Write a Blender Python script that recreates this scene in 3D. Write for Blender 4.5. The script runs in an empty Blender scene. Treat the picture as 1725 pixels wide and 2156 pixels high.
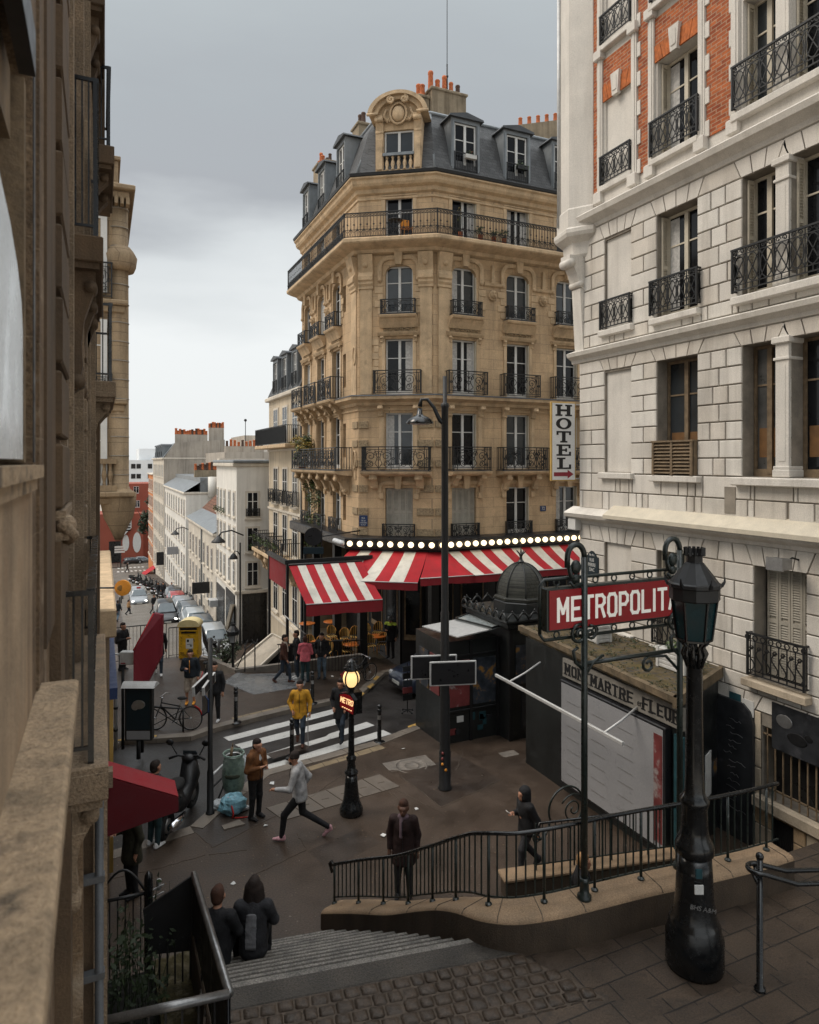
import bpy, math, random
import numpy as np
from mathutils import Vector, Matrix
R = math.radians; PI = math.pi
random.seed(11)
S = bpy.context.scene; COL = S.collection
# ---------------------------------------------------------------- site frame
# world X runs across the street, world Y runs down the street; the camera looks 24.3 deg to the right of Y
TH = R(24.3); CT, ST = math.cos(TH), math.sin(TH)
FOC = 1437.0; CX = 862.5; HY = 973.0; ZC = 7.8
def at(px, py, u=None, v=None, z=None, Y=None):
    X = (px-CX)/FOC; Z = (HY-py)/FOC
    d = (X*CT+ST, -X*ST+CT, Z)
    if Y is None:
        if u is not None: Y = u/d[0]
        elif v is not None: Y = v/d[1]
        else: Y = (z-ZC)/d[2]
    return Vector((d[0]*Y, d[1]*Y, ZC+d[2]*Y))
def gz(u, v):
    if v > (28.9 if u < 3.95 else 26.3): return -4.2-.09*(v-46)
    k = min(1, max(0, (u-3)/6)); return -.055*max(0, v-15)*k
def gp(px, py):
    z = 0.
    for _ in range(30):
        p = at(px, py, z=z); z = .5*z+.5*gz(p.x, p.y)
    return at(px, py, z=z)
def sp(px, py):                      # point on the descending street
    z = -4.
    for _ in range(60):
        p = at(px, py, z=z); z = .6*z+.4*(-4.2-.09*(max(p.y, 26)-46))
    return at(px, py, z=z)
# ---------------------------------------------------------------- mesh builder
class MB:
    def __init__(s, M=None): s.v = []; s.f = []; s.mi = []; s.sm = []; s.M = M; s.k = 0; s.s = False
    def add(s, vs, fs, sm=None):
        b = len(s.v); sm = s.s if sm is None else sm
        for p in vs:
            p = Vector(p); s.v.append(tuple(s.M @ p) if s.M is not None else tuple(p))
        for f in fs: s.f.append([i+b for i in f]); s.mi.append(s.k); s.sm.append(sm)
        return s
    def box(s, x0, x1, y0, y1, z0, z1):
        if x0 > x1: x0, x1 = x1, x0
        if y0 > y1: y0, y1 = y1, y0
        if z0 > z1: z0, z1 = z1, z0
        return s.add([(x0,y0,z0),(x1,y0,z0),(x1,y1,z0),(x0,y1,z0),(x0,y0,z1),(x1,y0,z1),(x1,y1,z1),(x0,y1,z1)],
              [(3,2,1,0),(4,5,6,7),(0,1,5,4),(1,2,6,5),(2,3,7,6),(3,0,4,7)], False)
    def bev(s, x0, x1, y0, y1, z0, z1, b=.03):     # box with chamfered front/top edges all round
        def ring(d, z): return [(x0+d,y0+d,z),(x1-d,y0+d,z),(x1-d,y1-d,z),(x0+d,y1-d,z)]
        vs = ring(b,z0)+ring(0,z0+b)+ring(0,z1-b)+ring(b,z1)
        fs = [(3,2,1,0),(12,13,14,15)]
        for k in (0,4,8):
            for i in range(4): j = (i+1) % 4; fs.append((k+i,k+j,k+4+j,k+4+i))
        return s.add(vs, fs, False)
    def quad(s, a, b, c, d): return s.add([a,b,c,d], [(0,1,2,3)], False)
    def prism(s, poly, h0, h1, ax='z'):
        n = len(poly)
        def m(p, h): return (p[0],p[1],h) if ax == 'z' else ((p[0],h,p[1]) if ax == 'y' else (h,p[0],p[1]))
        vs = [m(p,h0) for p in poly]+[m(p,h1) for p in poly]
        fs = [tuple(range(n))[::-1], tuple(range(n,2*n))]+[(i,(i+1)%n,n+(i+1)%n,n+i) for i in range(n)]
        return s.add(vs, fs, False)
    def tube(s, pts, r, n=6, closed=False, caps=True, flat=None):
        pts = [Vector(p) for p in pts]; m = len(pts)
        if m < 2: return s
        rs = r if isinstance(r, (list, tuple)) else [r]*m
        T = []
        for i in range(m):
            a = pts[i-1] if (i > 0 or closed) else pts[0]; b = pts[(i+1) % m] if (i < m-1 or closed) else pts[-1]
            t = b-a; T.append(t.normalized() if t.length > 1e-9 else Vector((0,0,1)))
        up = Vector((0,0,1)) if abs(T[0].z) < .9 else Vector((1,0,0))
        N = (up-T[0]*up.dot(T[0])).normalized(); vs = []
        for i in range(m):
            N = N-T[i]*N.dot(T[i]); N = N.normalized() if N.length > 1e-6 else T[i].orthogonal().normalized()
            B = T[i].cross(N)
            for k in range(n):
                a = 2*PI*k/n+PI/n; vs.append(pts[i]+(N*math.cos(a)+B*math.sin(a))*rs[i])
        fs = []
        for i in range(m if closed else m-1):
            for k in range(n):
                a = i*n+k; b = i*n+(k+1) % n; j = (i+1) % m
                fs.append((a, b, j*n+(k+1) % n, j*n+k))
        if caps and not closed: fs += [tuple(range(n))[::-1], tuple(range((m-1)*n, m*n))]
        return s.add(vs, fs, n > 4)
    def bar(s, a, b, r, n=4): return s.tube([a, b], r, n)
    def lathe(s, prof, c=(0,0,0), n=16, a0=0, a1=2*PI):
        full = abs(a1-a0-2*PI) < 1e-6; k = n if full else n+1; vs = []; fs = []
        for r, z in prof:
            for i in range(k):
                a = a0+(a1-a0)*i/n; vs.append((c[0]+r*math.cos(a), c[1]+r*math.sin(a), c[2]+z))
        for j in range(len(prof)-1):
            for i in range(n):
                i2 = (i+1) % k; fs.append((j*k+i, j*k+i2, (j+1)*k+i2, (j+1)*k+i))
        if full:
            if prof[0][0] > 1e-4: fs.append(tuple(range(k))[::-1])
            if prof[-1][0] > 1e-4: fs.append(tuple(range((len(prof)-1)*k, len(prof)*k)))
        return s.add(vs, fs, n > 8)
    def ball(s, c, r, n=12, m=8, sc=(1,1,1)):
        vs = []; fs = []
        for j in range(m+1):
            t = PI*j/m
            for i in range(n):
                a = 2*PI*i/n; vs.append((c[0]+r*sc[0]*math.sin(t)*math.cos(a), c[1]+r*sc[1]*math.sin(t)*math.sin(a), c[2]+r*sc[2]*math.cos(t)))
        for j in range(m):
            for i in range(n): fs.append((j*n+i, (j+1)*n+i, (j+1)*n+(i+1) % n, j*n+(i+1) % n))
        return s.add(vs, fs, True)
    def mesh(s, name, mats):
        me = bpy.data.meshes.new(name); me.from_pydata(s.v, [], s.f)
        for m in (mats if isinstance(mats, (list, tuple)) else [mats]): me.materials.append(MT(m))
        me.polygons.foreach_set('material_index', s.mi); me.polygons.foreach_set('use_smooth', s.sm)
        me.update(); return me
    def build(s, name, mats, parent=None):
        o = bpy.data.objects.new(name, s.mesh(name, mats)); COL.objects.link(o)
        if parent is not None: own(o, parent)
        return o
WM = {}
def own(o, p):
    o.parent = p
    if p.type == 'EMPTY' and p.name in WM: o.matrix_parent_inverse = WM[p.name]
def tag(o, label=None, cat=None, group=None, kind=None):
    if label: o['label'] = label
    if cat: o['category'] = cat
    if group: o['group'] = group
    if kind: o['kind'] = kind
    return o
def thing(name, label, cat, loc=(0,0,0), group=None, rz=0, local=False):
    o = bpy.data.objects.new(name, None); COL.objects.link(o); o.location = loc; o.rotation_euler = (0,0,rz); o.empty_display_size = .2
    tag(o, label, cat, group)
    if not local: WM[o.name] = Matrix.Translation(-Vector(loc))   # parts are given in world coordinates
    return o
def copy_tree(o, parent=None):
    kids = list(o.children); c = o.copy(); COL.objects.link(c)
    if parent is not None: c.parent = parent; c.matrix_parent_inverse = o.matrix_parent_inverse
    for k in kids: copy_tree(k, c)
    return c
def struct(o, label=None): o['kind'] = 'structure'; (label and o.__setitem__('label', label)); return o
def frame(o, xd):                    # facade frame: x along, y into the building, z up
    x = Vector((xd[0], xd[1], 0)).normalized(); y = Vector((-x.y, x.x, 0))
    M = Matrix.Identity(4); M.col[0][:3] = x; M.col[1][:3] = y; M.col[2][:3] = (0,0,1); M.col[3][:3] = o
    return M
# ---------------------------------------------------------------- materials
MATS = {}
def MT(n):
    if not isinstance(n, str): return n
    return MATS[n]
def srgb(r, g, b): return tuple(((c/255+.055)/1.055)**2.4 if c > 10 else c/255/12.92 for c in (r,g,b))
def mat(name, col, rough=.8, metal=0, var=.18, scale=2.5, bump=.0, bscale=60, streak=0, spec=.4, brick=None, emit=0, coat=0, fine=0.08, spots=None, alpha=None, stripe=None):
    m = bpy.data.materials.new(name); m.use_nodes = True; MATS[name] = m
    nt = m.node_tree; N = nt.nodes; L = nt.links; N.clear()
    out = N.new('ShaderNodeOutputMaterial'); b = N.new('ShaderNodeBsdfPrincipled'); L.new(b.outputs[0], out.inputs[0])
    b.inputs['Roughness'].default_value = rough; b.inputs['Metallic'].default_value = metal
    b.inputs['Specular IOR Level'].default_value = spec; b.inputs['Coat Weight'].default_value = coat
    tc = N.new('ShaderNodeTexCoord'); co = tc.outputs['Object']
    def noise(sc, det=5, vec=None, rg=.6):
        n = N.new('ShaderNodeTexNoise'); n.inputs['Scale'].default_value = sc; n.inputs['Detail'].default_value = det; n.inputs['Roughness'].default_value = rg
        L.new(vec or co, n.inputs['Vector']); return n.outputs['Fac']
    def ramp(f, lo, hi, a, c):
        r = N.new('ShaderNodeMapRange'); r.inputs[1].default_value = lo; r.inputs[2].default_value = hi; r.inputs[3].default_value = a; r.inputs[4].default_value = c
        L.new(f, r.inputs[0]); return r.outputs[0]
    def mix(t, f, a, c):
        x = N.new('ShaderNodeMix'); x.data_type = 'RGBA'; x.blend_type = t
        if isinstance(f, (int, float)): x.inputs[0].default_value = f
        else: L.new(f, x.inputs[0])
        for k, w in ((6,a),(7,c)):
            if isinstance(w, tuple): x.inputs[k].default_value = (*w[:3], 1)
            else: L.new(w, x.inputs[k])
        return x.outputs[2]
    def scale3(sx, sy, sz):
        g = N.new('ShaderNodeMapping'); g.inputs['Scale'].default_value = (sx,sy,sz); L.new(co, g.inputs['Vector']); return g.outputs[0]
    c = col; hgt = None
    if brick:                        # (width, height, mortar size, mortar colour, second colour)
        bw, bh, ms, mc, c2, horiz = brick
        sx = N.new('ShaderNodeSeparateXYZ'); L.new(co, sx.inputs[0]); cb = N.new('ShaderNodeCombineXYZ')
        if horiz: L.new(sx.outputs[0], cb.inputs[0]); L.new(sx.outputs[1], cb.inputs[1])
        else:
            ad = N.new('ShaderNodeMath'); L.new(sx.outputs[0], ad.inputs[0]); L.new(sx.outputs[1], ad.inputs[1]); L.new(ad.outputs[0], cb.inputs[0]); L.new(sx.outputs[2], cb.inputs[1])
        t = N.new('ShaderNodeTexBrick'); L.new(cb.outputs[0], t.inputs['Vector']); t.inputs['Scale'].default_value = 1
        t.inputs['Brick Width'].default_value = bw; t.inputs['Row Height'].default_value = bh; t.inputs['Mortar Size'].default_value = ms
        t.inputs['Mortar Smooth'].default_value = .3; t.inputs['Bias'].default_value = -.1
        t.inputs['Color1'].default_value = (*col,1); t.inputs['Color2'].default_value = (*c2,1); t.inputs['Mortar'].default_value = (*mc,1)
        c = t.outputs['Color']; hgt = t.outputs['Fac']
    if stripe:
        pass
    c = mix('MULTIPLY', 1, c, mix('MIX', ramp(noise(scale), .32, .68, 0, 1), (1-var,)*3, (1+var*.6,1+var*.55,1+var*.5)))
    if fine: c = mix('MULTIPLY', 1, c, mix('MIX', ramp(noise(bscale, 3), .3, .7, 0, 1), (1-fine*2,)*3, (1+fine,)*3))
    if streak:
        f = ramp(noise(1, 6, scale3(3.2,3.2,.22), .65), .47, .72, 0, 1)
        c = mix('MULTIPLY', f, c, (1-streak, 1-streak*1.05, 1-streak*1.1))
    if spots:                        # (scale, lo, hi, colour)
        f = ramp(noise(spots[0], 4), spots[1], spots[2], 0, 1); c = mix('MIX', f, c, spots[3])
    L.new(c, b.inputs['Base Color']) if not isinstance(c, tuple) else None
    if bump or hgt is not None:
        bp = N.new('ShaderNodeBump'); bp.inputs['Distance'].default_value = .02; bp.inputs['Strength'].default_value = bump or .3
        h = noise(bscale, 4)
        if hgt is not None:
            ma = N.new('ShaderNodeMath'); ma.operation = 'MULTIPLY_ADD'; L.new(hgt, ma.inputs[0]); ma.inputs[1].default_value = -1.2; L.new(h, ma.inputs[2]); h = ma.outputs[0]
        L.new(h, bp.inputs['Height']); L.new(bp.outputs[0], b.inputs['Normal'])
    if rough > .15 and rough < .9 and not metal: L.new(ramp(noise(scale*2), .3, .7, max(.02, rough-.12), min(1, rough+.12)), b.inputs['Roughness'])
    if emit: b.inputs['Emission Color'].default_value = (*col,1); b.inputs['Emission Strength'].default_value = emit
    return m
LIME = (.60,.425,.255)
mat('limestone', LIME, .85, var=.2, scale=.9, bump=.25, bscale=25, streak=.28, brick=(.95,.42,.006,(.24,.18,.12),(.54,.385,.235),False), spots=(1.6,.56,.82,(.38,.255,.15)))
mat('grimy_limestone', (.34,.25,.155), .85, var=.25, scale=1.2, bump=.25, bscale=25, streak=.35, brick=(.95,.42,.008,(.16,.11,.07),(.30,.22,.135),False))
mat('carved_stone', (.60,.44,.275), .85, var=.22, scale=2, bump=.3, bscale=30, streak=.25, spots=(2.2,.58,.8,(.27,.20,.125)))
mat('vermiculated_stone', (.37,.28,.175), .9, var=.3, scale=14, bump=.9, bscale=16, fine=.2)
mat('shaded_stone', (.108,.072,.043), .88, var=.3, scale=1.6, bump=.35, bscale=55, streak=.35, spots=(28,.66,.74,(.09,.065,.045)))  # facade stone with the near building's shade put into its colour
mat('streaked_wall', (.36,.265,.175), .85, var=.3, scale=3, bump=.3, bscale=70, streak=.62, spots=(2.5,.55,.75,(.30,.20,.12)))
mat('near_wall', (.20,.135,.08), .85, var=.4, scale=3, bump=.7, bscale=60, fine=.2, brick=(.7,.376,.004,(.30,.22,.14),(.17,.115,.07),False), streak=.55, spots=(3,.56,.75,(.33,.27,.20)))  # wall colour taken darker for the shade on this facade
mat('pale_block', (.27,.20,.133), .85, var=.35, scale=3, bump=.7, bscale=60, fine=.2, brick=(.9,.376,.004,(.36,.28,.19),(.24,.175,.115),False), spots=(26,.66,.73,(.10,.07,.05)))  # lighter facade stone, its colour also lowered for the shade there
mat('ledge_stone', (.42,.31,.20), .85, var=.5, scale=5, bump=.8, bscale=45, fine=.16, spots=(5,.53,.68,(.13,.10,.07)))
mat('white_render', (.69,.65,.59), .85, var=.10, scale=1.2, bump=.15, bscale=45, streak=.16)
mat('white_block', (.69,.65,.59), .85, var=.10, scale=1.4, bump=.15, bscale=45, streak=.18, spots=(1.1,.62,.9,(.46,.43,.38)))
mat('dirty_joint', (.27,.24,.20), .95, var=.3)
mat('weathered_base', (.46,.385,.29), .9, var=.3, scale=2, bump=.3, bscale=40, streak=.3, spots=(4,.55,.72,(.30,.24,.18)))
mat('orange_brick', (.47,.125,.036), .85, var=.25, scale=9, bump=.3, bscale=40, brick=(.26,.088,.013,(.40,.24,.15),(.24,.045,.016),False))
mat('gauged_brick', (.50,.145,.04), .85, var=.35, scale=9, bump=.3, bscale=40)
mat('plaster_cream', (.64,.58,.49), .9, var=.14, scale=.5, streak=.22, bump=.1)
mat('plaster_white', (.77,.74,.68), .9, var=.10, scale=.5, streak=.16, bump=.1)
mat('plaster_grey', (.44,.39,.33), .9, var=.2, scale=.4, streak=.35, bump=.1)
mat('plaster_ochre', (.60,.51,.385), .9, var=.2, scale=.4, streak=.3, bump=.1)
mat('red_facade', (.30,.08,.05), .85, var=.12, scale=.5)
mat('orange_facade', (.60,.22,.075), .85, var=.2, scale=.6)
mat('modern_white', (.72,.735,.74), .7, var=.06, scale=.5)
mat('slate', (.055,.056,.057), .55, var=.2, scale=2, brick=(.24,.15,.008,(.022,.022,.023),(.082,.083,.085),False), bump=.5, bscale=20)
mat('zinc', (.235,.255,.27), .45, metal=.35, var=.2, scale=2, streak=.2)
mat('dark_zinc', (.085,.09,.097), .5, metal=.2, var=.2, scale=2)
mat('roof_tile', (.16,.075,.045), .9, var=.3, scale=5, brick=(.2,.22,.02,(.06,.03,.02),(.22,.10,.06),False))
mat('terracotta', (.52,.15,.055), .8, var=.35, scale=8)
mat('dark_pot', (.10,.06,.045), .8, var=.3, scale=8)
mat('chimney_render', (.30,.24,.165), .9, var=.25, scale=1.5, streak=.5, bump=.2)
mat('iron', (.011,.0115,.0125), .5, metal=.0, var=.25, scale=8, spec=.5)
mat('green_iron', (.012,.020,.018), .35, var=.3, scale=9, spec=.6, spots=(14,.66,.72,(.09,.10,.09)))
mat('gloss_iron', (.008,.009,.010), .22, var=.25, scale=6, spec=.6, spots=(9,.70,.74,(.10,.10,.09)))
mat('steel', (.42,.42,.42), .38, metal=.8, var=.15, scale=10)
mat('pale_steel', (.55,.55,.54), .5, metal=.3, var=.12, scale=6)
mat('steel_rail', (.20,.20,.20), .3, metal=.7, var=.3, scale=8)
mat('chrome', (.6,.6,.62), .15, metal=1)
mat('white_paint', (.66,.655,.63), .5, var=.08, scale=4)
mat('cream_paint', (.60,.54,.43), .6, var=.12, scale=4)
mat('grey_shutter', (.42,.39,.33), .7, var=.15, scale=3, streak=.2)
mat('old_wood', (.20,.145,.09), .8, var=.35, scale=9, bump=.3)
mat('planter_white', (.58,.57,.54), .7, var=.15, scale=5, streak=.2)
mat('glass', (.008,.009,.011), .10, spec=.28, var=.3, scale=.8, fine=0)
mat('glass_sky', (.035,.042,.048), .08, spec=.6, var=.5, scale=.7, fine=0)  # sky reflection tinted into the pane colour, with stronger gloss
mat('glass_veil', (.07,.07,.068), .35, spec=.4, var=.6, scale=2.2, fine=0, streak=.4)
mat('fascia_grey', (.24,.225,.20), .8, var=.25, scale=3, streak=.3)
mat('roof_edge', (.16,.12,.075), .9, var=.4, scale=4, spots=(5,.5,.7,(.06,.05,.03)))
for i_, c_ in enumerate(((.62,.58,.52),(.72,.685,.625),(.65,.60,.53))): mat('white_block_%s' % 'abc'[i_], c_, .85, var=.14, scale=1.7, bump=.2, bscale=45, streak=.26)
mat('window_dark', (.02,.02,.02), .3, var=.4, scale=1.5)
mat('curtain', (.52,.51,.49), .9, var=.3, scale=12)
mat('amber_room', (.17,.085,.03), .6, var=.4, scale=3)  # warm room glow painted as plain amber colour, nothing lit behind
mat('asphalt', (.044,.039,.036), .42, var=.42, scale=.8, bump=.3, bscale=30, fine=.22, spots=(55,.745,.775,(.30,.28,.25)), spec=.35)
mat('plaza_asphalt', (.068,.048,.035), .46, var=.42, scale=.7, bump=.3, bscale=30, fine=.22, spots=(42,.755,.785,(.32,.29,.26)), spec=.35)
mat('patch_asphalt', (.050,.037,.029), .38, var=.3, scale=1.2, bump=.3, bscale=26, fine=.22, spec=.4)
mat('wet_slab', (.17,.175,.18), .25, var=.25, scale=1.2, bump=.1, bscale=40, spec=.5)
mat('granite', (.20,.175,.15), .6, var=.25, scale=3, bump=.25, bscale=60, fine=.15)
mat('kerb_stone', (.19,.16,.13), .55, var=.25, scale=2.5, bump=.25, bscale=50, fine=.12)
mat('stair_stone', (.062,.053,.044), .65, var=.4, scale=3, bump=.6, bscale=45, fine=.32, spots=(9,.62,.72,(.04,.033,.027)))
mat('stair_nosing', (.20,.185,.165), .6, var=.45, scale=5, bump=.5, bscale=45, fine=.3)
mat('sett', (.060,.042,.029), .55, var=.35, scale=5, bump=.5, bscale=35, fine=.2)
mat('joint_sand', (.088,.068,.052), .9, var=.3, scale=6)
mat('flag_stone', (.055,.038,.026), .6, var=.4, scale=1.6, bump=.3, bscale=50, fine=.2, brick=(.55,.36,.011,(.015,.011,.008),(.075,.052,.035),True), spots=(5,.60,.72,(.035,.026,.02)))
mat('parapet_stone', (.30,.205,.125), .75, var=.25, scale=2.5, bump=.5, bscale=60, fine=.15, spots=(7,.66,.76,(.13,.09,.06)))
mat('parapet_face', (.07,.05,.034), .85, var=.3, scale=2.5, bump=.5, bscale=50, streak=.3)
mat('cobble_street', (.15,.127,.10), .5, var=.2, scale=.3, bump=.4, bscale=30, brick=(.30,.17,.016,(.06,.052,.044),(.17,.152,.128),True))
mat('road_white', (.60,.585,.55), .6, var=.12, scale=2, fine=.14, spots=(7,.62,.8,(.30,.28,.26)))
mat('road_yellow', (.50,.30,.07), .6, var=.2, scale=8, spots=(10,.5,.75,(.16,.13,.10)))
mat('tactile', (.22,.165,.10), .7, var=.2, scale=4, brick=(.42,.42,.012,(.09,.07,.05),(.25,.19,.115),True))
mat('pale_slab', (.13,.108,.088), .6, var=.18, scale=2, bump=.2, bscale=50)
mat('moss', (.05,.04,.014), .95, var=.5, scale=4, bump=.8, bscale=22, fine=.25, spots=(6,.52,.66,(.12,.10,.065)))
mat('moss_roof', (.10,.078,.045), .9, var=.4, scale=3, bump=.8, bscale=25, brick=(.17,.17,.018,(.12,.085,.035),(.07,.06,.05),True), spots=(1.8,.54,.68,(.10,.075,.025)))
mat('shaded_soil', (.010,.009,.007), .95, var=.4, scale=3, bump=.8, bscale=15)  # near-black soil colour stands in for the shade of the sheltered pit
mat('awning_red', (.43,.015,.024), .8, var=.2, scale=1.2, fine=.07, streak=.18)
mat('shaded_red_cloth', (.115,.010,.014), .85, var=.12, scale=1.5)  # awning red with the shade of cheek and valance put into the colour
mat('awning_dark_red', (.25,.016,.022), .8, var=.12, scale=1.5)
mat('awning_white', (.70,.66,.58), .8, var=.16, scale=1.2, fine=.06, streak=.2)
mat('dark_red_paint', (.17,.012,.022), .5, var=.08, scale=3, fine=.05)
mat('sign_red', (.30,.010,.015), .35, var=.08, scale=3, fine=.03)
mat('sign_white', (.80,.77,.70), .5, var=.03, scale=3, fine=.02, emit=.25)
mat('hotel_white', (.74,.74,.73), .5, var=.05, scale=2)
mat('black_paint', (.012,.012,.013), .5, var=.15, scale=4)
mat('gold_trim', (.50,.32,.09), .5, var=.15, scale=4)
mat('arrow_red', (.24,.02,.035), .5, var=.06)
mat('plate_blue', (.02,.04,.11), .4, var=.08); mat('plate_green', (.010,.022,.03), .4, var=.08)
mat('yellow_post', (.62,.35,.015), .5, var=.2, scale=6, spots=(7,.60,.68,(.10,.075,.03)))
mat('pale_yellow', (.70,.58,.30), .5, var=.12)
mat('paper', (.62,.62,.60), .8, var=.1, scale=6)
mat('poster_grey', (.29,.29,.30), .35, var=.08, scale=1.2)
mat('pale_pane', (.62,.66,.69), .3, var=.1)  # pale reflection in the near window is put into the pane colour
mat('poster_dark', (.028,.030,.034), .4, var=.4, scale=5, spots=(2.2,.58,.8,(.10,.10,.11)))
mat('kiosk_dark', (.016,.018,.018), .4, var=.4, scale=2, spec=.5)
mat('kiosk_dome', (.045,.046,.038), .6, var=.3, scale=7, brick=(.17,.10,.012,(.02,.02,.017),(.058,.058,.047),False))
mat('kiosk_poster', (.05,.06,.075), .4, var=.7, scale=3, spots=(3,.56,.66,(.30,.15,.03)))
mat('red_poster', (.19,.045,.045), .4, var=.4, scale=2, spots=(3,.58,.68,(.30,.26,.25)))
mat('blue_poster', (.02,.07,.085), .5, var=.4, scale=4)
mat('perspex', (.34,.37,.37), .2, var=.25, scale=2, spec=.5)
mat('sign_dark', (.016,.016,.018), .35, var=.2, scale=3)
mat('orange_sign', (.68,.27,.03), .5, var=.05); mat('olive_sign', (.30,.16,.04), .5, var=.1)
mat('bin_green', (.26,.37,.31), .35, var=.4, scale=9).node_tree.nodes['Principled BSDF'].inputs['Alpha'].default_value = .62; mat('bin_dirt', (.05,.055,.035), .7, var=.6, scale=9)
mat('blue_bag', (.19,.38,.46), .4, var=.3, scale=10); mat('white_bag', (.55,.58,.60), .4, var=.2, scale=10); mat('red_strap', (.5,.03,.025), .5)
mat('rattan', (.55,.24,.035), .6, var=.25, scale=20); mat('cane_stripe', (.52,.32,.09), .6, var=.2, scale=15); mat('black_cane', (.02,.015,.012), .6)
mat('table_orange', (.42,.12,.025), .3, var=.2, scale=3)
mat('rubber', (.012,.012,.012), .8); mat('black_plastic', (.014,.014,.015), .38, var=.25, scale=10)
mat('headlight', (.9,.88,.8), .2, emit=4); mat('tail_light', (.4,.02,.02), .3); mat('lens', (.5,.5,.5), .1)
mat('car_glass', (.10,.125,.14), .06, spec=.6, var=.15, fine=0); mat('number_plate', (.6,.6,.55), .5)
CARC = {'silver':(.26,.28,.30),'black':(.012,.012,.014),'red':(.33,.02,.02),'white':(.36,.38,.39),'grey':(.12,.13,.14),'blue':(.02,.026,.045)}
for k, c in CARC.items(): mat('car_'+k, c, .3, metal=.15, var=.04, coat=.6, fine=0)
mat('bulb', (1.0,.80,.50), .4, emit=2.2, var=.02, fine=0); mat('bulb_off', (.62,.64,.66), .3)
mat('lamp_globe', (1.0,.66,.28), .3, emit=1.1, var=.05, fine=0)
mat('metro_letters', (1.0,.62,.30), .4, emit=.9, var=.02, fine=0)
mat('lamp_glass', (.008,.035,.042), .2, spec=.25, var=.3); mat('clear_lamp', (.35,.37,.38), .15, var=.2)
mat('leaf_dark', (.025,.04,.014), .6, var=.5, scale=9); mat('leaf_green', (.075,.115,.03), .6, var=.5, scale=6); mat('leaf_yellow', (.26,.185,.03), .6, var=.5, scale=6)
mat('leaf_tree', (.03,.045,.022), .7, var=.5, scale=2); mat('bark', (.05,.04,.03), .9); mat('flower_red', (.4,.03,.03), .6)
mat('beige_board', (.47,.41,.33), .7, var=.2, scale=2, streak=.2, bump=.15)
mat('skin', (.40,.20,.125), .6, var=.06, fine=.03); mat('dark_skin', (.12,.06,.04), .6, var=.06)
CL = {'yellow':(.60,.30,.025),'black':(.013,.013,.015),'navy':(.014,.02,.028),'denim':(.028,.04,.058),'jean':(.12,.17,.22),'tan':(.17,.068,.022),'grey':(.37,.37,.375),
 'brown':(.07,.026,.016),'pink':(.62,.13,.16),'teal':(.02,.045,.05),'charcoal':(.03,.03,.034),'stone':(.45,.38,.31),'maroon':(.026,.012,.011),'shirt':(.65,.65,.65),'plaid':(.19,.19,.20),
 'hair':(.02,.012,.009),'brownhair':(.055,.022,.012),'redhat':(.62,.03,.025),'hivis':(.55,.72,.09),'white_shoe':(.66,.66,.66),'pink_shoe':(.55,.30,.33),'orange_shoe':(.85,.36,.05),'brown_shoe':(.08,.032,.02),'scarf':(.16,.11,.13),'olive':(.035,.033,.02),'camel':(.35,.2,.09),'helmet':(.10,.105,.11)}
for k, c in CL.items(): mat('cloth_'+k, c, .85 if k != 'helmet' else .25, var=.35, scale=7, bump=1.0, bscale=11, fine=.10)
# ---------------------------------------------------------------- sky, sun, camera
W = bpy.data.worlds.new('World'); S.world = W; W.use_nodes = True
nt = W.node_tree; N = nt.nodes; L = nt.links; N.clear()
SUN_EL = R(48); SUN_AZ = math.atan2(-.92, .40)       # the bright part of the overcast lies over the roofs on the camera's left
out = N.new('ShaderNodeOutputWorld'); bg = N.new('ShaderNodeBackground'); L.new(bg.outputs[0], out.inputs[0])
sky = N.new('ShaderNodeTexSky'); sky.sky_type = 'NISHITA'; sky.sun_disc = False; sky.sun_elevation = SUN_EL; sky.sun_rotation = SUN_AZ; sky.air_density = 1.5; sky.dust_density = 4
tc = N.new('ShaderNodeTexCoord'); sx = N.new('ShaderNodeSeparateXYZ'); L.new(tc.outputs['Generated'], sx.inputs[0])
mp = N.new('ShaderNodeMapping'); mp.inputs['Scale'].default_value = (1.0,1.0,3.0); mp.inputs['Location'].default_value = (3.1,.4,.55); L.new(tc.outputs['Generated'], mp.inputs[0])
n1 = N.new('ShaderNodeTexNoise'); n1.inputs['Scale'].default_value = 1.9; n1.inputs['Detail'].default_value = 5; n1.inputs['Roughness'].default_value = .5; n1.inputs['Distortion'].default_value = .4; L.new(mp.outputs[0], n1.inputs['Vector'])
ad = N.new('ShaderNodeMath'); ad.operation = 'MULTIPLY_ADD'; L.new(n1.outputs['Fac'], ad.inputs[0]); ad.inputs[1].default_value = .34; L.new(sx.outputs[2], ad.inputs[2])
cr = N.new('ShaderNodeValToRGB'); L.new(ad.outputs[0], cr.inputs[0]); e = cr.color_ramp.elements
SKYR = [(.0,(.72,.74,.74)),(.17,(.92,.95,.955)),(.36,(.93,.96,.965)),(.47,(.74,.775,.79)),(.545,(.45,.472,.50)),(.62,(.455,.487,.512)),(.74,(.51,.552,.572)),(.86,(1.1,1.15,1.18)),(1.0,(2.3,2.38,2.42))]
while len(e) < len(SKYR): e.new(.5)
for k, (p, c) in enumerate(SKYR): e[k].position = p; e[k].color = (*c, 1)
mx = N.new('ShaderNodeMix'); mx.data_type = 'RGBA'; mx.inputs[0].default_value = .93
sc_ = N.new('ShaderNodeMix'); sc_.data_type = 'RGBA'; sc_.blend_type = 'MULTIPLY'; sc_.inputs[0].default_value = 1; L.new(cr.outputs[0], sc_.inputs[6]); sc_.inputs[7].default_value = (10,10,10,1)
L.new(sky.outputs[0], mx.inputs[6]); L.new(sc_.outputs[2], mx.inputs[7]); L.new(mx.outputs[2], bg.inputs[0]); bg.inputs[1].default_value = .1
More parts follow.
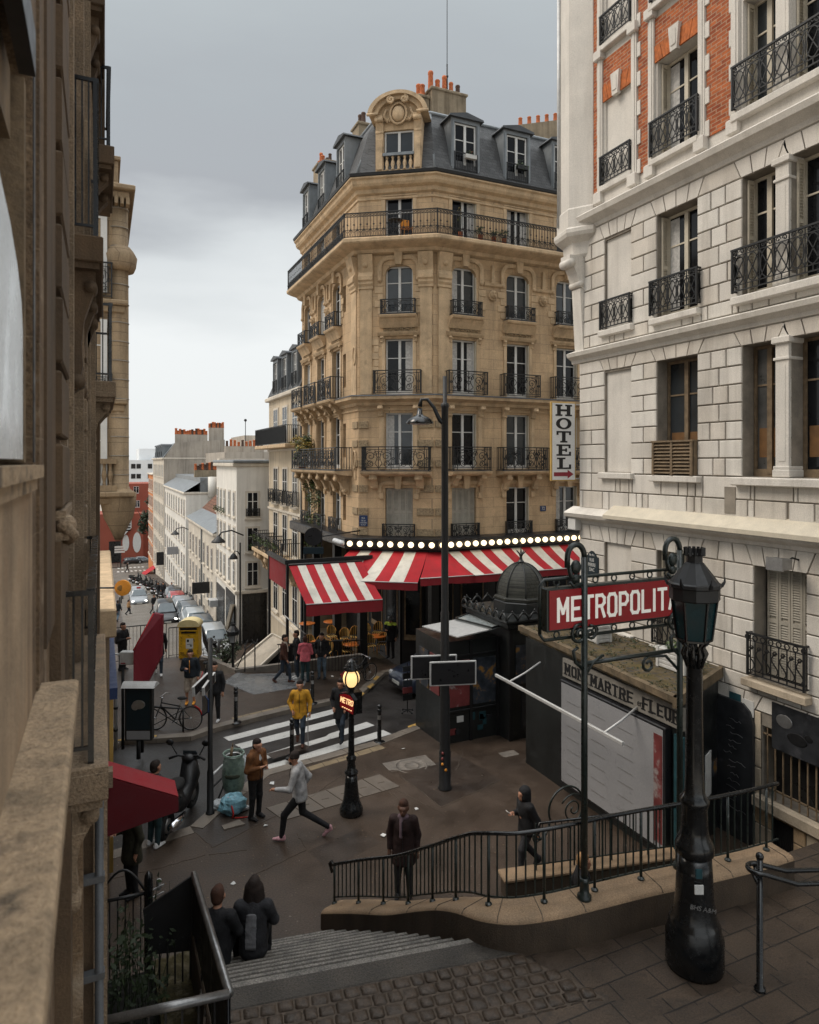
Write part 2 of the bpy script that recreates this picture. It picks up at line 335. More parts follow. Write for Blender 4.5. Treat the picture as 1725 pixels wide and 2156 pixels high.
sl = bpy.data.lights.new('sun', 'SUN'); sl.energy = 1.8; sl.angle = R(24); sl.color = (1,.89,.76)
so = bpy.data.objects.new('sun', sl); COL.objects.link(so)
sd = Vector((math.sin(SUN_AZ)*math.cos(SUN_EL), math.cos(SUN_AZ)*math.cos(SUN_EL), math.sin(SUN_EL)))
so.rotation_euler = sd.to_track_quat('Z', 'Y').to_euler(); so.location = (-5,0,40)
cam = bpy.data.cameras.new('camera'); co_ = bpy.data.objects.new('camera', cam); COL.objects.link(co_)
co_.location = (0,0,ZC); co_.rotation_euler = (R(90),0,-TH); cam.sensor_fit = 'VERTICAL'; cam.sensor_height = 24; cam.lens = 24*FOC/2156
cam.shift_y = -(2156/2-HY)/2156; cam.dof.use_dof = True; cam.dof.focus_distance = 22; cam.dof.aperture_fstop = 2.4; cam.clip_start = .05; cam.clip_end = 3000; S.camera = co_
S.view_settings.view_transform = 'Standard'; S.view_settings.look = 'None'; S.view_settings.exposure = 0; S.view_settings.gamma = 1
S.render.engine = 'CYCLES'; S.cycles.max_bounces = 5; S.cycles.diffuse_bounces = 2; S.cycles.glossy_bounces = 2; S.cycles.transmission_bounces = 2
S.cycles.use_denoising = True; S.cycles.use_adaptive_sampling = True; S.cycles.adaptive_threshold = .02
# ---------------------------------------------------------------- ground
import bmesh
def sheet(name, poly, m, zoff=0, skirt=0, zf=gz, step=1.0, label=None, build=True, thick=None):
    bm = bmesh.new(); vs = [bm.verts.new((p[0], p[1], 0)) for p in poly]; bm.faces.new(vs)
    us = [p[0] for p in poly]; ws = [p[1] for p in poly]
    for ax, lo, hi in ((0, min(us), max(us)), (1, min(ws), max(ws))):
        k = math.ceil(lo/step+1e-6)*step
        while k < hi-1e-6:
            co = [0,0,0]; co[ax] = k; no = [0,0,0]; no[ax] = 1
            bmesh.ops.bisect_plane(bm, geom=bm.verts[:]+bm.edges[:]+bm.faces[:], plane_co=co, plane_no=no); k += step
    if skirt:
        be = [e for e in bm.edges if e.is_boundary]
        r = bmesh.ops.extrude_edge_only(bm, edges=be); low = [g for g in r['geom'] if isinstance(g, bmesh.types.BMVert)]
    else: low = []
    ls = set(low)
    for q in bm.verts: q.co.z = zf(q.co.x, q.co.y)+zoff-(skirt if q in ls else 0)
    bmesh.ops.recalc_face_normals(bm, faces=bm.faces[:])
    me = bpy.data.meshes.new(name); bm.to_mesh(me); bm.free(); me.materials.append(MT(m))
    if not build: return me
    o = bpy.data.objects.new(name, me); COL.objects.link(o); struct(o, label); return o
def g2(pts): return [tuple(gp(*p)[:2]) for p in pts]
flat = lambda z: (lambda u, v: z)
# far terrain under everything
mb = MB(); mb.quad((-900,-300,-16.5),(900,-300,-16.5),(900,1500,-16.5),(-900,1500,-16.5)); struct(mb.build('terrain','plaster_grey'))
NK = g2([(226,1796),(314,1767),(402,1741),(440,1707),(550,1625),(649,1598),(789,1561),(893,1521),(1010,1480)])
FK = g2([(228,1580),(256,1560),(402,1551),(448,1535),(613,1493),(701,1476),(757,1464),(810,1416),(866,1403)])
sheet('road_surface', [(-3,14.5),(40,8),(40,40),(9.7,40),(9.7,26.25),(-3,26.25)], 'asphalt', -.12)
near = [(-3,NK[0][1]-.6)]+NK+[(14,17.0),(22,15.2),(40,12),(40,9.3),(10.4,9.62),(6.6,10.42),(6.6,7.0),(-3,7.0)]
sheet('near_pavement', near, 'plaza_asphalt', 0, .3)
far = [(-3,FK[0][1]+.5)]+FK+[(12.4,23.3),(17,23.0),(40,22.2),(40,30),(9.7,30),(9.7,26.25),(4.6,26.25),(3.9,28.2),(3.5,28.85),(-3,28.85)]
sheet('far_pavement', far, 'plaza_asphalt', 0, .3)
def kerb(name, line, w, m, zt=.012, flip=1):
    mb = MB(); pts = [Vector((p[0],p[1],0)) for p in line]
    dens = []
    for a, b in zip(pts[:-1], pts[1:]):
        n = max(1, int((b-a).length/.9))
        for i in range(n): dens.append((a.lerp(b, i/n), a.lerp(b, (i+.985)/n)))
    for a, b in dens:
        t = (b-a).normalized(); nrm = Vector((-t.y, t.x, 0))*flip
        q = [a, b, b+nrm*w, a+nrm*w]; jz = random.uniform(-.006,.006)
        top = [(p.x, p.y, gz(p.x,p.y)+zt+jz) for p in q]; bot = [(p.x, p.y, gz(p.x,p.y)-.2) for p in q]
        # pull the outer edge 1 cm over the road
        for k in (0,1): top[k] = (top[k][0]-nrm.x*.012, top[k][1]-nrm.y*.012, top[k][2]); bot[k] = (bot[k][0]-nrm.x*.012, bot[k][1]-nrm.y*.012, bot[k][2])
        mb.add(bot+top, [(3,2,1,0),(4,5,6,7),(0,1,5,4),(1,2,6,5),(2,3,7,6),(3,0,4,7)])
    return struct(mb.build(name, m))
kerb('near_kerb', NK, .30, 'kerb_stone', flip=-1); kerb('far_kerb', FK, .28, 'kerb_stone', flip=1)
# zebra crossing
def marks(name, quads, m, zo):
    mb = MB()
    for q in quads:
        ps = [gp(*p) for p in q]; mb.add([(p.x, p.y, gz(p.x,p.y)+zo) for p in ps], [(0,1,2,3)])
    return struct(mb.build(name, m))
Z4 = lambda a: (421+a[0]*.2747, 1421+a[1]*.2747)
marks('zebra_crossing', [[Z4(a) for a in q] for q in [
  [(180,450),(225,478),(1030,272),(1020,236)], [(268,505),(325,537),(1060,350),(1040,310)],
  [(430,600),(470,628),(1340,360),(1278,333)], [(495,665),(545,695),(1470,425),(1405,394)]]], 'road_white', -.108)
marks('road_line', [[(867,1424),(864,1427),(908,1441),(908,1436)],[(382,1666),(384,1672),(408,1664),(404,1659)]], 'road_white', -.107)
marks('yellow_paint', [[Z4(a) for a in q] for q in [[(1590,400),(1600,410),(1715,378),(1700,360)]]]+[[(773,1447),(779,1451),(789,1442),(783,1439)],[(785,1431),(791,1434),(800,1426),(794,1424)],[(754,1467),(759,1470),(768,1461),(763,1458)],[(236,1560),(240,1563),(330,1552),(330,1549)]], 'road_yellow', .022)
marks('tactile_paving', [[Z4(a) for a in q] for q in [[(240,330),(262,348),(690,245),(672,228)],[(805,715),(825,742),(1432,560),(1375,538)]]], 'tactile', .006)
# pale inspection slabs let into the pavement
qs = []
A, B, C, D = [gp(*Z4(a)) for a in [(505,1020),(640,1118),(1535,855),(1380,762)]]
for i in range(6):
    t0, t1 = i/6+.004, (i+1)/6-.004; qs.append([A.lerp(D,t0), A.lerp(D,t1), B.lerp(C,t1), B.lerp(C,t0)])
mb = MB()
for q in qs: mb.add([(p.x,p.y,gz(p.x,p.y)+.007) for p in q], [(0,1,2,3)])
mb.k = 1
for q in qs:
    c = (q[0]+q[1]+q[2]+q[3])/4; mb.box(c.x-.09,c.x+.09,c.y-.02,c.y+.02,c.z+.0071,c.z+.011)
    for a, b in ((q[0],q[1]),(q[3],q[2]),(q[0],q[3])):
        mb.tube([a+Vector((0,0,.004)), b+Vector((0,0,.004))], .010, 4)
struct(mb.build('pavement_slabs', ['pale_slab','joint_sand']))
# wet pale apron before the terrace and a loose patch stone
sheet('wet_apron', g2([(470,1437),(535,1463),(640,1446),(700,1398),(640,1390),(600,1394),(500,1416)]), 'wet_slab', .008)
sheet('patch_stone', g2([(467,1741),(472,1749),(517,1737),(504,1728)]), 'kerb_stone', .03, .1)
for pl_ in ([(402,1744),(447,1785),(560,1728),(520,1700)],[(840,1634),(928,1698),(1055,1642),(965,1590)],[(650,1792),(760,1742),(800,1775),(690,1830)],[(560,1588),(640,1566),(655,1574),(575,1598)]): sheet('asphalt_patch', g2(pl_), 'patch_asphalt', .0035)
# joints cut in the asphalt
mb = MB()
for a, b in [((400,1743),(447,1785)),((447,1785),(640,1690)),((640,1690),(720,1632)),((840,1632),(930,1700)),((930,1700),(1060,1640)),((232,1850),(330,1830)),((330,1830),(432,1800)),((440,1800),(520,1790)),((830,1660),(940,1716)),((625,1755),(645,1790)),((645,1790),(530,1845)),((800,1655),(850,1690)),((975,1580),(960,1625))]:
    p, q = gp(*a), gp(*b); n = 8; last = p
    for i in range(1, n+1):
        c = p.lerp(q, i/n); 
        if 0 < i < n: c.x += random.uniform(-.02,.02); c.y += random.uniform(-.02,.02)
        for w in (last, c): w.z = gz(w.x, w.y)+.001
        mb.tube([last, c], .009, 4, caps=False); last = c.copy()
struct(mb.build('asphalt_joints','joint_sand'))
# manhole covers
for k, (px, py, r, nm) in enumerate([(866,1613,.42,'round'),(1073,1588,.22,'square')]):
    c = gp(px, py); mb = MB()
    if nm == 'round':
        mb.box(c.x-.62,c.x+.62,c.y-.45,c.y+.45,c.z-.02,c.z+.006)
        mb.lathe([(.42,.006),(.42,.014),(.39,.014),(.39,.008),(.20,.008),(.20,.013),(.17,.013),(.17,.008),(0,.008)], c, 28)
        for j in range(-4,5): mb.box(c.x-.6,c.x+.6,c.y+j*.1-.008,c.y+j*.1+.008,c.z+.006,c.z+.0095)
    else:
        mb.box(c.x-.24,c.x+.24,c.y-.18,c.y+.18,c.z-.02,c.z+.006); mb.box(c.x-.2,c.x+.2,c.y-.14,c.y+.14,c.z+.006,c.z+.012); mb.box(c.x-.04,c.x+.04,c.y-.02,c.y+.02,c.z+.012,c.z+.02)
    tag(mb.build('manhole_cover','granite'), ['round iron manhole cover in a ribbed frame on the dark pavement','small square inspection cover on the pavement before the flower stall'][k], 'manhole cover')
# litter: one small object per scrap

for i, (px, py) in enumerate([(573,1651),(849,1578),(656,1453),(700,1425),(492,1862),(877,1704),(808,1761),(560,1740)]):
    c = gp(px, py); mb = MB(); a = random.uniform(0,3); r = .05+.03*(i % 3 == 0)
    vs = [(c.x+r*math.cos(a+k*1.57)*random.uniform(.6,1.2), c.y+r*math.sin(a+k*1.57)*random.uniform(.6,1.2), c.z+.012+random.uniform(0,.03)) for k in range(4)]
    mb.add(vs+[(p[0],p[1],p[2]-.006) for p in vs], [(0,1,2,3),(7,6,5,4),(0,4,5,1),(1,5,6,2),(2,6,7,3),(3,7,4,0)])
    tag(mb.build('paper_scrap','paper'), 'small white scrap of paper lying flat on the wet ground', 'litter', 'paper scraps on the ground')
mb = MB()
for i in range(420):
    px = random.uniform(235,1180); py = random.uniform(1500,1960); c = gp(px, py); r = random.uniform(.006,.02); a = random.uniform(0,6)
    mb.add([(c.x+r*math.cos(a+k*2.1), c.y+r*math.sin(a+k*2.1), c.z+.004) for k in range(3)], [(0,1,2)])
mb.k = 1
for i in range(160):
    px = random.uniform(235,1180); py = random.uniform(1540,1960); c = gp(px, py); r = random.uniform(.008,.022); a = random.uniform(0,6)
    mb.add([(c.x+r*math.cos(a+k*1.6), c.y+r*math.sin(a+k*1.6), c.z+.005+.004*(k % 2)) for k in range(4)], [(0,1,2,3)])
tag(mb.build('street_litter',['kerb_stone','old_wood']), 'tiny pale specks and leaf crumbs scattered over the pavement', 'litter', kind='stuff')
# ---------------------------------------------------------------- stairs up to the landing
LZ = 1.9
st = thing('stone_staircase', 'wide flight of worn grey stone steps climbing to the cobbled landing', 'stairs', (2.6,9.2,0)); 
MS = frame((1.05,7.88,0), (math.cos(R(9.5)),-math.sin(R(9.5)))); mb = MB(MS); mb2 = MB(MS); n = 12; run = .285; rise = LZ/n
for i in range(n):
    ya = i*run; zt = LZ-(i+1)*rise
    if i < n-1: mb.box(-.05,4.1,ya+.03,ya+run+.03,-.3,zt); mb2.bev(-.05,4.1,ya+run-.012,ya+run+.045,zt-.045,zt+.005,.012)
mb2.bev(-.05,3.9,-.09,.045,LZ-.045,LZ+.008,.012)
mb.build('steps','stair_stone',st); mb2.build('nosing','stair_nosing',st)
# the landing
sheet('landing', [(1.05,-2),(12.05,-2),(12.05,7.05),(4.6,7.05),(4.42,7.32),(1.05,7.88)], 'flag_stone', 0, 5, flat(LZ))
mb = MB(MS); mb.bev(0,3.62,-.36,-.04,LZ-.05,LZ+.010,.01); struct(mb.build('landing_edge','stair_stone'))
mb = MB(MS); mb.prism([(0,-.37),(3.62,-.37),(4.8,-1.95),(4.8,-4.2),(0,-4.2)], LZ-.05, LZ+.004); mb.k = 1; r = 0; v = -3.9
while v < -.50:
    h = .168; u = .02+(r % 2)*.09
    lim = 3.45+min(1.3,(-v-.4)*.75)+random.uniform(-.1,.1)
    while u < lim:
        w = .185*random.uniform(.86,1.14); a = .009; x0, x1, y0, y1 = u+a, u+w-a, v+a+random.uniform(-.006,.006), v+h-a
        zt = LZ+.026+random.uniform(-.006,.006); b = .03; vs = []
        for (d, z) in ((0,LZ),(0,zt-.018),(b,zt),):
            ring = [(x0+d,y0+d),(x1-d,y0+d),(x1-d,y1-d),(x0+d,y1-d)]
            ring2 = []
            for k in range(4):
                p, q = ring[k], ring[(k+1) % 4]; ring2 += [(p[0]*.88+q[0]*.12, p[1]*.88+q[1]*.12), (p[0]*.12+q[0]*.88, p[1]*.12+q[1]*.88)]
            vs += [(p[0]+random.uniform(-.006,.006), p[1]+random.uniform(-.006,.006), z+random.uniform(-.003,.003)) for p in ring2]
        vs.append(((x0+x1)/2,(y0+y1)/2,zt+.006))
        fs = [(k*8+i, k*8+(i+1) % 8, k*8+8+(i+1) % 8, k*8+8+i) for k in (0,1) for i in range(8)]+[(16+i,16+(i+1) % 8,24) for i in range(8)]
        mb.add(vs, fs, True); u += w
    v += h; r += 1
struct(mb.build('cobblestone_paving',['joint_sand','sett']))
# next shallow steps rising at the near right
for nm, pts, z in (('rising_step',[(1060,2156),(1230,2110),(1480,2098),(1725,2015),(1725,2300),(900,2400)],LZ+.13),('upper_step',[(1330,2156),(1560,2090),(1725,2058),(1725,2300),(1200,2400)],LZ+.26)):
    sheet(nm, [tuple(at(a,b,z=z)[:2]) for a,b in pts], 'flag_stone', 0, .2, flat(z))
# ---------------------------------------------------------------- parapet and metro stairwell
PA = [(3.34,11.0,.31),(3.62,10.2,.72),(3.84,9.4,1.12),(3.98,8.7,1.55),(4.03,8.1,1.92),(4.08,7.62,2.16),(4.22,7.22,2.26),(4.52,6.95,2.30),(4.95,6.78,2.34),(5.39,6.70,2.36),(6.3,6.62,2.36),(7.2,6.52,2.35),(8.05,6.45,2.34),(8.75,6.42,2.34)]
def smooth(P, n=4):
    P = [Vector(p) for p in P]; out = []
    for i in range(len(P)-1):
        a = P[max(0,i-1)]; b = P[i]; c = P[i+1]; d = P[min(len(P)-1,i+2)]
        for k in range(n):
            t = k/n; out.append(.5*((2*b)+(c-a)*t+(2*a-5*b+4*c-d)*t*t+(3*b-a-3*c+d)*t**3))
    return out+[P[-1]]
PS = smooth(PA)
def normals(P):
    out = []
    for i in range(len(P)):
        t = (P[min(len(P)-1,i+1)]-P[max(0,i-1)]); t.z = 0; t.normalize(); out.append(Vector((-t.y, t.x, 0)))
    return out
PN = normals(PS)
par = thing('stone_parapet', 'curved low stone parapet wall with worn rounded top carrying the iron fence', 'parapet', (5,7,0))
mb = MB(); vs = []; prof = [(0,-2.6),(0,-.06),(.03,-.015),(.09,0),(.40,.0),(.47,-.03),(.50,-.09),(.50,-2.6)]
for p, nn in zip(PS, PN): vs += [tuple(p+nn*a+Vector((0,0,z))) for a, z in prof]
k = len(prof); mb.k = 0
for i in range(len(PS)-1):
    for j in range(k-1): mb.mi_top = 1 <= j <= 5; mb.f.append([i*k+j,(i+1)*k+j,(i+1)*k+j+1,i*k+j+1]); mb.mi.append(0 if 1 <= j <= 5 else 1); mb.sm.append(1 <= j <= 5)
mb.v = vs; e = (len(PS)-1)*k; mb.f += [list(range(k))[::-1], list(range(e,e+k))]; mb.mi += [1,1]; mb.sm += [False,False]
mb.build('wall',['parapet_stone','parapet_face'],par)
for i in range(6, len(PS)-1, 5):
    mb = MB(); p = PS[i]; nn = PN[i]; mb.tube([p+nn*.0+Vector((0,0,-.05)), p+nn*.05+Vector((0,0,.001)), p+nn*.44+Vector((0,0,.001))], .006, 4); mb.build('coping_joint','joint_sand',par)
# iron fence along the parapet
fen = thing('iron_fence', 'black iron fence with vertical bars following the curved stone parapet', 'fence', (5,7.2,2.3))
RT = []; RB = []
for i, (p, nn) in enumerate(zip(PS, PN)):
    t = i/(len(PS)-1); h = .66+min(1, t/.45)*.24; q = p+nn*.26
    RT.append(q+Vector((0,0,h))); RB.append(q+Vector((0,0,.11)))
mb = MB(); tail = [RT[0]+Vector((.0,.05,-.16)), RT[0]+Vector((-.03,.1,-.02)), RT[0]+Vector((-.01,.05,.03))]
mb.tube(tail+RT, .026, 8); mb.build('handrail','gloss_iron',fen)
mb = MB(); mb.tube(RB, .014, 4); mb.build('bottom_rail','green_iron',fen)
def along(P, d):
    s = 0
    for a, b in zip(P[:-1], P[1:]):
        l = (b-a).length
        if s+l >= d: return a.lerp(b, (d-s)/l)
        s += l
    return P[-1].copy()
plen = sum((b-a).length for a, b in zip(RB[:-1], RB[1:])); tl = sum((b-a).length for a, b in zip(RT[:-1], RT[1:])); d = .04; k = 0
post = None
while d < plen:
    a = along(RB, d); b = along(RT, d/plen*tl); big = k % 6 == 0
    m2 = MB(); m2.bar((a.x,a.y,a.z-(.13 if big else 0)), (a.x,a.y,b.z), .020 if big else .0115, 4 if not big else 6)
    if big: m2.lathe([(.045,-.12),(.045,-.09),(.02,-.07)], a, 8)
    m2.build('fence_post' if big else 'fence_bar','green_iron',fen); d += .118; k += 1
# metro stairwell beyond the parapet
ms = thing('metro_steps', 'stone steps going down into the metro behind the parapet', 'stairs', (7.5,9,-1)); mb = MB()
for i in range(14): mb.box(6.6+i*.3,6.9+i*.3,7.0,10.4-.063*i,-3.5,-.02-i*.165)
mb.build('steps','stair_stone',ms); mb = MB(); mb.box(10.8,12.1,7.0,10.3,-3.5,-2.4); mb.build('floor','stair_stone',ms)
iw = thing('stairwell_kerb_wall', 'low straight stone wall on the far edge of the metro stairwell', 'parapet', (8,10.3,0)); mb = MB()
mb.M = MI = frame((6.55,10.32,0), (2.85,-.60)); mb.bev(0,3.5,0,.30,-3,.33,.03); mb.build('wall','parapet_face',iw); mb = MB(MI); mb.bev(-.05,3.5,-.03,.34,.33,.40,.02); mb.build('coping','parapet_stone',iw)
f2 = thing('iron_fence', 'straight black iron fence standing on the far low wall of the metro stairwell', 'fence', (8,10.1,.42))
mb = MB(MI); mb.tube([(.62,.15,1.0),(.68,.15,1.24),(3.45,.15,1.24)], .022, 6); mb.build('handrail','gloss_iron',f2)
mb = MB(MI); mb.bar((.62,.15,.50),(3.45,.15,.50),.014); mb.build('bottom_rail','green_iron',f2); u = .62; k = 0
while u < 3.4: m2 = MB(MI); m2.bar((u,.15,.40 if k % 6 == 0 else .50),(u,.15,1.24),.018 if k % 6 == 0 else .011); m2.build('fence_post' if k % 6 == 0 else 'fence_bar','green_iron',f2); u += .125; k += 1
def spiral(c, r0, r1, turns, a0, ex, ez, n=14, sgn=1):
    m = max(6, int(n*turns)); return [Vector(c)+Vector(ex)*((r0+(r1-r0)*i/m)*math.cos(a0+sgn*2*PI*turns*i/m))+Vector(ez)*((r0+(r1-r0)*i/m)*math.sin(a0+sgn*2*PI*turns*i/m)) for i in range(m+1)]
orn = thing('iron_scroll', 'large wrought iron spiral ornament rising from the stairwell fence', 'iron scroll', (6.9,10.4,.42)); mb = MB()
ex = Vector((1,0,0)); ez = Vector((0,0,1)); c0 = at(1193,1700,v=10.42)
mb.tube(spiral(c0, .40, .38, .8, R(205), ex, ez, 30, -1), .02, 6); mb.tube(spiral(c0+Vector((.16,0,-.06)), .30, .03, 2.1, R(150), ex, ez, 22, -1), .015, 6)
mb.tube([c0+Vector((-.36,0,-.17)), c0+Vector((-.46,0,-.40)), c0+Vector((-.6,0,-.47)), c0+Vector((-.7,0,-.40))], .02, 6); mb.tube(spiral(c0+Vector((-.66,0,-.42)), .1, .02, 1.4, R(100), ex, ez, 16), .014, 6)
mb.tube([c0+Vector((.38,0,.1)), c0+Vector((.42,0,-.35)), c0+Vector((.40,0,-.9))], .02, 6); mb.build('scroll','green_iron',orn)
# ---------------------------------------------------------------- facade toolkit (local frame: x along, -y towards the street, z up)
def wallgrid(mb, W, z0, z1, holes, depth=.26, x0=0.0):
    xs = sorted({x0, W}|{h[0] for h in holes}|{h[1] for h in holes}); zs = sorted({z0, z1}|{h[2] for h in holes}|{h[3] for h in holes})
    for i in range(len(xs)-1):
        for j in range(len(zs)-1):
            cx, cz = (xs[i]+xs[i+1])/2, (zs[j]+zs[j+1])/2
            if any(h[0] < cx < h[1] and h[2] < cz < h[3] for h in holes): continue
            mb.quad((xs[i],0,zs[j]),(xs[i+1],0,zs[j]),(xs[i+1],0,zs[j+1]),(xs[i],0,zs[j+1]))
    for h in holes:
        a, b, c, d = h[:4]; y = depth
        mb.quad((a,0,c),(a,y,c),(a,y,d),(a,0,d)); mb.quad((b,y,c),(b,0,c),(b,0,d),(b,y,d)); mb.quad((a,0,d),(a,y,d),(b,y,d),(b,0,d)); mb.quad((a,y,c),(a,0,c),(b,0,c),(b,y,c))
        if len(h) > 4 and h[4]:      # rounded upper corners
            r = h[4]
            for s, xc in ((1,a),(-1,b)):
                pts = [(xc,d)]+[(xc+s*(r-r*math.cos(t)), d-r+r*math.sin(t)) for t in [k*PI/10 for k in range(6)]]
                n = len(pts); vs = [(p[0],.0,p[1]) for p in pts]+[(p[0],y,p[1]) for p in pts]
                mb.add(vs, [tuple(range(n))]+[(i,i+1,n+i+1,n+i) for i in range(1,n-1)])
def window(M, par, x, z0, z1, w, y=.2, fm='white_paint', glass='glass', trans=.66, bars=1, name='window', sill=True, curtain=0, sag=0):
    mb = MB(M); a, b = x-w/2, x+w/2; t = .065
    mb.box(a,a+t,y-.03,y+.05,z0,z1); mb.box(b-t,b,y-.03,y+.05,z0,z1); mb.box(a+t,b-t,y-.03,y+.05,z1-t,z1); mb.box(a+t,b-t,y-.03,y+.05,z0,z0+(.16 if z1-z0 > 1.6 else t))
    if w > .6: mb.box(x-.055,x+.055,y-.045,y+.05,z0+t,z1-t)
    for k in range(bars):
        zz = z0+(z1-z0)*(trans if bars == 1 else (k+1)/(bars+1)); mb.box(a+t,b-t,y-.012,y+.04,zz-.018,zz+.018)
    f = mb.build(name, fm, par); g = MB(M); g.box(a+t*.5,b-t*.5,y+.012,y+.022,z0+.04,z1-.03); g.build('pane', glass if glass != 'glass' else random.choice(['glass']*5+['glass_sky','glass_sky','glass_veil']), f)
    if curtain:
        c = MB(M); n = 9
        for s in (0,1):
            if not curtain & (1 << s): continue
            xa, xb = (a+t, a+t+w*.24) if s == 0 else (b-t-w*.24, b-t)
            # a gathered curtain pressed against the pane
            vs = []
            for i in range(n): xx = xa+(xb-xa)*i/(n-1); yy = y+.006-.003*(i % 2); vs += [(xx,yy,z0+.2),(xx,yy,z1-.1)]
            c.add(vs, [(2*i,2*i+2,2*i+3,2*i+1) for i in range(n-1)])
        c.build('curtain','curtain',f)
    return f
def shutter(M, par, x0, x1, y, z0, z1, m='grey_shutter', panels=1, name='shutter', slant=.03, step=.055):
    w = (x1-x0)/panels
    for p in range(panels):
        mb = MB(M); a = x0+p*w+.006; b = a+w-.012; t = min(.05, w*.18)
        mb.box(a,a+t,y-.02,y+.02,z0,z1); mb.box(b-t,b,y-.02,y+.02,z0,z1)
        for zz in (z0, (z0+z1)/2-.04, z1-.08): mb.box(a+t,b-t,y-.02,y+.02,zz,zz+.08)
        z = z0+.10
        while z < z1-.12:
            if abs(z-(z0+z1)/2) > .06: mb.add([(a+t,y-.018,z),(b-t,y-.018,z),(b-t,y+.012,z+slant),(a+t,y+.012,z+slant),(a+t,y-.018,z-.008),(b-t,y-.018,z-.008)], [(0,1,2,3),(4,5,1,0)])
            z += step
        mb.box(a+t,b-t,y+.013,y+.017,z0+.05,z1-.05); mb.build(name, m, par)
def cornice(mb, x0, x1, prof, ends=True):    # prof: [(out, z)] extruded along x
    n = len(prof); vs = [(x0,-o,z) for o, z in prof]+[(x1,-o,z) for o, z in prof]
    mb.add(vs, [(i,n+i,n+i+1,i+1) for i in range(n-1)]+([tuple(range(n)), tuple(range(n,2*n))[::-1]] if ends else []), False)
# polylines of one iron panel (unit: w x h), returned in panel coordinates
def pspiral(cx, cz, r0, r1, turns, a0, sg=1, n=12):
    m = max(5, int(n*turns)); return [(cx+(r0+(r1-r0)*i/m)*math.cos(a0+sg*2*PI*turns*i/m), cz+(r0+(r1-r0)*i/m)*math.sin(a0+sg*2*PI*turns*i/m)) for i in range(m+1)]
def iron(style, w, h):
    P = []
    if style == 'bars':                      # long roof balcony: bars, rings above and lyre loops below
        n = max(2, round(w/.14)); s = w/n
        for i in range(n+1): P.append([(i*s,0),(i*s,h)])
        P.append([(0,h*.86),(w,h*.86)]); P.append([(0,h*.30),(w,h*.30)])
        for i in range(n):
            P.append(pspiral((i+.5)*s,h*.93,s*.3,s*.3,1,0,1,8))
            if i % 2 == 0: P.append(pspiral(i*s,h*.17,s*.75,s*.75,.5,0,1,12)); P.append([(i*s-s*.6,0),(i*s,h*.42),(i*s+s*.6,0)])
            else: P.append(pspiral(i*s,h*.52,.03,.03,1,0,1,6))
    elif style == 'scroll':                  # mirrored volutes round a lyre
        c = w/2; P += [[(0,h*.9),(w,h*.9)],[(0,h*.1),(w,h*.1)]]
        e = min(.16, w*.16)
        for s in (-1,1):
            X = lambda t: c+s*t
            P.append([(X(w/2-e),.0),(X(w/2-e),h)]); P.append([(X(w/2-e/2),h*.1),(X(w/2-e/2),h*.9)])
            P.append([(X(a),b) for a, b in pspiral(w/2-e/2,h*.5,e*.3,e*.3,1,0,1,8)])
            k = c-e
            P.append([(X(a),b) for a, b in pspiral(k*.62,h*.60,h*.25,.02,1.7,R(250),1,13)])
            P.append([(X(a),b) for a, b in pspiral(k*.60,h*.27,h*.16,.02,1.5,R(90),-1,13)])
            P.append([(X(a),b) for a, b in pspiral(k*.20,h*.72,h*.13,.02,1.4,R(200),-1,12)])
            P.append([(X(.02),h*.1),(X(k*.28),h*.28),(X(k*.10),h*.52),(X(k*.30),h*.9)])
            P.append([(X(k),h*.5),(X(k*.9),h*.82),(X(k*.6),h*.88)]); P.append([(X(a),b) for a, b in pspiral(k*.93,h*.22,h*.09,.015,1.3,R(20),1,11)])
        P.append([(c,0),(c,h)]); P.append(pspiral(c,h*.5,h*.08,h*.08,1,0,1,8))
    elif style == 'cross':                   # crossed ellipses between square bars
        n = max(2, round(w/.30)); s = w/n
        for i in range(n+1): P.append([(i*s,0),(i*s,h)])
        P += [[(0,h*.86),(w,h*.86)],[(0,h*.14),(w,h*.14)]]
        for i in range(n):
            cx = (i+.5)*s
            P.append([(cx+s*.42*math.cos(t),h*.5+h*.34*math.sin(t)) for t in [k*PI/7 for k in range(15)]])
            P.append([(i*s,h*.14),((i+1)*s,h*.86)]); P.append([(i*s,h*.86),((i+1)*s,h*.14)])
            P.append(pspiral(i*s+s*.28,h*.935,s*.18,.01,1.2,0,1,9)); P.append(pspiral(i*s+s*.72,h*.935,s*.18,.01,1.2,PI,-1,9)); P.append([(cx,h*.14),(cx,0)])
    elif style == 'lyre':
        n = max(2, round(w/.17)); s = w/n; P += [[(0,h*.84),(w,h*.84)],[(0,h*.1),(w,h*.1)]]
        for i in range(n+1): P.append([(i*s,0),(i*s,h*.84)]); P.append(pspiral(i*s,h*.92,h*.065,h*.065,1,0,1,8))
        for i in range(n): P.append([(i*s+s*.5+s*.4*math.sin(t*2*PI), h*.1+h*.55*t) for t in [k/10 for k in range(11)]]); P.append(pspiral(i*s+s*.5,h*.66,s*.3,.01,1.3,0,1,9))
    else:
        n = max(2, round(w/.12)); s = w/n
        for i in range(n+1): P.append([(i*s,0),(i*s,h)])
    return P
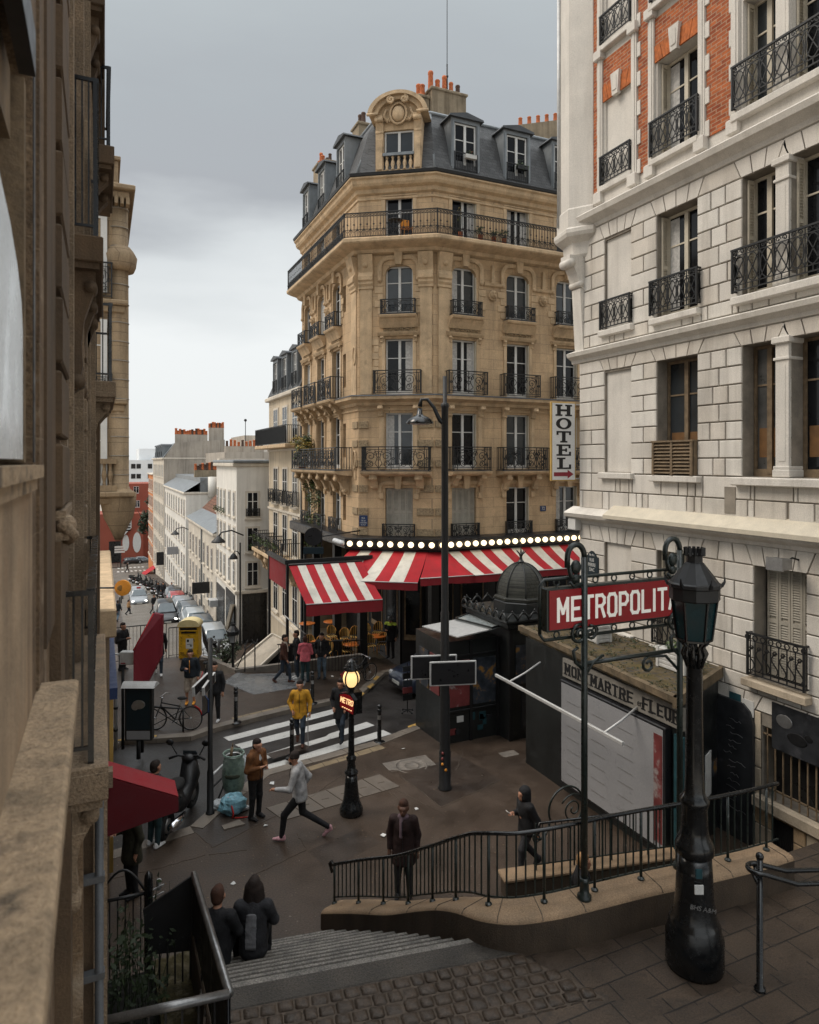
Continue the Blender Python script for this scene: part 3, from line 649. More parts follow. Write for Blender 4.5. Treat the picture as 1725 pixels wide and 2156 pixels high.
def railing(M, par, x0, x1, out, z, h, style='scroll', wall=0.0, m='iron', r=.017, name='railing', left=True, right=True, unit=None, top=.022):
    mb = MB(M)
    def panel(o, e, w, n=1):
        for k in range(n):
            for pl in iron(style, w/n, h-.06):
                mb.tube([Vector(o)+Vector(e)*(p[0]+k*w/n)+Vector((0,0,p[1]+.03)) for p in pl], r, 4, caps=False)
    w = x1-x0; n = max(1, round(w/unit)) if unit else 1
    panel((x0,-out,z), (1,0,0), w, n); d = out-wall
    st = style; 
    for ok, x in ((left,x0),(right,x1)):
        if ok and d > .12:
            style = 'plain' if st in ('scroll','lyre') else st
            panel((x,-out,z), (0,1,0), d); mb.box(x-top*.8,x+top*.8,-out,-wall,z+h-.03,z+h+.005); mb.box(x-.012,x+.012,-out,-wall,z+.02,z+.045)
    style = st
    mb.box(x0-.03,x1+.03,-out-top,-out+top,z+h-.032,z+h+.008); mb.box(x0,x1,-out-.012,-out+.012,z+.02,z+.045)
    for x in (x0,x1): mb.box(x-.02,x+.02,-out-.02,-out+.02,z,z+h)
    return mb.build(name, m, par)
def console(mb, x, zt, w, d, h):             # scrolled bracket below a balcony
    pts = [(0,zt),(-d,zt),(-d,zt-h*.16),(-d*.92,zt-h*.26),(-d*.72,zt-h*.34),(-d*.55,zt-h*.50),(-d*.42,zt-h*.72),(-d*.22,zt-h*.9),(0,zt-h)]
    mb.prism([(p[0],p[1]) for p in pts], x-w/2, x+w/2, 'x')
    mb.tube([(x-w/2-.012,-d*.86,zt-h*.22),(x+w/2+.012,-d*.86,zt-h*.22)], h*.13, 10); mb.tube([(x-w/2-.012,-d*.28,zt-h*.80),(x+w/2+.012,-d*.28,zt-h*.80)], h*.10, 10)
def archband(mb, x, z0, zt, w, o, t, rr):    # moulding round a window head, with drops either side
    a = w/2; pts = [(x-a,z0),(x-a,zt-rr)]+[(x-a+rr-rr*math.cos(k*PI/12),zt-rr+rr*math.sin(k*PI/12)) for k in range(1,7)]+[(x+a-rr+rr*math.sin(k*PI/12),zt-rr+rr*math.cos(k*PI/12)) for k in range(0,6)]+[(x+a,zt-rr),(x+a,z0)]
    n = len(pts); ins = []
    cx, cz = x, (z0+zt)/2
    for i, p in enumerate(pts):
        q0 = pts[max(0,i-1)]; q1 = pts[min(n-1,i+1)]; t_ = Vector((q1[0]-q0[0], q1[1]-q0[1])).normalized(); ins.append((p[0]+t_.y*t, p[1]-t_.x*t))
    vs = []
    for (p, q) in zip(pts, ins): vs += [(p[0],-.0,p[1]),(p[0],-o,p[1]),((p[0]+q[0])/2,-o*1.15,(p[1]+q[1])/2),(q[0],-o*.8,q[1]),(q[0],0,q[1])]
    fs = [(i*5+j,(i+1)*5+j,(i+1)*5+j+1,i*5+j+1) for i in range(n-1) for j in range(4)]+[(0,1,2,3,4),tuple(range((n-1)*5,n*5))[::-1]]
    mb.add(vs, fs, False)
def quoins(mb, x, z0, z1, w, side, h=.30, o=.03):
    z = z0; k = 0
    while z < z1-.1: ww = w if k % 2 else w*.62; mb.bev(min(x,x+side*ww),max(x,x+side*ww),-o,.0,z+.012,z+h-.012,.012); z += h; k += 1
def pot(root_part, M, x, y, z, r=.13, h=.55, m='terracotta'):
    mb = MB(M); mb.lathe([(r,0),(r*.95,h*.1),(r*.82,h*.82),(r*.95,h*.86),(r*.95,h*.94),(r*.75,h)], (x,y,z), 10); return mb.build('chimney_pot', m, root_part)
def leaves(mb, c, rad, n, size, droop=0, sc=(1,1,1)):
    for i in range(n):
        d = Vector((random.gauss(0,1),random.gauss(0,1),random.gauss(0,1))).normalized()*rad*random.random()**.5
        p = Vector(c)+Vector((d.x*sc[0],d.y*sc[1],d.z*sc[2]-droop*random.random()))
        a = Vector((random.uniform(-1,1),random.uniform(-1,1),random.uniform(-.8,.8))).normalized(); b = a.orthogonal().normalized(); s = size*random.uniform(.6,1.3)
        mb.k = random.randint(0, 1) if mb.k < 2 else 2
        mb.add([p-a*s, p+b*s*.45, p+a*s, p-b*s*.45], [(0,1,2,3)], False)
def text(name, body, M, size, m, parent=None, sx=1.0, ext=.006, bold=0.0, align='CENTER'):
    cu = bpy.data.curves.new(name, 'FONT'); cu.body = body; cu.size = size; cu.extrude = ext; cu.align_x = align; cu.align_y = 'CENTER'; cu.offset = bold; cu.resolution_u = 4
    t = bpy.data.objects.new(name, cu); COL.objects.link(t); me = bpy.data.meshes.new_from_object(t); bpy.data.objects.remove(t); bpy.data.curves.remove(cu)
    X = M @ Matrix(((sx,0,0,0),(0,0,-1,0),(0,1,0,0),(0,0,0,1)))
    me.transform(X); me.materials.clear(); me.materials.append(MT(m)); o = bpy.data.objects.new(name, me); COL.objects.link(o)
    if parent is not None: own(o, parent)
    return o
STK = {'M':[((0,0),(0,1)),((0,1),(.5,.35)),((.5,.35),(1,1)),((1,1),(1,0))],'E':[((0,0),(0,1)),((0,1),(1,1)),((0,.5),(.8,.5)),((0,0),(1,0))],'T':[((-.05,1),(1.05,1)),((.5,1),(.5,0))],
 'R':[((0,0),(0,.44)),((0,.56),(0,1)),((0,1),(.7,1)),((.7,1),(1,.86)),((1,.86),(1,.64)),((1,.64),(.7,.5)),((.7,.5),(.2,.5)),((.6,.5),(1,0))],'O':[((.38,1),(.2,1)),((.2,1),(0,.85)),((0,.85),(0,.15)),((0,.15),(.2,0)),((.2,0),(.38,0)),((.62,1),(.8,1)),((.8,1),(1,.85)),((1,.85),(1,.15)),((1,.15),(.8,0)),((.8,0),(.62,0))],
 'P':[((0,0),(0,.40)),((0,.52),(0,1)),((0,1),(.7,1)),((.7,1),(1,.86)),((1,.86),(1,.62)),((1,.62),(.7,.46)),((.7,.46),(.2,.46))],'L':[((0,1),(0,0)),((0,0),(1,0))],'I':[((.08,0),(.08,1))],'A':[((0,0),(.5,1)),((.5,1),(1,0)),((.3,.3),(.75,.3))],'N':[((0,0),(0,1)),((0,1),(1,0)),((1,0),(1,1))],
 'F':[((0,0),(0,1)),((0,1),(1,1)),((0,.5),(.8,.5))],'U':[((0,1),(0,.2)),((0,.2),(.25,0)),((.25,0),(.75,0)),((.75,0),(1,.2)),((1,.2),(1,1))]}
def strokes(name, txt, M, x, z, h, adv, w, m, par, wd=.62, serif=0):
    mb = MB(M)
    for ch in txt:
        cw = adv*wd*(1.15 if ch == 'M' else 1)
        for k, (a, b) in enumerate(STK.get(ch, ())):
            A, B_ = Vector((a[0]*cw,a[1]*(h-w)+w/2)), Vector((b[0]*cw,b[1]*(h-w)+w/2)); d = (B_-A).normalized(); n = Vector((-d.y,d.x))*w/2*(1 if abs(d.y) > .5 or not serif else .6); A -= d*w*.42; B_ += d*w*.42; y = -k*.00025
            q = [A+n,A-n,B_-n,B_+n]; mb.add([(x+p.x,y,z+p.y) for p in q]+[(x+p.x,y+.004,z+p.y) for p in q], [(0,1,2,3),(0,4,5,1),(1,5,6,2),(2,6,7,3),(3,7,4,0)], False)
        if serif:
            for sx_ in {p[0] for st in STK.get(ch, ()) for p in st if p[1] == 0 and ch in 'MTRAFLN' and (ch not in 'L' or p[0] == 0)}: mb.box(x+sx_*cw-w*.95,x+sx_*cw+w*.95,-.003,.003,z,z+w*.4)
            for sx_ in {p[0] for st in STK.get(ch, ()) for p in st if p[1] == 1 and ch in 'MNULA' and ch != 'A'}: mb.box(x+sx_*cw-w*.95,x+sx_*cw+w*.95,-.003,.003,z+h-w*.4,z+h)
        x += adv*(1.12 if ch == 'M' else (.48 if ch == 'I' else 1)) 
    return mb.build(name, m, par)
# ---------------------------------------------------------------- the corner building
U0, V1, U1, V0 = 9.8, 26.9, 12.45, 25.1
HB = thing('corner_apartment_building', 'honey stone corner block with slate mansard, iron balconies and carved dormer over its cut corner', 'building', (11.5,27,-.9))
ML = frame((U0,35.7,0), (0,-1)); MC = frame((U0,V1,0), (U1-U0,V0-V1)); MR = frame((U1,V0,0), (1,0))
WL, WC, WR = 8.8, math.hypot(U1-U0,V0-V1), 13.5
ZB, ZT = -1.2, 19.55
FL = [(4.72,6.72),(7.52,9.9),(10.68,13.05),(14.1,16.15),(17.22,19.1)]
XL = [1.1,3.5,5.9]; XLS = 7.0; XC = [WC*.54]; XR = [1.4,4.05,6.65,9.25,11.85]; WW = 1.16
def holes(xs, w=WW, arch=True, skip=()):
    return [(x-w/2, x+w/2, FL[f][0], FL[f][1], (.34 if f == 3 else 0)) for x in xs for f in range(5) if f not in skip]
for M, Wd, xs, extra in ((ML,WL,XL,[(XLS-.2,XLS+.2,FL[f][0]+.5,FL[f][1]-.35) for f in range(4)]),(MC,WC,XC,[]),(MR,WR,XR,[])):
    mb = MB(M); wallgrid(mb, Wd, 4.28, ZT, holes(xs)+extra); mb.build('wall','limestone',HB)
mb = MB(); mb.quad((U0,35.7,ZB),(22,35.7,ZB),(22,35.7,ZT),(U0,35.7,ZT)); mb.quad((U1+WR,V0,ZB),(U1+WR,35.7,ZB),(U1+WR,35.7,ZT),(U1+WR,V0,ZT)); mb.build('party_wall','chimney_render',HB)
def outline(d, zl=None):                      # the building's street outline pushed out by d (negative: inwards)
    def off(p, dr): n = Vector((dr[1], -dr[0])); return Vector(p)+n*d
    dl = Vector((0,-1)); dc = Vector((U1-U0,V0-V1)).normalized(); dr = Vector((1,0))
    def isect(p, r, q, s): t = ((q-p).x*s.y-(q-p).y*s.x)/(r.x*s.y-r.y*s.x); return p+r*t
    nl, nc, nr = Vector((-1,0)), Vector((dc.y,-dc.x)), Vector((0,-1))
    a = Vector((U0,35.7))+nl*d; b = isect(Vector((U0,V1))+nl*d, dl, Vector((U0,V1))+nc*d, dc); c = isect(Vector((U1,V0))+nc*d, dc, Vector((U1,V0))+nr*d, dr); e = Vector((U1+WR,V0))+nr*d
    return [a,b,c,e]
def ring(name, prof, m, par=HB):              # a moulding carried round the three facades; prof [(out,z)]
    mb = MB(); n = len(prof); vs = []
    for o, z in prof: vs += [(p.x,p.y,z) for p in outline(o)]
    fs = [(j*4+i,j*4+i+1,(j+1)*4+i+1,(j+1)*4+i) for j in range(n-1) for i in range(3)]
    mb.add(vs, fs, False); mb.add([vs[j*4] for j in range(n)]+[vs[j*4+3] for j in range(n)], [tuple(range(n))[::-1], tuple(range(n,2*n))], False)
    return mb.build(name, m, par)
ring('roof_cornice', [(0,19.2),(.10,19.26),(.12,19.42),(.28,19.5),(.34,19.6),(.36,19.74),(.44,19.80),(.44,19.86),(0,19.9)], 'carved_stone')
ring('gutter', [(.30,19.87),(.47,19.88),(.50,20.0),(.44,20.02),(.40,19.93),(.30,19.93)], 'iron')
ring('string_course', [(0,18.98),(.05,19.0),(.05,19.08),(0,19.1)], 'carved_stone')
ring('balcony_slab', [(0,16.62),(.22,16.68),(.30,16.80),(.62,16.88),(.80,16.95),(.84,17.0),(.84,17.12),(.78,17.17),(0,17.18)], 'carved_stone')
ring('floor_cornice', [(0,10.18),(.10,10.22),(.12,10.34),(.30,10.42),(.42,10.46),(.44,10.58),(.40,10.62),(0,10.66)], 'carved_stone')
ring('zinc_flashing', [(.0,10.661),(.40,10.625),(.455,10.58),(.455,10.60),(.40,10.645),(.0,10.685)], 'dark_zinc')
ring('frieze_moulding', [(0,9.98),(.06,10.0),(.06,10.06),(0,10.08)], 'carved_stone')
ring('plinth_band', [(0,4.28),(.10,4.3),(.10,4.42),(.04,4.5),(0,4.52)], 'carved_stone')
# upper balcony railing: one run per facade
o3 = outline(.76)
for a, b in zip(o3[:-1], o3[1:]):
    d = (b-a); Mx = frame((a.x,a.y,0), (d.x,d.y)); railing(Mx, HB, 0, d.length, 0, 17.19, 1.02, 'bars', left=False, right=False, unit=2.24, name='balcony_railing', r=.014)
# windows
k = 0
for M, xs, nm in ((ML,XL,'l'),(MC,XC,'c'),(MR,XR,'r')):
    for x in xs:
        for f, (z0, z1) in enumerate(FL):
            k += 1; mb = MB(M)
            if f == 0 and nm != 'l' and x < 2:
                shutter(M, HB, x-WW/2+.02, x+WW/2-.02, .14, z0+.02, z1-.02, panels=4)
                w = window(M, HB, x, z0, z1, WW, y=.23)
            else: w = window(M, HB, x, z0, z1, WW, y=.2, curtain=(0,1,0,3,0,0,2)[(k*5) % 7])
            # louvred shutters folded into the reveal of the right-hand jamb
            if nm == 'r' and f > 0 or (f == 0 and x > 2):
                s = MB(M); s.box(x+WW/2-.035,x+WW/2-.005,.0,.16,z0+.03,z1-(.35 if f == 3 else .03)); z = z0+.1
                while z < z1-.4: s.box(x+WW/2-.045,x+WW/2-.034,.02,.14,z,z+.03); z += .07
                s.build('folded_shutter','cream_paint',HB)
            # surrounds
            if f == 4:
                mb.box(x-WW/2-.16,x-WW/2,-.03,.0,z0,z1+.0); mb.box(x+WW/2,x+WW/2+.16,-.03,0,z0,z1); mb.box(x-.75,x+.75,-.04,0,19.12,19.17)
            elif f == 3:
                archband(mb, x, z1-.55, z1+.42, WW+.62, .10, .17, .48); mb.prism([(x-.13,z1+.02),(x+.13,z1+.02),(x+.18,z1+.58),(x-.18,z1+.58)], -.20, 0, 'y')
                for s in (-1,1): mb.ball((x+s*(WW/2+.22),-.06,z1-.60), .10, 8, 6)
                quoins(mb, x-WW/2-.10, z0, z1-.6, .34, -1); quoins(mb, x+WW/2+.10, z0, z1-.6, .34, 1)
            elif f == 2:
                cornice(mb, x-.88, x+.88, [(0,z1+.10),(.10,z1+.12),(.16,z1+.22),(.18,z1+.28),(0,z1+.3)]); cornice(mb, x-.80, x+.80, [(0,13.62),(.10,13.5),(.22,13.74),(.30,13.86),(0,13.9)])
                for s in (-1,1): console(mb, x+s*.70, z1+.12, .12, .12, .3); 
                mb.box(x-WW/2-.14,x-WW/2,-.035,0,z0,z1+.1); mb.box(x+WW/2,x+WW/2+.14,-.035,0,z0,z1+.1)
                if nm == 'c': quoins(mb, x-WW/2-.28, z0, z1, .30, -1); quoins(mb, x+WW/2+.28, z0, z1, .30, 1)
            elif f == 1:
                for s in (-1,1): mb.box(x+s*(WW/2+.14)-.11,x+s*(WW/2+.14)+.11,-.05,0,z0,z1+.1); mb.box(x+s*(WW/2+.14)-.06,x+s*(WW/2+.14)+.06,-.07,-.05,z0+.2,z1-.2); console(mb, x+s*(WW/2+.16), 10.2, .2, .34, .5)
                mb.box(x-.55,x+.55,-.04,0,z1+.12,z1+.16)
            else:
                archband(mb, x, z1-.18, z1+.30, WW+.60, .10, .16, .30); mb.prism([(x-.10,z1-.02),(x+.10,z1-.02),(x+.17,z1+.62),(x-.17,z1+.62)], -.24, 0, 'y')
                for s in (-1,1): mb.bev(x+s*(WW/2+.16)-.10,x+s*(WW/2+.16)+.10,-.09,0,z1-.45,z1-.18,.02)
            if mb.v: mb.build('window_surround','carved_stone',HB)
            if f == 2:
                mb = MB(M); n = 15       # carved frieze panel over the window
                for i in range(n): mb.ball((x-.55+1.1*i/(n-1),-.03,z1+.42+.03*math.sin(i*2)), .055, 6, 4)
                mb.box(x-.66,x+.66,-.02,0,z1+.30,z1+.55); mb.build('carved_frieze','vermiculated_stone',HB)
# balconies
def balcony(M, x, w, z, d, h, style, cons=None, unit=None, rail='railing', slab=True, th=.17):
    mb = MB(M)
    if slab: cornice(mb, x-w/2-.06, x+w/2+.06, [(0,z-th-.05),(d*.75,z-th),(d+.02,z-th*.6),(d+.05,z-.03),(d+.05,z),(0,z+.012)])
    if cons:
        for cx, cw, ch in cons: console(mb, x+cx, z-th+.02, cw, d*.86, ch)
    if mb.v:
        b = mb.build('balcony','carved_stone',HB); fl = MB(M); fl.box(x-w/2-.07,x+w/2+.07,-d-.055,-.01,z+.0125,z+.03); fl.build('flashing','dark_zinc',b)
    else: b = HB
    railing(M, b, x-w/2, x+w/2, d-.02, z+.03, h, style, name='railing', unit=unit)
for x in XC:
    balcony(MC, x-.05, 2.75, 7.42, .62, 1.0, 'scroll', [(-.95,.3,.62),(.95,.3,.62)], 1.4); balcony(MC, x-.02, 1.95, 10.66, .40, .98, 'scroll', slab=False); balcony(MC, x, 1.42, 14.02, .34, .62, 'scroll')
    balcony(MC, x, 1.32, 4.62, .20, .60, 'scroll', slab=False)
for i, x in enumerate(XR):
    balcony(MR, x+(.05 if i else .1), 1.75 if i == 0 else 2.2, 7.42, .55, 1.0, 'scroll', [(-.75,.22,.75),(.75,.22,.75)] if i else [(-.6,.22,.5),(.6,.22,.5)], 1.1 if i else None); balcony(MR, x, 1.8, 10.66, .40, .98, 'scroll', slab=False); balcony(MR, x, 1.34, 14.02, .34, .62, 'scroll'); balcony(MR, x, 1.26, 4.62, .18, .60, 'scroll', slab=False)
balcony(ML, 4.35, 7.3, 7.42, .75, 1.0, 'scroll', [(-3.3,.3,.9),(-2.0,.3,.9),(-.7,.3,.9),(.6,.3,.9),(1.9,.3,.9),(3.2,.3,.9)], 1.2)
for x in XL: balcony(ML, x, 1.9, 10.66, .62, 1.0, 'scroll', [(-.6,.2,.6),(.6,.2,.6)]); balcony(ML, x, 1.36, 14.02, .36, .66, 'scroll'); balcony(ML, x, 1.3, 4.62, .2, .62, 'scroll', slab=False)
# corner pilasters under the top balcony, ornament bands and consoles
def pilaster(M, x, w):
    mb = MB(M); mb.box(x-w/2,x+w/2,-.06,0,10.7,15.2); cornice(mb, x-w/2-.06, x+w/2+.06, [(0,15.15),(.10,15.2),(.10,15.3),(.16,15.4),(.16,15.5),(.22,15.56),(.22,15.72),(.12,15.9),(.2,16.2),(.3,16.62),(0,16.62)]); mb.ball((x,-.16,16.2), .13, 10, 8)
    mb.build('pilaster','carved_stone',HB)
for M, x, w in ((MC,.34,.5),(MC,WC-.34,.5),(MR,.42,.5),(ML,WL-.45,.6)): pilaster(M, x, w)
for M, xs in ((MR,[2.75,5.35,7.95,10.55]),(ML,[2.3,4.7])):
    for x in xs:
        mb = MB(M); cornice(mb, x-.42, x+.42, [(0,15.45),(.08,15.5),(.12,15.62),(0,15.64)]); mb.prism([(x-.09,15.6),(x+.09,15.6),(x+.05,16.4),(x-.05,16.4)], -.12, 0, 'y')
        mb.ball((x,-.08,15.12), .17, 10, 8, (1,.8,1.15)); mb.ball((x-.06,-.2,15.18), .04, 6, 5); mb.ball((x+.06,-.2,15.18), .04, 6, 5); mb.ball((x,-.2,15.05), .06, 6, 5, (1,1,.6))
        for i in range(9): a = PI+i*PI/8; mb.ball((x+.17*math.cos(a),-.05,15.10+.2*math.sin(a)), .05, 6, 4)
        mb.build('carved_mask','carved_stone',HB)
for z in (4.75,5.6,6.55,7.6,8.45,9.25):
    for M, xa, xb in ((MC,.03,.42),(MC,WC-.72,WC-.03),(ML,WL-.62,WL-.03),(MR,.03,.55)): mb = MB(M); mb.bev(xa,xb,-.05,0,z,z+.30,.012); mb.build('vermiculated_band','vermiculated_stone',HB)
mb = MB(ML)                                   # oval cartouches on the corner pier
for z in (7.9,12.4):
    mb.tube([(WL-.32+.17*math.cos(t),-.07,z+.38*math.sin(t)) for t in [i*PI/10 for i in range(20)]], .035, 6, True); mb.prism([(WL-.42,z-.8),(WL-.22,z-.8),(WL-.25,z-.4),(WL-.39,z-.4)], -.05, 0, 'y')
mb.build('cartouche','carved_stone',HB)
# number and street plates
def plate(M, x, z, w, h, txt, m='plate_blue', size=.2, par=HB, rows=None, y=-.02, name='street_plate'):
    mb = MB(M); mb.bev(x-w/2,x+w/2,y-.02,y,z-h/2,z+h/2,.008); p = mb.build(name, m, par)
    rows = rows or [(txt,0,size)]
    for t, dz, s in rows: text('lettering', t, M @ Matrix.Translation((x,y-.021,z+dz)), s, 'white_paint', p, .8, .002)
    return p
plate(MC, .23, 5.35, .36, .46, '', rows=[('RUE',.12,.10),('DE LA',.01,.09),('FONTAINE',-.08,.075),('DU BUT',-.165,.075)], y=-.05)
plate(MR, 5.35, 5.75, .30, .24, '72', size=.2, name='number_plate')
# mansard
o0 = outline(.18); o1 = outline(-1.05); RZ0, RZ1 = 19.93, 23.05
mb = MB()
for i in range(3):
    a, b, c, d = o0[i], o0[i+1], o1[i+1], o1[i]; m0 = a.lerp(d,.12); m1 = b.lerp(c,.12)
    mid0 = a.lerp(d,.62); mid1 = b.lerp(c,.62)
    mb.quad((a.x,a.y,RZ0),(b.x,b.y,RZ0),(mid1.x,mid1.y,RZ0+2.3),(mid0.x,mid0.y,RZ0+2.3)); mb.quad((mid0.x,mid0.y,RZ0+2.3),(mid1.x,mid1.y,RZ0+2.3),(c.x,c.y,RZ1),(d.x,d.y,RZ1))
rf = mb.build('mansard_roof','slate',HB)
mb = MB(); pts = [(p.x,p.y) for p in o1]; mb.add([(p[0],p[1],RZ1) for p in pts]+[(17,29.5,24.0),(17,35.7,24.0),(U1+WR,29.5,24.0)], [(0,1,4,5),(1,2,4),(2,3,6,4)]); mb.build('zinc_roof','zinc',HB)
mb = MB(); mb.tube([(p.x,p.y,RZ1+.02) for p in o1], .09, 6); mb.tube([(o0[1].x,o0[1].y,RZ0),(o1[1].x,o1[1].y,RZ1)], .06, 6); mb.tube([(o0[2].x,o0[2].y,RZ0),(o1[2].x,o1[2].y,RZ1)], .06, 6); mb.build('ridge_flashing','zinc',HB)
def dormer(M, x, w=1.05, z0=20.25, z1=22.35, y=-.02, dep=1.5, par=HB, planter=None):
    mb = MB(M); t = .16; a, b = x-w/2-t, x+w/2+t
    mb.box(a,a+t,y,y+dep,z0-.2,z1); mb.box(b-t,b,y,y+dep,z0-.2,z1); mb.box(a,b,y,y+dep,z1,z1+.16); mb.box(a+t,b-t,y,y+dep,z0-.2,z0)
    mb.box(a+t*.3,a+t*.8,y-.03,y,z0-.2,z1); mb.box(b-t*.8,b-t*.3,y-.03,y,z0-.2,z1); d = mb.build('dormer','zinc',par)
    m2 = MB(M); m2.prism([(a-.14,z1+.16),(b+.14,z1+.16),(b+.10,z1+.24),(x,z1+.42),(a-.10,z1+.24)], y-.14, y+dep, 'y'); m2.build('dormer_roof','dark_zinc',d)
    window(M, d, x, z0+.02, z1-.02, w-.02, y=y+.10); railing(M, d, x-w/2, x+w/2, -y+.06, z0+.05, .75, 'plain', r=.009)
    if planter:
        m3 = MB(M); m3.box(x-.1,x+.42,y-.22,y-.06,z0+.55,z0+.72); p = m3.build('window_box','planter_white' if planter == 1 else 'iron',d)
        m4 = MB(M); leaves(m4, (x+.16,y-.14,z0+.82), .28 if planter == 2 else .16, 120 if planter == 2 else 50, .05, .25 if planter == 2 else 0, (1.3,.5,.8)); m4.k = 2; leaves(m4, (x+.2,y-.14,z0+.84), .15, 14, .035) if planter == 1 else 0
        m4.build('foliage',['leaf_dark','leaf_green','flower_red'],d)
dormer(MR, 1.45, planter=1); dormer(MR, 4.0, planter=2); dormer(MR, 6.5); dormer(MR, 9.1)
for x in (.9,3.7,6.6): dormer(ML, x, w=.95)
# stone pediment dormer over the cut corner
xc = WC*.54; ped = MB(MC)
for s in (-1,1): ped.box(xc+s*.80-.16,xc+s*.80+.16,-.14,1.2,19.95,22.42); ped.bev(xc+s*.80-.12,xc+s*.80+.12,-.19,-.14,20.2,21.5,.02); console(ped, xc+s*.80, 22.44, .30, .32, .8)
ped.box(xc-.64,xc+.64,-.10,1.2,19.95,20.2); ped.box(xc-.64,xc+.64,-.0,1.2,21.92,22.46)
# curved broken pediment
def arcpts(r, z, a0, a1, n=12): return [(xc+r*math.cos(a0+(a1-a0)*i/n), z+.28+r*.80*math.sin(a0+(a1-a0)*i/n)) for i in range(n+1)]
outer = arcpts(1.22, 22.2, R(14), R(166), 18); inner = arcpts(.86, 22.16, R(166), R(14), 18)
n = 19
for lay, (ro, ri, y0) in enumerate(((1.26,1.08,-.42),(1.08,.88,-.26))):
    A = arcpts(ro, 22.12, R(8), R(172), 22); Bq = arcpts(ri, 22.12, R(8), R(172), 22); vs = []
    for p, q in zip(A, Bq): vs += [(p[0],y0,p[1]),(p[0],.9,p[1]),(q[0],y0,q[1]),(q[0],.9,q[1])]
    fs = []
    for i in range(22): b = i*4; fs += [(b,b+4,b+5,b+1),(b+2,b+3,b+7,b+6),(b,b+2,b+6,b+4),(b+1,b+5,b+7,b+3)]
    fs += [(0,1,3,2),(88,90,91,89)]; ped.add(vs, fs, False)
pts = arcpts(.90, 22.12, 0, PI, 16); ped.prism([(p[0],p[1]) for p in pts], -.06, .9, 'y')
ped.tube([(-1.28+xc,-.40,22.46),(-.80+xc,-.40,22.46)], .06, 6); ped.tube([(.80+xc,-.40,22.46),(1.28+xc,-.40,22.46)], .06, 6)
pdo = ped.build('carved_dormer','carved_stone',HB)
sh = MB(MC); sh.ball((xc,-.16,22.52), .27, 14, 10, (1,.6,1.25)); sh.tube([(xc+.34*math.cos(t),-.16,22.54+.44*math.sin(t)) for t in [i*PI/9 for i in range(18)]], .05, 6, True)
for s in (-1,1):
    sh.tube([(p[0],-.34,p[1]) for p in pspiral(xc+s*.28,23.05,.17,.02,1.6,R(90),-s,12)], .055, 6); sh.tube([(xc+s*.45,-.14,22.2),(xc+s*.62,-.16,22.45),(xc+s*.50,-.16,22.75)], .05, 6)
    for i in range(7): sh.ball((xc+s*(.36+.05*i),-.12,22.28+.05*math.sin(i*2.)+.03*i), .055, 6, 4)
    sh.tube([(p[0],-.12,p[1]) for p in pspiral(xc+s*.62,22.40,.13,.02,1.3,R(0),s,12)], .035, 6)
sh.build('carved_shield','carved_stone',pdo)
window(MC, pdo, xc, 20.55, 21.9, 1.24, y=.12, trans=2); mb = MB(MC)
for i in range(5): mb.lathe([(.07,0),(.07,.06),(.045,.1),(.085,.26),(.075,.34),(.04,.46),(.06,.52),(.06,.58)], (xc-.5+.25*i,-.06,20.2), 10)
mb.build('baluster','carved_stone',pdo); mb = MB(MC); mb.box(xc-.66,xc+.66,-.18,.06,20.78,20.9); mb.build('balustrade_cap','zinc',pdo)
# chimneys
def chimney(M, x0, x1, y0, y1, z0, z1, pots, par=HB, m='chimney_render', ph=.6, pm=None):
    mb = MB(M); mb.box(x0,x1,y0,y1,z0,z1); mb.bev(x0-.07,x1+.07,y0-.07,y1+.07,z1,z1+.14,.03); c = mb.build('chimney', m, par)
    for i in range(pots):
        t = (i+.5)/pots; pot(c, M, x0+(x1-x0)*(t if x1-x0 >= y1-y0 else .5), y0+(y1-y0)*(t if y1-y0 > x1-x0 else .5), z1+.14, random.uniform(.10,.145), ph*random.uniform(.6,1.35), pm or random.choice(['terracotta','terracotta','dark_pot']))
    return c
I4 = Matrix.Identity(4)
p = at(948,240,v=28.3); chimney(I4, p.x-.95, p.x+.85, p.y, p.y+1.0, 22.6, 25.5, 5, ph=.75); chimney(I4, p.x-1.5, p.x-1.0, p.y+.2, p.y+1.0, 22.6, 25.1, 2, ph=.75)
mb = MB(); mb.tube([(p.x+.1,p.y+.5,25.6),(p.x+.1,p.y+.5,27.2)], .035, 6); mb.tube([(p.x+.1,p.y+.5,27.2),(p.x+.1,p.y+.5,33)], .018, 5); mb.ball((p.x+.1,p.y+.5,26.6), .07, 8, 6); mb.build('antenna_mast','iron',HB)
p = at(1118,262,v=29.5); chimney(I4, p.x-.3, p.x+.5, p.y, p.y+.6, 22.8, 23.6, 3)
for px, py, vv, n in ((757,268,29.6,2),(688,345,32.2,2),(672,352,34.6,3)):
    q = at(px, py, u=11.3); chimney(I4, 11.1, 11.75, q.y-.45, q.y+.45, 21.8, q.z+.35, n)
mb = MB(); q = at(1145,262,v=33.5); mb.box(q.x-1.9,q.x+6,33.5,33.9,22,q.z+.1); mb.add([(q.x-1.9,33.5,q.z+.1),(q.x+6,33.5,q.z+.1),(q.x+6,33.5,q.z+2.6),(q.x-1.9,33.9,q.z+.1),(q.x+6,33.9,q.z+.1),(q.x+6,33.9,q.z+2.6)], [(0,1,2),(3,5,4),(0,2,5,3)]); wl = mb.build('gable_chimney','chimney_render',HB)
for i in range(9): pot(wl, I4, q.x-1.5+i*.62, 33.7, q.z+.2+i*.2, .13, .5)
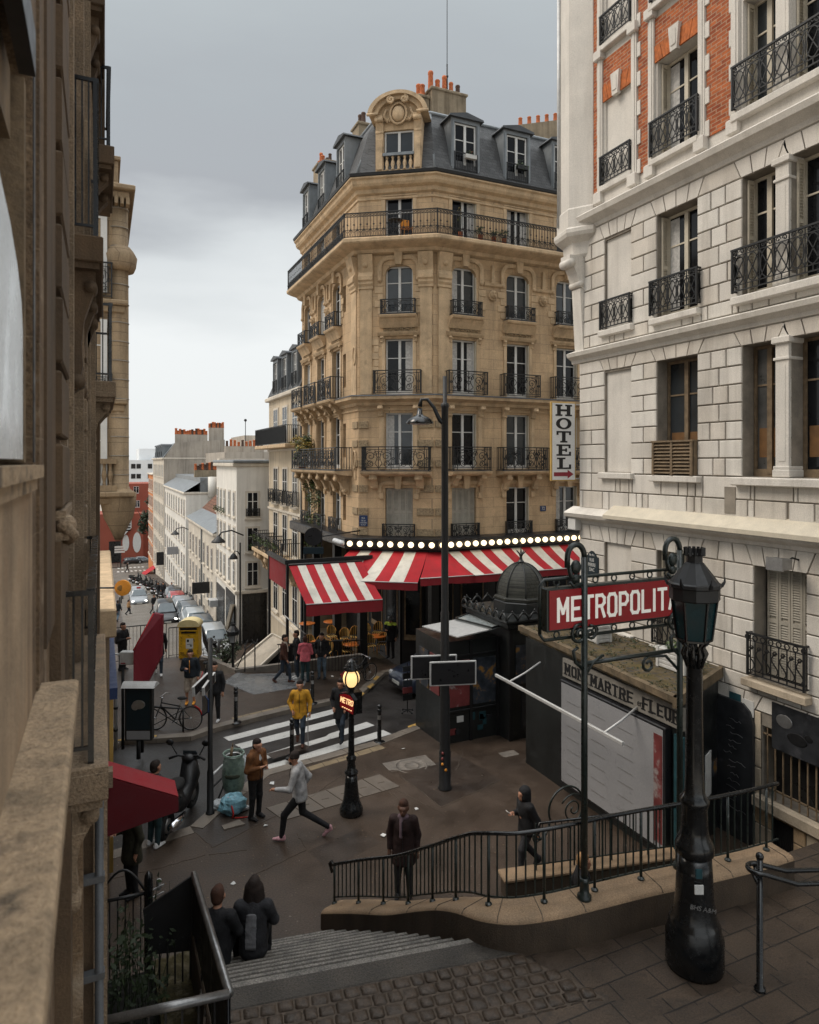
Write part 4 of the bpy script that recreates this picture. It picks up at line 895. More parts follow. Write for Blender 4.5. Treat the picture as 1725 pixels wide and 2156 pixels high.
# things kept on the balconies
def bush(name, label, c, r, n, size, mats=('leaf_dark','leaf_green','leaf_yellow'), droop=0, sc=(1,1,1), potm='terracotta', pr=.14, group=None, yel=.3):
    t = thing(name, label, 'plant', c, group); mb = MB(); mb.lathe([(pr*.8,0),(pr,.22),(pr*1.05,.24),(pr*.9,.2)], c, 10); mb.build('pot', potm, t)
    mb = MB(); q = Vector(c)+Vector((0,0,.24+r*sc[2]))
    for j in range(max(4, int(6*r/.2))):
        d = Vector((random.gauss(0,1),random.gauss(0,1),random.gauss(0,.8)))*r*.42; cc = q+Vector((d.x*sc[0],d.y*sc[1],d.z*sc[2])); leaves(mb, cc, r*.5, n//max(4,int(6*r/.2)), size, droop); mb.k = 2 if random.random() < yel else 0
    for j in range(5): mb.k = 0; mb.tube([c, q+Vector((random.uniform(-r,r)*.5*sc[0],random.uniform(-r,r)*.5*sc[1],random.uniform(-.2,.6)*r))], .008, 3, caps=False)
    mb.build('foliage', list(mats), t); return t
pb = at(636,948,u=9.25); bush('balcony_tree', 'bushy green and yellow shrub in a pot on the long second floor balcony', (pb.x,pb.y,7.46), .62, 900, .085, sc=(.8,1.5,1.5), pr=.2)
for i, (px, py) in enumerate([(1012,497),(1040,503),(1062,508)]): q = at(px,py,v=24.5); bush('balcony_plant', ['dark leafy potted plant on the top balcony, nearest the corner of its three','spiky potted plant on the top balcony between two other pots','low potted plant on the top balcony, farthest from the corner of its three'][i], (q.x,q.y,17.19), .22, 150, .05, yel=0, pr=.11)
q = at(970,490,v=24.5); bush('balcony_plant', 'tall thin bare plant beside a window on the top balcony', (q.x,q.y,17.19), .2, 60, .04, sc=(.6,.6,3), pr=.1)
q = at(640,1070,u=9.3); 
vine = thing('climbing_vine', 'dark trailing vine hanging down the street side wall above the cafe', 'plant', (9.7,33,4.4)); mb = MB()
for i in range(26): leaves(mb, (9.62, random.uniform(31.8,34.5), random.uniform(3.6,6.9)), .34, 46, .07, .1, (.5,1,1)); mb.k = 0
for i in range(5): y0 = random.uniform(31.9,34.3); mb.tube([(9.74,y0,3.2),(9.72,y0+.2,5),(9.72,y0-.1,6.9)], .012, 4)
mb.build('foliage',['leaf_dark','leaf_green'],vine)
# folding cafe set on the top balcony and bicycles below
tb = thing('balcony_table', 'small dark folding table by the open window on the corner top balcony', 'table', tuple(at(833,497,v=25.55))); q = at(833,497,v=25.55); mb = MB(); mb.lathe([(.3,.70),(.3,.73),(0,.73)], (q.x,q.y,17.19), 16); mb.build('table_top','iron',tb)
for s in (-1,1): mb = MB(); mb.bar((q.x-.25*s,q.y-.1,17.19),(q.x+.25*s,q.y+.1,17.9),.012); mb.build('leg','iron',tb)
ch = thing('balcony_chair', 'orange folding chair on the corner top balcony', 'chair', tuple(at(856,497,v=25.5))); q = at(856,497,v=25.5); z = 17.19; mb = MB(); mb.box(q.x-.2,q.x+.2,q.y-.2,q.y+.2,z+.43,z+.46); mb.build('seat','orange_sign',ch); mb = MB(); mb.bev(q.x-.2,q.x+.2,q.y+.18,q.y+.21,z+.55,z+.85,.01); mb.build('backrest','orange_sign',ch)
for sx_ in (-1,1):
    for sy_ in (-1,1): mb = MB(); mb.bar((q.x+.18*sx_,q.y+.18*sy_,z),(q.x+.18*sx_,q.y+.18*sy_,z+(.85 if sy_ > 0 else .44)),.014); mb.build('leg','orange_sign',ch)
# ---------------------------------------------------------------- cafe on the ground floor
def box_seg(mb, a, b, t0, t1, z0, z1):         # upright slab between two plan points; t0/t1 offsets towards the street side
    d = (b-a).normalized(); n = Vector((d.y,-d.x)); q = [a+n*t0, b+n*t0, b+n*t1, a+n*t1]
    vs = [(p.x,p.y,z0) for p in q]+[(p.x,p.y,z1) for p in q]; mb.add(vs, [(3,2,1,0),(4,5,6,7),(0,1,5,4),(1,2,6,5),(2,3,7,6),(3,0,4,7)], False)
mb = MB(); oi = outline(-2.6); ow = outline(.02)
for a, b in zip(oi[:-1], oi[1:]): box_seg(mb, a, b, -.1, .1, -1.5, 4.2)
mb.build('cafe_front','black_paint',HB)
mb = MB(); mb.add([(p.x,p.y,4.27) for p in ow]+[(p.x,p.y,4.27) for p in oi], [(0,1,5,4),(1,2,6,5),(2,3,7,6)], False); mb.build('terrace_ceiling','black_paint',HB)
for a, b in zip(oi[:-1], oi[1:]):
    L_ = (b-a).length; k = max(1, int(L_/1.5)); d = (b-a)/L_; n = Vector((d.y,-d.x))
    for i in range(k):
        M = frame((a.x+d.x*(i+.12)*L_/k+n.x*.1, a.y+d.y*(i+.12)*L_/k+n.y*.1, 0), (d.x,d.y)); w = L_/k*.76
        m2 = MB(M); m2.box(0,w,-.04,0,-.2,2.6); m2.box(.06,w-.06,-.05,-.04,0,2.5); f = m2.build('cafe_window','old_wood',HB); m2 = MB(M); m2.box(.07,w-.07,-.056,-.051,.05,2.45); m2.build('pane','glass',f)
for p in (outline(-.22)[1], outline(-.22)[2], outline(-.22)[2]+Vector((2.7,0)), outline(-.22)[2]+Vector((5.3,0)), outline(-.22)[2]+Vector((7.9,0)), outline(-.22)[1]+Vector((0,3.4)), outline(-.22)[1]+Vector((0,6.8))):
    mb = MB(); mb.bev(p.x-.17,p.x+.17,p.y-.17,p.y+.17,-1.6,4.27,.03); mb.build('pillar','black_paint',HB)
ring('cafe_cornice', [(0,4.24),(.62,4.24),(.68,4.30),(.68,4.66),(.62,4.70),(0,4.74)], 'sign_dark')
bl = thing('marquee_light_strip', 'dark fascia with a row of round glowing bulbs above the striped cafe awnings', 'lights', (11,25.5,4.5))
ob = outline(.70)
b0 = ob[1]+Vector((0,1.15)); 
mb = MB()
for a, b in ((b0,ob[1]),(ob[1],ob[2]),(ob[2],ob[2]+Vector((8.2,0)))): box_seg(mb, a, b, -.005, .03, 4.28, 4.68)
mb.build('fascia','sign_dark',bl)
def bulbs(a, b, n, lit):
    d = (b-a).normalized(); nn = Vector((d.y,-d.x))
    for i in range(n):
        p = a+(b-a)*((i+.5)/n)+nn*.10; mb = MB(); mb.ball((p.x,p.y,4.48), .115, 14, 10); o = mb.build('bulb','bulb' if lit else 'bulb_off',bl)
        mb = MB(); q = p-nn*.075; mb.tube([(q.x,q.y,4.48),(q.x+nn.x*.04,q.y+nn.y*.04,4.48)], .09, 10); mb.build('socket','gold_trim',o)
bulbs(b0, ob[1], 6, False); bulbs(ob[1], ob[2], 9, True); bulbs(ob[2], ob[2]+Vector((7.6,0)), 20, True)
def awning(name, label, T0, T1, B0, B1, n, first, val=.28, col=('awning_red','awning_white'), vcol='awning_dark_red', sag=.035, solid=False, thick=.012):
    T0, T1, B0, B1 = map(Vector, (T0,T1,B0,B1)); t = thing(name, label, 'awning', tuple((T0+T1)/2)); mb = MB()
    for i in range(n):
        mb.k = 0 if (solid or (i+first) % 2 == 0) else 1; a0, a1 = i/n, (i+1)/n; K = 4
        for k in range(K):
            s0, s1 = k/K, (k+1)/K; f = lambda a, s: T0.lerp(T1,a).lerp(B0.lerp(B1,a),s)-Vector((0,0,sag*4*s*(1-s)+.015*math.sin(a*PI*3)*s))
            q = [f(a0,s0),f(a1,s0),f(a1,s1),f(a0,s1)]; mb.add([tuple(p) for p in q]+[(p.x,p.y,p.z-thick) for p in q], [(0,1,2,3),(7,6,5,4)], True)
    mb.build('canopy', list(col), t)
    mb = MB(); m = 24; d = (B1-B0).normalized(); nn = Vector((d.y,-d.x,0)).normalized()*.02; vs = []
    for i in range(m+1):
        p = B0.lerp(B1,i/m)-Vector((0,0,.015*math.sin(i/m*PI*3))); w = .012*math.sin(i*1.3); vs += [p, p+Vector((nn.x*(w/.02),nn.y*(w/.02),-val*(1+.03*math.sin(i*.9))))]
    mb.add(vs, [(2*i,2*i+2,2*i+3,2*i+1) for i in range(m)], True); mb.build('valance', vcol, t)
    mb = MB(); mb.tube([B0,B1], .022, 6); mb.build('front_bar','pale_steel',t); mb = MB(); mb.tube([T0,T1], .05, 8); mb.build('roller','sign_dark',t)
    for a in (.15,.85):
        mb = MB(); p, q = T0.lerp(T1,a), B0.lerp(B1,a); e = p.lerp(q,.5)+(T1-T0).normalized()*.25*(1 if a < .5 else -1)-Vector((0,0,.12)); mb.tube([p-Vector((0,0,.1)),e,q-Vector((0,0,.03))], .02, 5); mb.build('arm','pale_steel',t)
    return t
a1, a2 = outline(.55)[1], outline(.55)[2]; c1, c2 = outline(2.5)[1], outline(2.5)[2]
awning('striped_awning', 'short red and white striped awning between the low striped one and the plain red one', (a1.x+.1,a1.y,4.2), (a1.x*.1+a2.x*.9,a1.y*.1+a2.y*.9,4.2), (c1.x*.93+c2.x*.07,c1.y*.93+c2.y*.07,3.27), (c1.x*.2+c2.x*.8,c1.y*.2+c2.y*.8,3.27), 7, 0)
awning('red_awning', 'plain red awning folding round the corner of the cafe, between two striped ones', (a1.x*.1+a2.x*.9,a1.y*.1+a2.y*.9,4.19), (a2.x+.55,a2.y,4.19), (c1.x*.16+c2.x*.84,c1.y*.16+c2.y*.84+.25,3.40), (a2.x+1.05,c2.y+.55,3.40), 4, 0, solid=True)
awning('striped_awning', 'long red and white striped awning along the right side front behind the domed kiosk', (a2.x+.5,a2.y,4.2), (a2.x+7.9,a2.y,4.2), (a2.x+.95,c2.y+.5,3.40), (a2.x+7.9,c2.y+.5,3.40), 15, 1, sag=.05)
awning('striped_awning', 'lowest red and white striped awning, over the open end of the terrace', tuple(at(608,1190,z=3.9)), tuple(at(762,1181,z=3.9)), tuple(at(645,1273,z=2.72)), tuple(at(806,1262,z=2.72)), 9, 0, val=.42)
# terrace frame below the low awning
tf = thing('awning_support', 'black steel posts and beams carrying the low striped awning at the end of the terrace', 'frame', (6.6,25.5,-.6)); A_ = at(606,1186,z=3.95); B_ = at(770,1180,z=3.95)
mb = MB(); mb.box(A_.x-.1,B_.x+.5,A_.y,A_.y+.16,3.9,4.06); mb.build('beam','black_paint',tf); mb = MB(); mb.box(A_.x-.1,A_.x+.06,A_.y+.16,A_.y+3.2,3.9,4.04); mb.build('beam','black_paint',tf)
for x, y in ((A_.x,A_.y+.05),(A_.x,A_.y+3.1),(8.0,A_.y+3.1)): mb = MB(); mb.box(x-.05,x+.05,y-.05,y+.05,-2.8 if y > 26.2 else -.6,3.9); mb.build('post','black_paint',tf)
mb = MB(); mb.box(A_.x-.02,A_.x+.02,A_.y+.2,A_.y+3,2.9,3.85); mb.build('side_cloth','awning_dark_red',tf)
ft = thing('terrace_fence', 'plain black railing along the street end of the terrace', 'fence', (7.5,26.1,-.3)); mb = MB(); mb.bar((6.2,26.15,.75),(9.7,26.15,.55),.025); mb.build('handrail','iron',ft)
for i in range(26): mb = MB(); x = 6.25+i*.135; mb.bar((x,26.15,gz(x,26.15)),(x,26.15,.75-.2*i/25),.011); mb.build('fence_bar','iron',ft)
# closed pale umbrella/awning crank leaning on the frame
cr_ = MB(); cr_.tube([at(600,1296,v=25.3), at(643,1335,v=24.9)], .022, 6); tag(cr_.build('awning_crank','white_paint'), 'long white pole held slanting upwards beside the terrace', 'pole')
# ---------------------------------------------------------------- white building on the right
UW, VW = 12.1, 15.3
WB = thing('white_apartment_building', 'white stone building of squared blocks with orange brick upper storeys and iron window guards', 'building', (13,10,0))
MW = frame((UW,VW,0), (0,-1)); WN = 14.5
BL, WI, D1, D2 = (1.04,2.01), (2.89,4.1), (5.27,6.05), (6.37,7.6)
ZW = [(3.45,5.75),(7.5,10.2),(11.22,13.68),(15.02,17.34),(18.72,21.0)]
hw = []; 
for f, (z0, z1) in enumerate(ZW):
    hw.append((*BL,z0+.05,z1-.05)); hw.append((*WI,z0,z1))
    if f == 0: hw.append((5.55,6.67,3.44,5.7))
    else: hw += [(*D1,z0,z1),(*D2,z0,z1)]
    hw.append((9.2,10.5,z0,z1)); hw.append((11.6,12.9,z0,z1))
low = [(5.72,7.6,1.12,2.52),(4.72,5.55,-.05,2.78)]
mb = MB(MW); wallgrid(mb, WN, -2.6, 14.5, [h for h in hw if h[2] < 14]+low, .40); mb.build('wall','dirty_joint',WB)
mb = MB(MW); wallgrid(mb, WN, 14.5, 22.5, [h for h in hw if h[2] > 14], .40); mb.build('upper_wall','white_render',WB)
mb = MB(); mb.quad((UW+14,VW,-2),(UW,VW,-2),(UW,VW,22.5),(UW+14,VW,22.5)); mb.add([(UW,VW,22.5),(UW+14,VW,22.5),(UW+14,VW-WN,22.5),(UW,VW-WN,22.5)], [(0,1,2,3)]); mb.build('end_wall','white_render',WB)
# squared blocks
def courses(mb, zs, holes, W, o=.035, g=.014, seed=1, wd=.46):
    rnd = random.Random(seed)
    for r, (z0, z1) in enumerate(zip(zs[:-1], zs[1:])):
        zc = (z0+z1)/2; cuts = sorted([(h[0],h[1]) for h in holes if h[2] < zc < h[3]]); heads = [h for h in holes if abs(h[3]-z0) < .12]
        iv = []; x = 0
        for a, b in cuts: iv.append([x,x,a,a]); x = b
        iv.append([x,x,W,W])
        for h in heads:                      # slanted voussoirs
            a, b = h[0], h[1]; c = (a+b)/2; sp_ = .16; out = []
            for q in iv:
                if q[0] < a and q[2] > b: out += [[q[0],q[1],a-.03,a-.03-sp_],[b+.03,b+.03+sp_,q[2],q[3]]]
                else: out.append(q)
            iv = out; n = 4 if b-a > .9 else 3
            for i in range(n):
                f = lambda t, e: (a-.03-e)+(b-a+.06+2*e)*t
                p = [(f(i/n,0)+g,z0+g),(f((i+1)/n,0)-g,z0+g),(f((i+1)/n,sp_)-g,z1-g),(f(i/n,sp_)+g,z1-g)]; mb.prism(p, -o, .005, 'y')
        for xa, xat, xb, xbt in iv:
            w = xb-xa
            if w < .06: continue
            n = max(1, round(w/wd)); 
            if r % 2 and n > 1: n = max(1, n-1)
            bs = [0]+sorted([(i+.0)/n+ (0 if n < 3 else rnd.uniform(-.04,.04)) for i in range(1,n)])+[1]
            for t0, t1 in zip(bs[:-1], bs[1:]):
                p = [(xa+(xb-xa)*t0+g,z0+g),(xa+(xb-xa)*t1-g,z0+g),(xat+(xbt-xat)*t1-g,z1-g),(xat+(xbt-xat)*t0+g,z1-g)]
                if p[1][0]-p[0][0] < .02: continue
                mb.k = rnd.choice((0,0,1,2,3)); oo = o+rnd.uniform(-.004,.004); e = .012; n4 = 4
                vs = [(q[0],.005,q[1]) for q in p]+[(q[0],-oo+e,q[1]) for q in p]; cx = sum(q[0] for q in p)/4; cz = sum(q[1] for q in p)/4
                vs += [(q[0]+(e if q[0] < cx else -e),-oo,q[1]+(e if q[1] < cz else -e)) for q in p]
                mb.add(vs, [(8,9,10,11)]+[(k*4+i,k*4+(i+1) % 4,k*4+4+(i+1) % 4,k*4+4+i) for k in (0,1) for i in range(4)], False)
def span(z0, z1, h=.41): n = max(1, round((z1-z0)/h)); return [z0+(z1-z0)*i/n for i in range(n+1)]
H1 = [h for h in hw if h[2] < 14]+low
mb = MB(MW); WBM = ['white_block','white_block_a','white_block_b','white_block_c']; courses(mb, span(2.78,3.44)+span(3.44,5.7)[1:]+[6.12], H1, WN, seed=2); courses(mb, span(6.55,7.5)+span(7.5,10.2)[1:]+[10.52], H1, WN, seed=3); courses(mb, span(10.9,11.22)+span(11.22,13.68)[1:]+[14.08], H1, WN, seed=4); mb.build('stone_cladding',WBM,WB)
for xo, Wx in ((0,4.72),(5.55,WN)):
    mb = MB(MW @ Matrix.Translation((xo,0,0))); courses(mb, span(-.05,2.78,.55), [(h[0]-xo,h[1]-xo,h[2],h[3]) for h in H1 if h[0] >= xo], Wx-xo, o=.03, seed=7, wd=.8); mb.build('stone_cladding',['weathered_base','plaster_ochre','weathered_base','carved_stone'],WB)
for zc, pr in ((14.08,[(0,0),(.06,.02),(.08,.12),(.20,.20),(.30,.24),(.34,.36),(.30,.40),(0,.46)]),(10.52,[(0,0),(.05,.02),(.07,.10),(.16,.16),(.22,.19),(.25,.29),(0,.38)]),(6.10,[(0,0),(.05,.02),(.07,.10),(.22,.16),(.30,.20),(.34,.30),(.30,.33),(0,.47)])):
    mb = MB(MW); cornice(mb, -.30, WN, [(o,zc+z) for o, z in pr]); mb.build('cornice','white_block',WB)
mb = MB(MW); cornice(mb, 1.4, WN, [(0,6.50),(.36,6.435),(.40,6.36),(.40,6.45),(0,6.70)]); mb.build('ledge_cover','cream_paint',WB)
# windows, blind panels, guards
for f, (z0, z1) in enumerate(ZW):
    mb = MB(MW); mb.box(BL[0],BL[1],.06,.10,z0,z1); mb.build('blind_panel','white_render',WB)
    mb = MB(MW); mb.bev(BL[0]-.12,BL[1]+.12,-.16,.06,z0-.13,z0+.03,.02); mb.bev(WI[0]-.12,WI[1]+.12,-.18,.06,z0-.16,z0-.01,.02)
    if f: mb.bev(D1[0]-.15,D2[1]+.15,-.20,.06,z0-.18,z0-.01,.02)
    mb.build('window_sill','white_block',WB)
    if f > 1: railing(MW, WB, BL[0]-.06, BL[1]+.06, .13, z0+.06, .74, 'cross', name='window_guard', r=.011, unit=1.1); 
    for k, (a, b) in enumerate((WI,D1,D2) if f else (WI,)):
        w = window(MW, WB, (a+b)/2, z0, z1-.01, b-a-.02, y=.33, fm='cream_paint' if f != 1 else 'old_wood', trans=.70, curtain=(0 if f == 1 else (1 if k == 0 else 0)))
        if f != 1:
            shutter(frame((UW+.10, VW-a-.035, 0), (1,0)), WB, 0, .20, 0, z0+.04, z1-.05, 'cream_paint', name='folded_shutter', step=.06)
        else:
            m2 = MB(MW); m2.box(a+.12,b-.1,.335,.341,z0+.4,z0+1.0); m2.build('glow_pane','amber_room',w)
    if f == 1:                              # slatted wooden box on the sill
        m2 = MB(MW); a, b = WI; m2.box(a-.02,b+.02,-.20,.1,z0+.76,z0+.80); 
        for x in (a,(a+b)/2-.03,b-.06): m2.box(x,x+.06,-.19,-.13,z0,z0+.76)
        for i in range(9): z = z0+.04+i*.08; m2.add([(a,-.19,z),(b,-.19,z),(b,-.11,z+.07),(a,-.11,z+.07)], [(0,1,2,3)])
        m2.box(a,a+.03,-.15,.3,z0,z0+.76); m2.box(b-.03,b,-.15,.3,z0,z0+.76); m2.build('slatted_box','old_wood',WB)
    elif f: railing(MW, WB, WI[0]-.10, WI[1]+.10, .15, z0+.07, .82, 'cross', name='window_guard', r=.012, unit=1.4)
    else: railing(MW, WB, WI[0]-.04, WI[1]+.04, .13, z0+.06, .82, 'lyre', name='window_guard', r=.012)
    if f >= 2: railing(MW, WB, D1[0]-.12, D2[1]+.12, .17, z0+.07, .90, 'cross', name='window_guard', r=.012, unit=1.4)
    if f:                                   # pilaster between the paired windows
        m2 = MB(MW); xa, xb = D1[1]+.02, D2[0]-.02; m2.bev(xa-.0,xb+.0,-.07,.36,z0,z1,.02); m2.bev(xa-.04,xb+.04,-.11,.3,z0,z0+.16,.02); m2.bev(xa-.03,xb+.03,-.10,.3,z0+.16,z0+.22,.01); m2.bev(xa-.03,xb+.03,-.10,.3,z1-.42,z1-.36,.01); m2.bev(xa-.05,xb+.05,-.13,.3,z1-.10,z1+.04,.02)
        m2.box(xa+.07,xb-.07,-.078,-.07,z0+.32,z1-.52); m2.build('pilaster','white_render',WB)
    for a, b in ((9.2,10.5),(11.6,12.9)): window(MW, WB, (a+b)/2, z0, z1, b-a-.02, y=.33, fm='cream_paint')
sx0, sx1 = 5.55, 6.67
shutter(MW, WB, sx0+.06, sx1-.02, .30, 3.5, 5.68, 'grey_shutter', panels=4, step=.05); mb = MB(MW); mb.box(sx0,sx1,.34,.38,3.44,5.7); mb.build('window_back','window_dark',WB)
railing(MW, WB, sx0-.04, sx1+.06, .16, 3.50, .86, 'lyre', name='window_guard', r=.013); mb = MB(MW); mb.bev(sx0-.14,sx1+.14,-.24,.1,3.27,3.43,.02); mb.build('window_sill','weathered_base',WB)
# low barred window, grate and chipped sill
mb = MB(MW); mb.box(5.72,7.6,.34,.38,1.12,2.52); mb.build('window_back','window_dark',WB)
bg_ = MB(MW)
for i in range(11): x = 5.82+i*.17; bg_.box(x-.012,x+.012,.02,.045,1.12,2.52)
bg_.box(5.72,7.6,.02,.045,1.30,1.33); bg_.box(5.72,7.6,.02,.045,2.35,2.38); bg_.build('window_bars','old_wood',WB)
mb = MB(MW); mb.bev(5.6,7.9,-.16,.06,.88,1.12,.03); mb.build('window_sill','weathered_base',WB)
mb = MB(MW); mb.box(6.0,6.42,-.045,-.03,.25,.80); mb.k = 1
for i in range(10): x = 6.02+i*.042; mb.box(x,x+.014,-.062,-.045,.25,.80)
mb.build('cellar_grate',['window_dark','iron'],WB)
mb = MB(MW); mb.box(5.10,5.35,-.05,-.034,6.95,7.5) if False else mb.box(4.85,5.12,-.05,-.034,6.72,7.28); mb.build('wall_vent','dirty_joint',WB)
# orange brick storeys
for a, b in ((.40,.86),(2.28,2.72),(4.36,5.06)):
    mb = MB(MW); mb.box(a,b,-.03,.0,14.9,22.5); mb.build('brick_panel','orange_brick',WB)
    q = MB(MW); z = 14.9; k = 0
    while z < 22.3:
        if k % 2 == 0: q.bev(a-.02,a+(.20 if a < 1 else .09),-.06,0,z,z+.36,.012); q.bev(b-.09,b+.02,-.06,0,z+.18,z+.54,.012)
        z += .36; k += 1
    q.build('quoin_blocks','white_render',WB)
for f in (3,4):
    z0, z1 = ZW[f]
    for (a, b), zt in ((BL,z1-.05),(WI,z1)):
        zb = ZW[4][0]-.32 if f == 3 else 22.5
        mb = MB(MW); mb.box(a-.10,b+.10,-.025,0,zt+.34,zb); mb.build('brick_panel','orange_brick',WB)
        mb = MB(MW); n = 15; c = (a+b)/2
        for i in range(n):
            t0, t1 = i/n, (i+1)/n; e = .16; f0 = lambda t, ee: a-.06-ee+(b-a+.12+2*ee)*t
            mb.prism([(f0(t0,0)+.004,zt),(f0(t1,0)-.004,zt),(f0(t1,e)-.004,zt+.40),(f0(t0,e)+.004,zt+.40)], -.04-.004*(i % 3), 0, 'y')
        mb.build('brick_arch','gauged_brick',WB)
        mb = MB(MW); mb.prism([(c-.10,zt-.06),(c+.10,zt-.06),(c+.16,zt+.52),(c-.16,zt+.52)], -.12, 0, 'y'); mb.bev(c-.07,c+.07,-.135,-.12,zt+.05,zt+.42,.01); mb.build('keystone','white_render',WB)
for a, b in (BL,WI,(D1[0],D2[1])):
    mb = MB(MW)
    for x0, x1 in ((a-.24,a-.06),(b+.06,b+.24)): mb.box(x0,x1,-.075,0,14.75,22.5); mb.box(x0+.05,x1-.05,-.095,-.075,14.75,22.5); mb.bev(x0-.05,x1+.05,-.17,0,14.62,14.95,.03); mb.bev(x0-.05,x1+.05,-.17,0,ZW[4][0]-.30,ZW[4][0]-.02,.03)
    mb.box(a-.06,b+.06,-.05,0,14.62,14.98); mb.build('window_surround','white_render',WB)
# round corner turret on a scrolled corbel
mb = MB(); c = (UW+.42,VW+.12,0); mb.lathe([(.12,10.4),(.16,11.4),(.24,12.2),(.32,12.9),(.44,13.25),(.66,13.42),(.71,13.5),(.73,13.82),(.82,13.88),(.94,13.96),(.98,14.05),(.98,14.15),(.90,14.21),(.90,14.7),(.86,14.75),(.86,22.5)], c, 8, R(12), R(372)); mb.sm = [False]*len(mb.f); tr = mb.build('corner_turret','white_render',WB)
mb = MB(MW); console(mb, .02, 13.44, .40, .52, .95); mb.prism([(0,12.56),(-.16,12.56),(-.04,10.6),(0,10.6)], -.16, .20, 'x'); mb.build('corbel_scroll','white_render',tr)
mb = MB(); mb.tube([(UW-.35,VW+.5,14.4),(UW-.35,VW+.5,22)], .05, 8); mb.build('downpipe','pale_steel',WB)
# small things fixed to the white wall
st_ = thing('street_name_plate', 'dark green street name plate with rounded crest on the white corner', 'sign', tuple(at(1247,1190,u=UW))); q = at(1247,1187,u=UW-.05); x = VW-q.y
mb = MB(MW); mb.bev(x-.26,x+.26,-.06,-.036,q.z-.33,q.z+.20,.01); mb.lathe([(.001,0)],(0,0,0),3) if False else None; mb.prism([(x-.2+.4*i/10, q.z+.20+.15*math.sin(PI*i/10)) for i in range(11)], -.06, -.036, 'y'); b = mb.build('plate','plate_green',st_)
for t, dz, s in (("18\u1d49 Arr.",.24,.09),('RUE',.10,.13),('PIERRE',-.03,.13),('DAC',-.16,.13)): text('lettering', t.replace('\u1d49','e'), MW @ Matrix.Translation((x,-.062,q.z+dz)), s, 'white_paint', b, .8, .002)
cm = thing('security_camera', 'small white box camera on the corner of the white building under its ledge', 'camera', tuple(at(1208,1103,u=UW))); q = at(1208,1103,v=VW+.1); mb = MB(); mb.bev(q.x-.10,q.x+.10,q.y-.2,q.y+.12,q.z-.16,q.z+.16,.02); mb.build('housing','white_paint',cm); mb = MB(); mb.bar((q.x+.05,q.y,q.z+.1),(UW+.02,VW-.05,q.z+.35),.025); mb.build('bracket','iron',cm)
fl = thing('floodlight', 'finned grey floodlight on an arm above the louvred ground floor shutters', 'floodlight', tuple(at(1640,1190,u=UW))); q = at(1641,1187,u=UW-.45); mb = MB(); 
for i in range(7): mb.box(q.x-.12,q.x+.14,q.y-.16+.05*i,q.y-.135+.05*i,q.z-.10,q.z+.10)
mb.box(q.x-.14,q.x-.10,q.y-.17,q.y+.18,q.z-.12,q.z+.12); mb.build('fins','steel',fl); mb = MB(); mb.tube([(q.x+.14,q.y,q.z),(q.x+.3,q.y-.05,q.z+.1),(UW,q.y-.1,q.z+.05)], .02, 5); mb.build('arm','iron',fl)
# hotel sign
hs = thing('hotel_sign', 'tall white hotel sign with black letters, gold edge and a red arrow pointing right', 'sign', (11.6,15.6,8.4)); A = at(1157,846,v=15.55); B = at(1208,1012,v=15.55); MH = frame((0,15.55,0), (1,0))
x0, x1, zt, zb = A.x, B.x, A.z, A.z-(A.z-B.z)
mb = MB(MH); mb.bev(x0,x1,-.09,-.02,zb,zt,.012); mb.build('sign_box','gold_trim',hs); mb = MB(MH); mb.box(x0+.03,x1-.03,-.095,-.0905,zb+.03,zt-.03); mb.build('face','hotel_white',hs)
mb = MB(MH); cx = (x0+x1)/2; lh = (zt-zb)*.145; lw = (x1-x0)*.66
def L_box(a, b, c, d): mb.box(cx+a*lw,cx+b*lw,-.103,-.0955,zc+c*lh,zc+d*lh)
for i, chx in enumerate('HOTEL'):
    zc = zt-(zt-zb)*(.105+.168*i); mb = MB(MH)
    if chx == 'H':
        for s in (-1,1): L_box(s*.30-.11,s*.30+.11,-.36,.36); L_box(s*.30-.21,s*.30+.21,.36,.5); L_box(s*.30-.21,s*.30+.21,-.5,-.36)
        L_box(-.19,.19,-.09,.09)
    elif chx == 'O':
        n = 24; vs = []
        for k in range(n):
            a = 2*PI*k/n; vs += [(cx+.48*lw*math.cos(a),-.103,zc+.5*lh*math.sin(a)),(cx+.25*lw*math.cos(a),-.103,zc+.36*lh*math.sin(a))]
        m0 = len(vs); vs += [(p[0],-.0955,p[2]) for p in vs]; mb.add(vs, [(2*k,2*((k+1) % n),2*((k+1) % n)+1,2*k+1) for k in range(n)]+[(2*k,m0+2*k,m0+2*((k+1) % n),2*((k+1) % n)) for k in range(n)])
    elif chx == 'T': L_box(-.11,.11,-.36,.36); L_box(-.22,.22,-.5,-.36); L_box(-.45,.45,.36,.5); L_box(-.45,-.33,.16,.36); L_box(.33,.45,.16,.36)
    elif chx == 'E': L_box(-.32,-.10,-.36,.36); L_box(-.45,.42,.36,.5); L_box(-.45,.45,-.5,-.36); L_box(-.10,.16,-.07,.07); L_box(.30,.42,.16,.36); L_box(.33,.45,-.36,-.14); L_box(.10,.20,-.16,.16)
    else: L_box(-.28,-.06,-.36,.36); L_box(-.42,.10,.36,.5); L_box(-.42,.45,-.5,-.36); L_box(.33,.45,-.36,-.10)
    mb.build('lettering','black_paint',hs)
zc = zb+(zt-zb)*.085; mb = MB(MH); w = (x1-x0)*.40; mb.prism([(cx-w,zc-.055),(cx+w*.4,zc-.055),(cx+w*.4,zc-.12),(cx+w,zc),(cx+w*.4,zc+.12),(cx+w*.4,zc+.055),(cx-w,zc+.055)], -.103, -.0955, 'y'); mb.build('arrow','arrow_red',hs)
for z in (zt-.05,zb+.06): mb = MB(MH); mb.bar((x1,0,z),(UW+.3,-.1,z),.025); mb.build('bracket','pale_steel',hs)
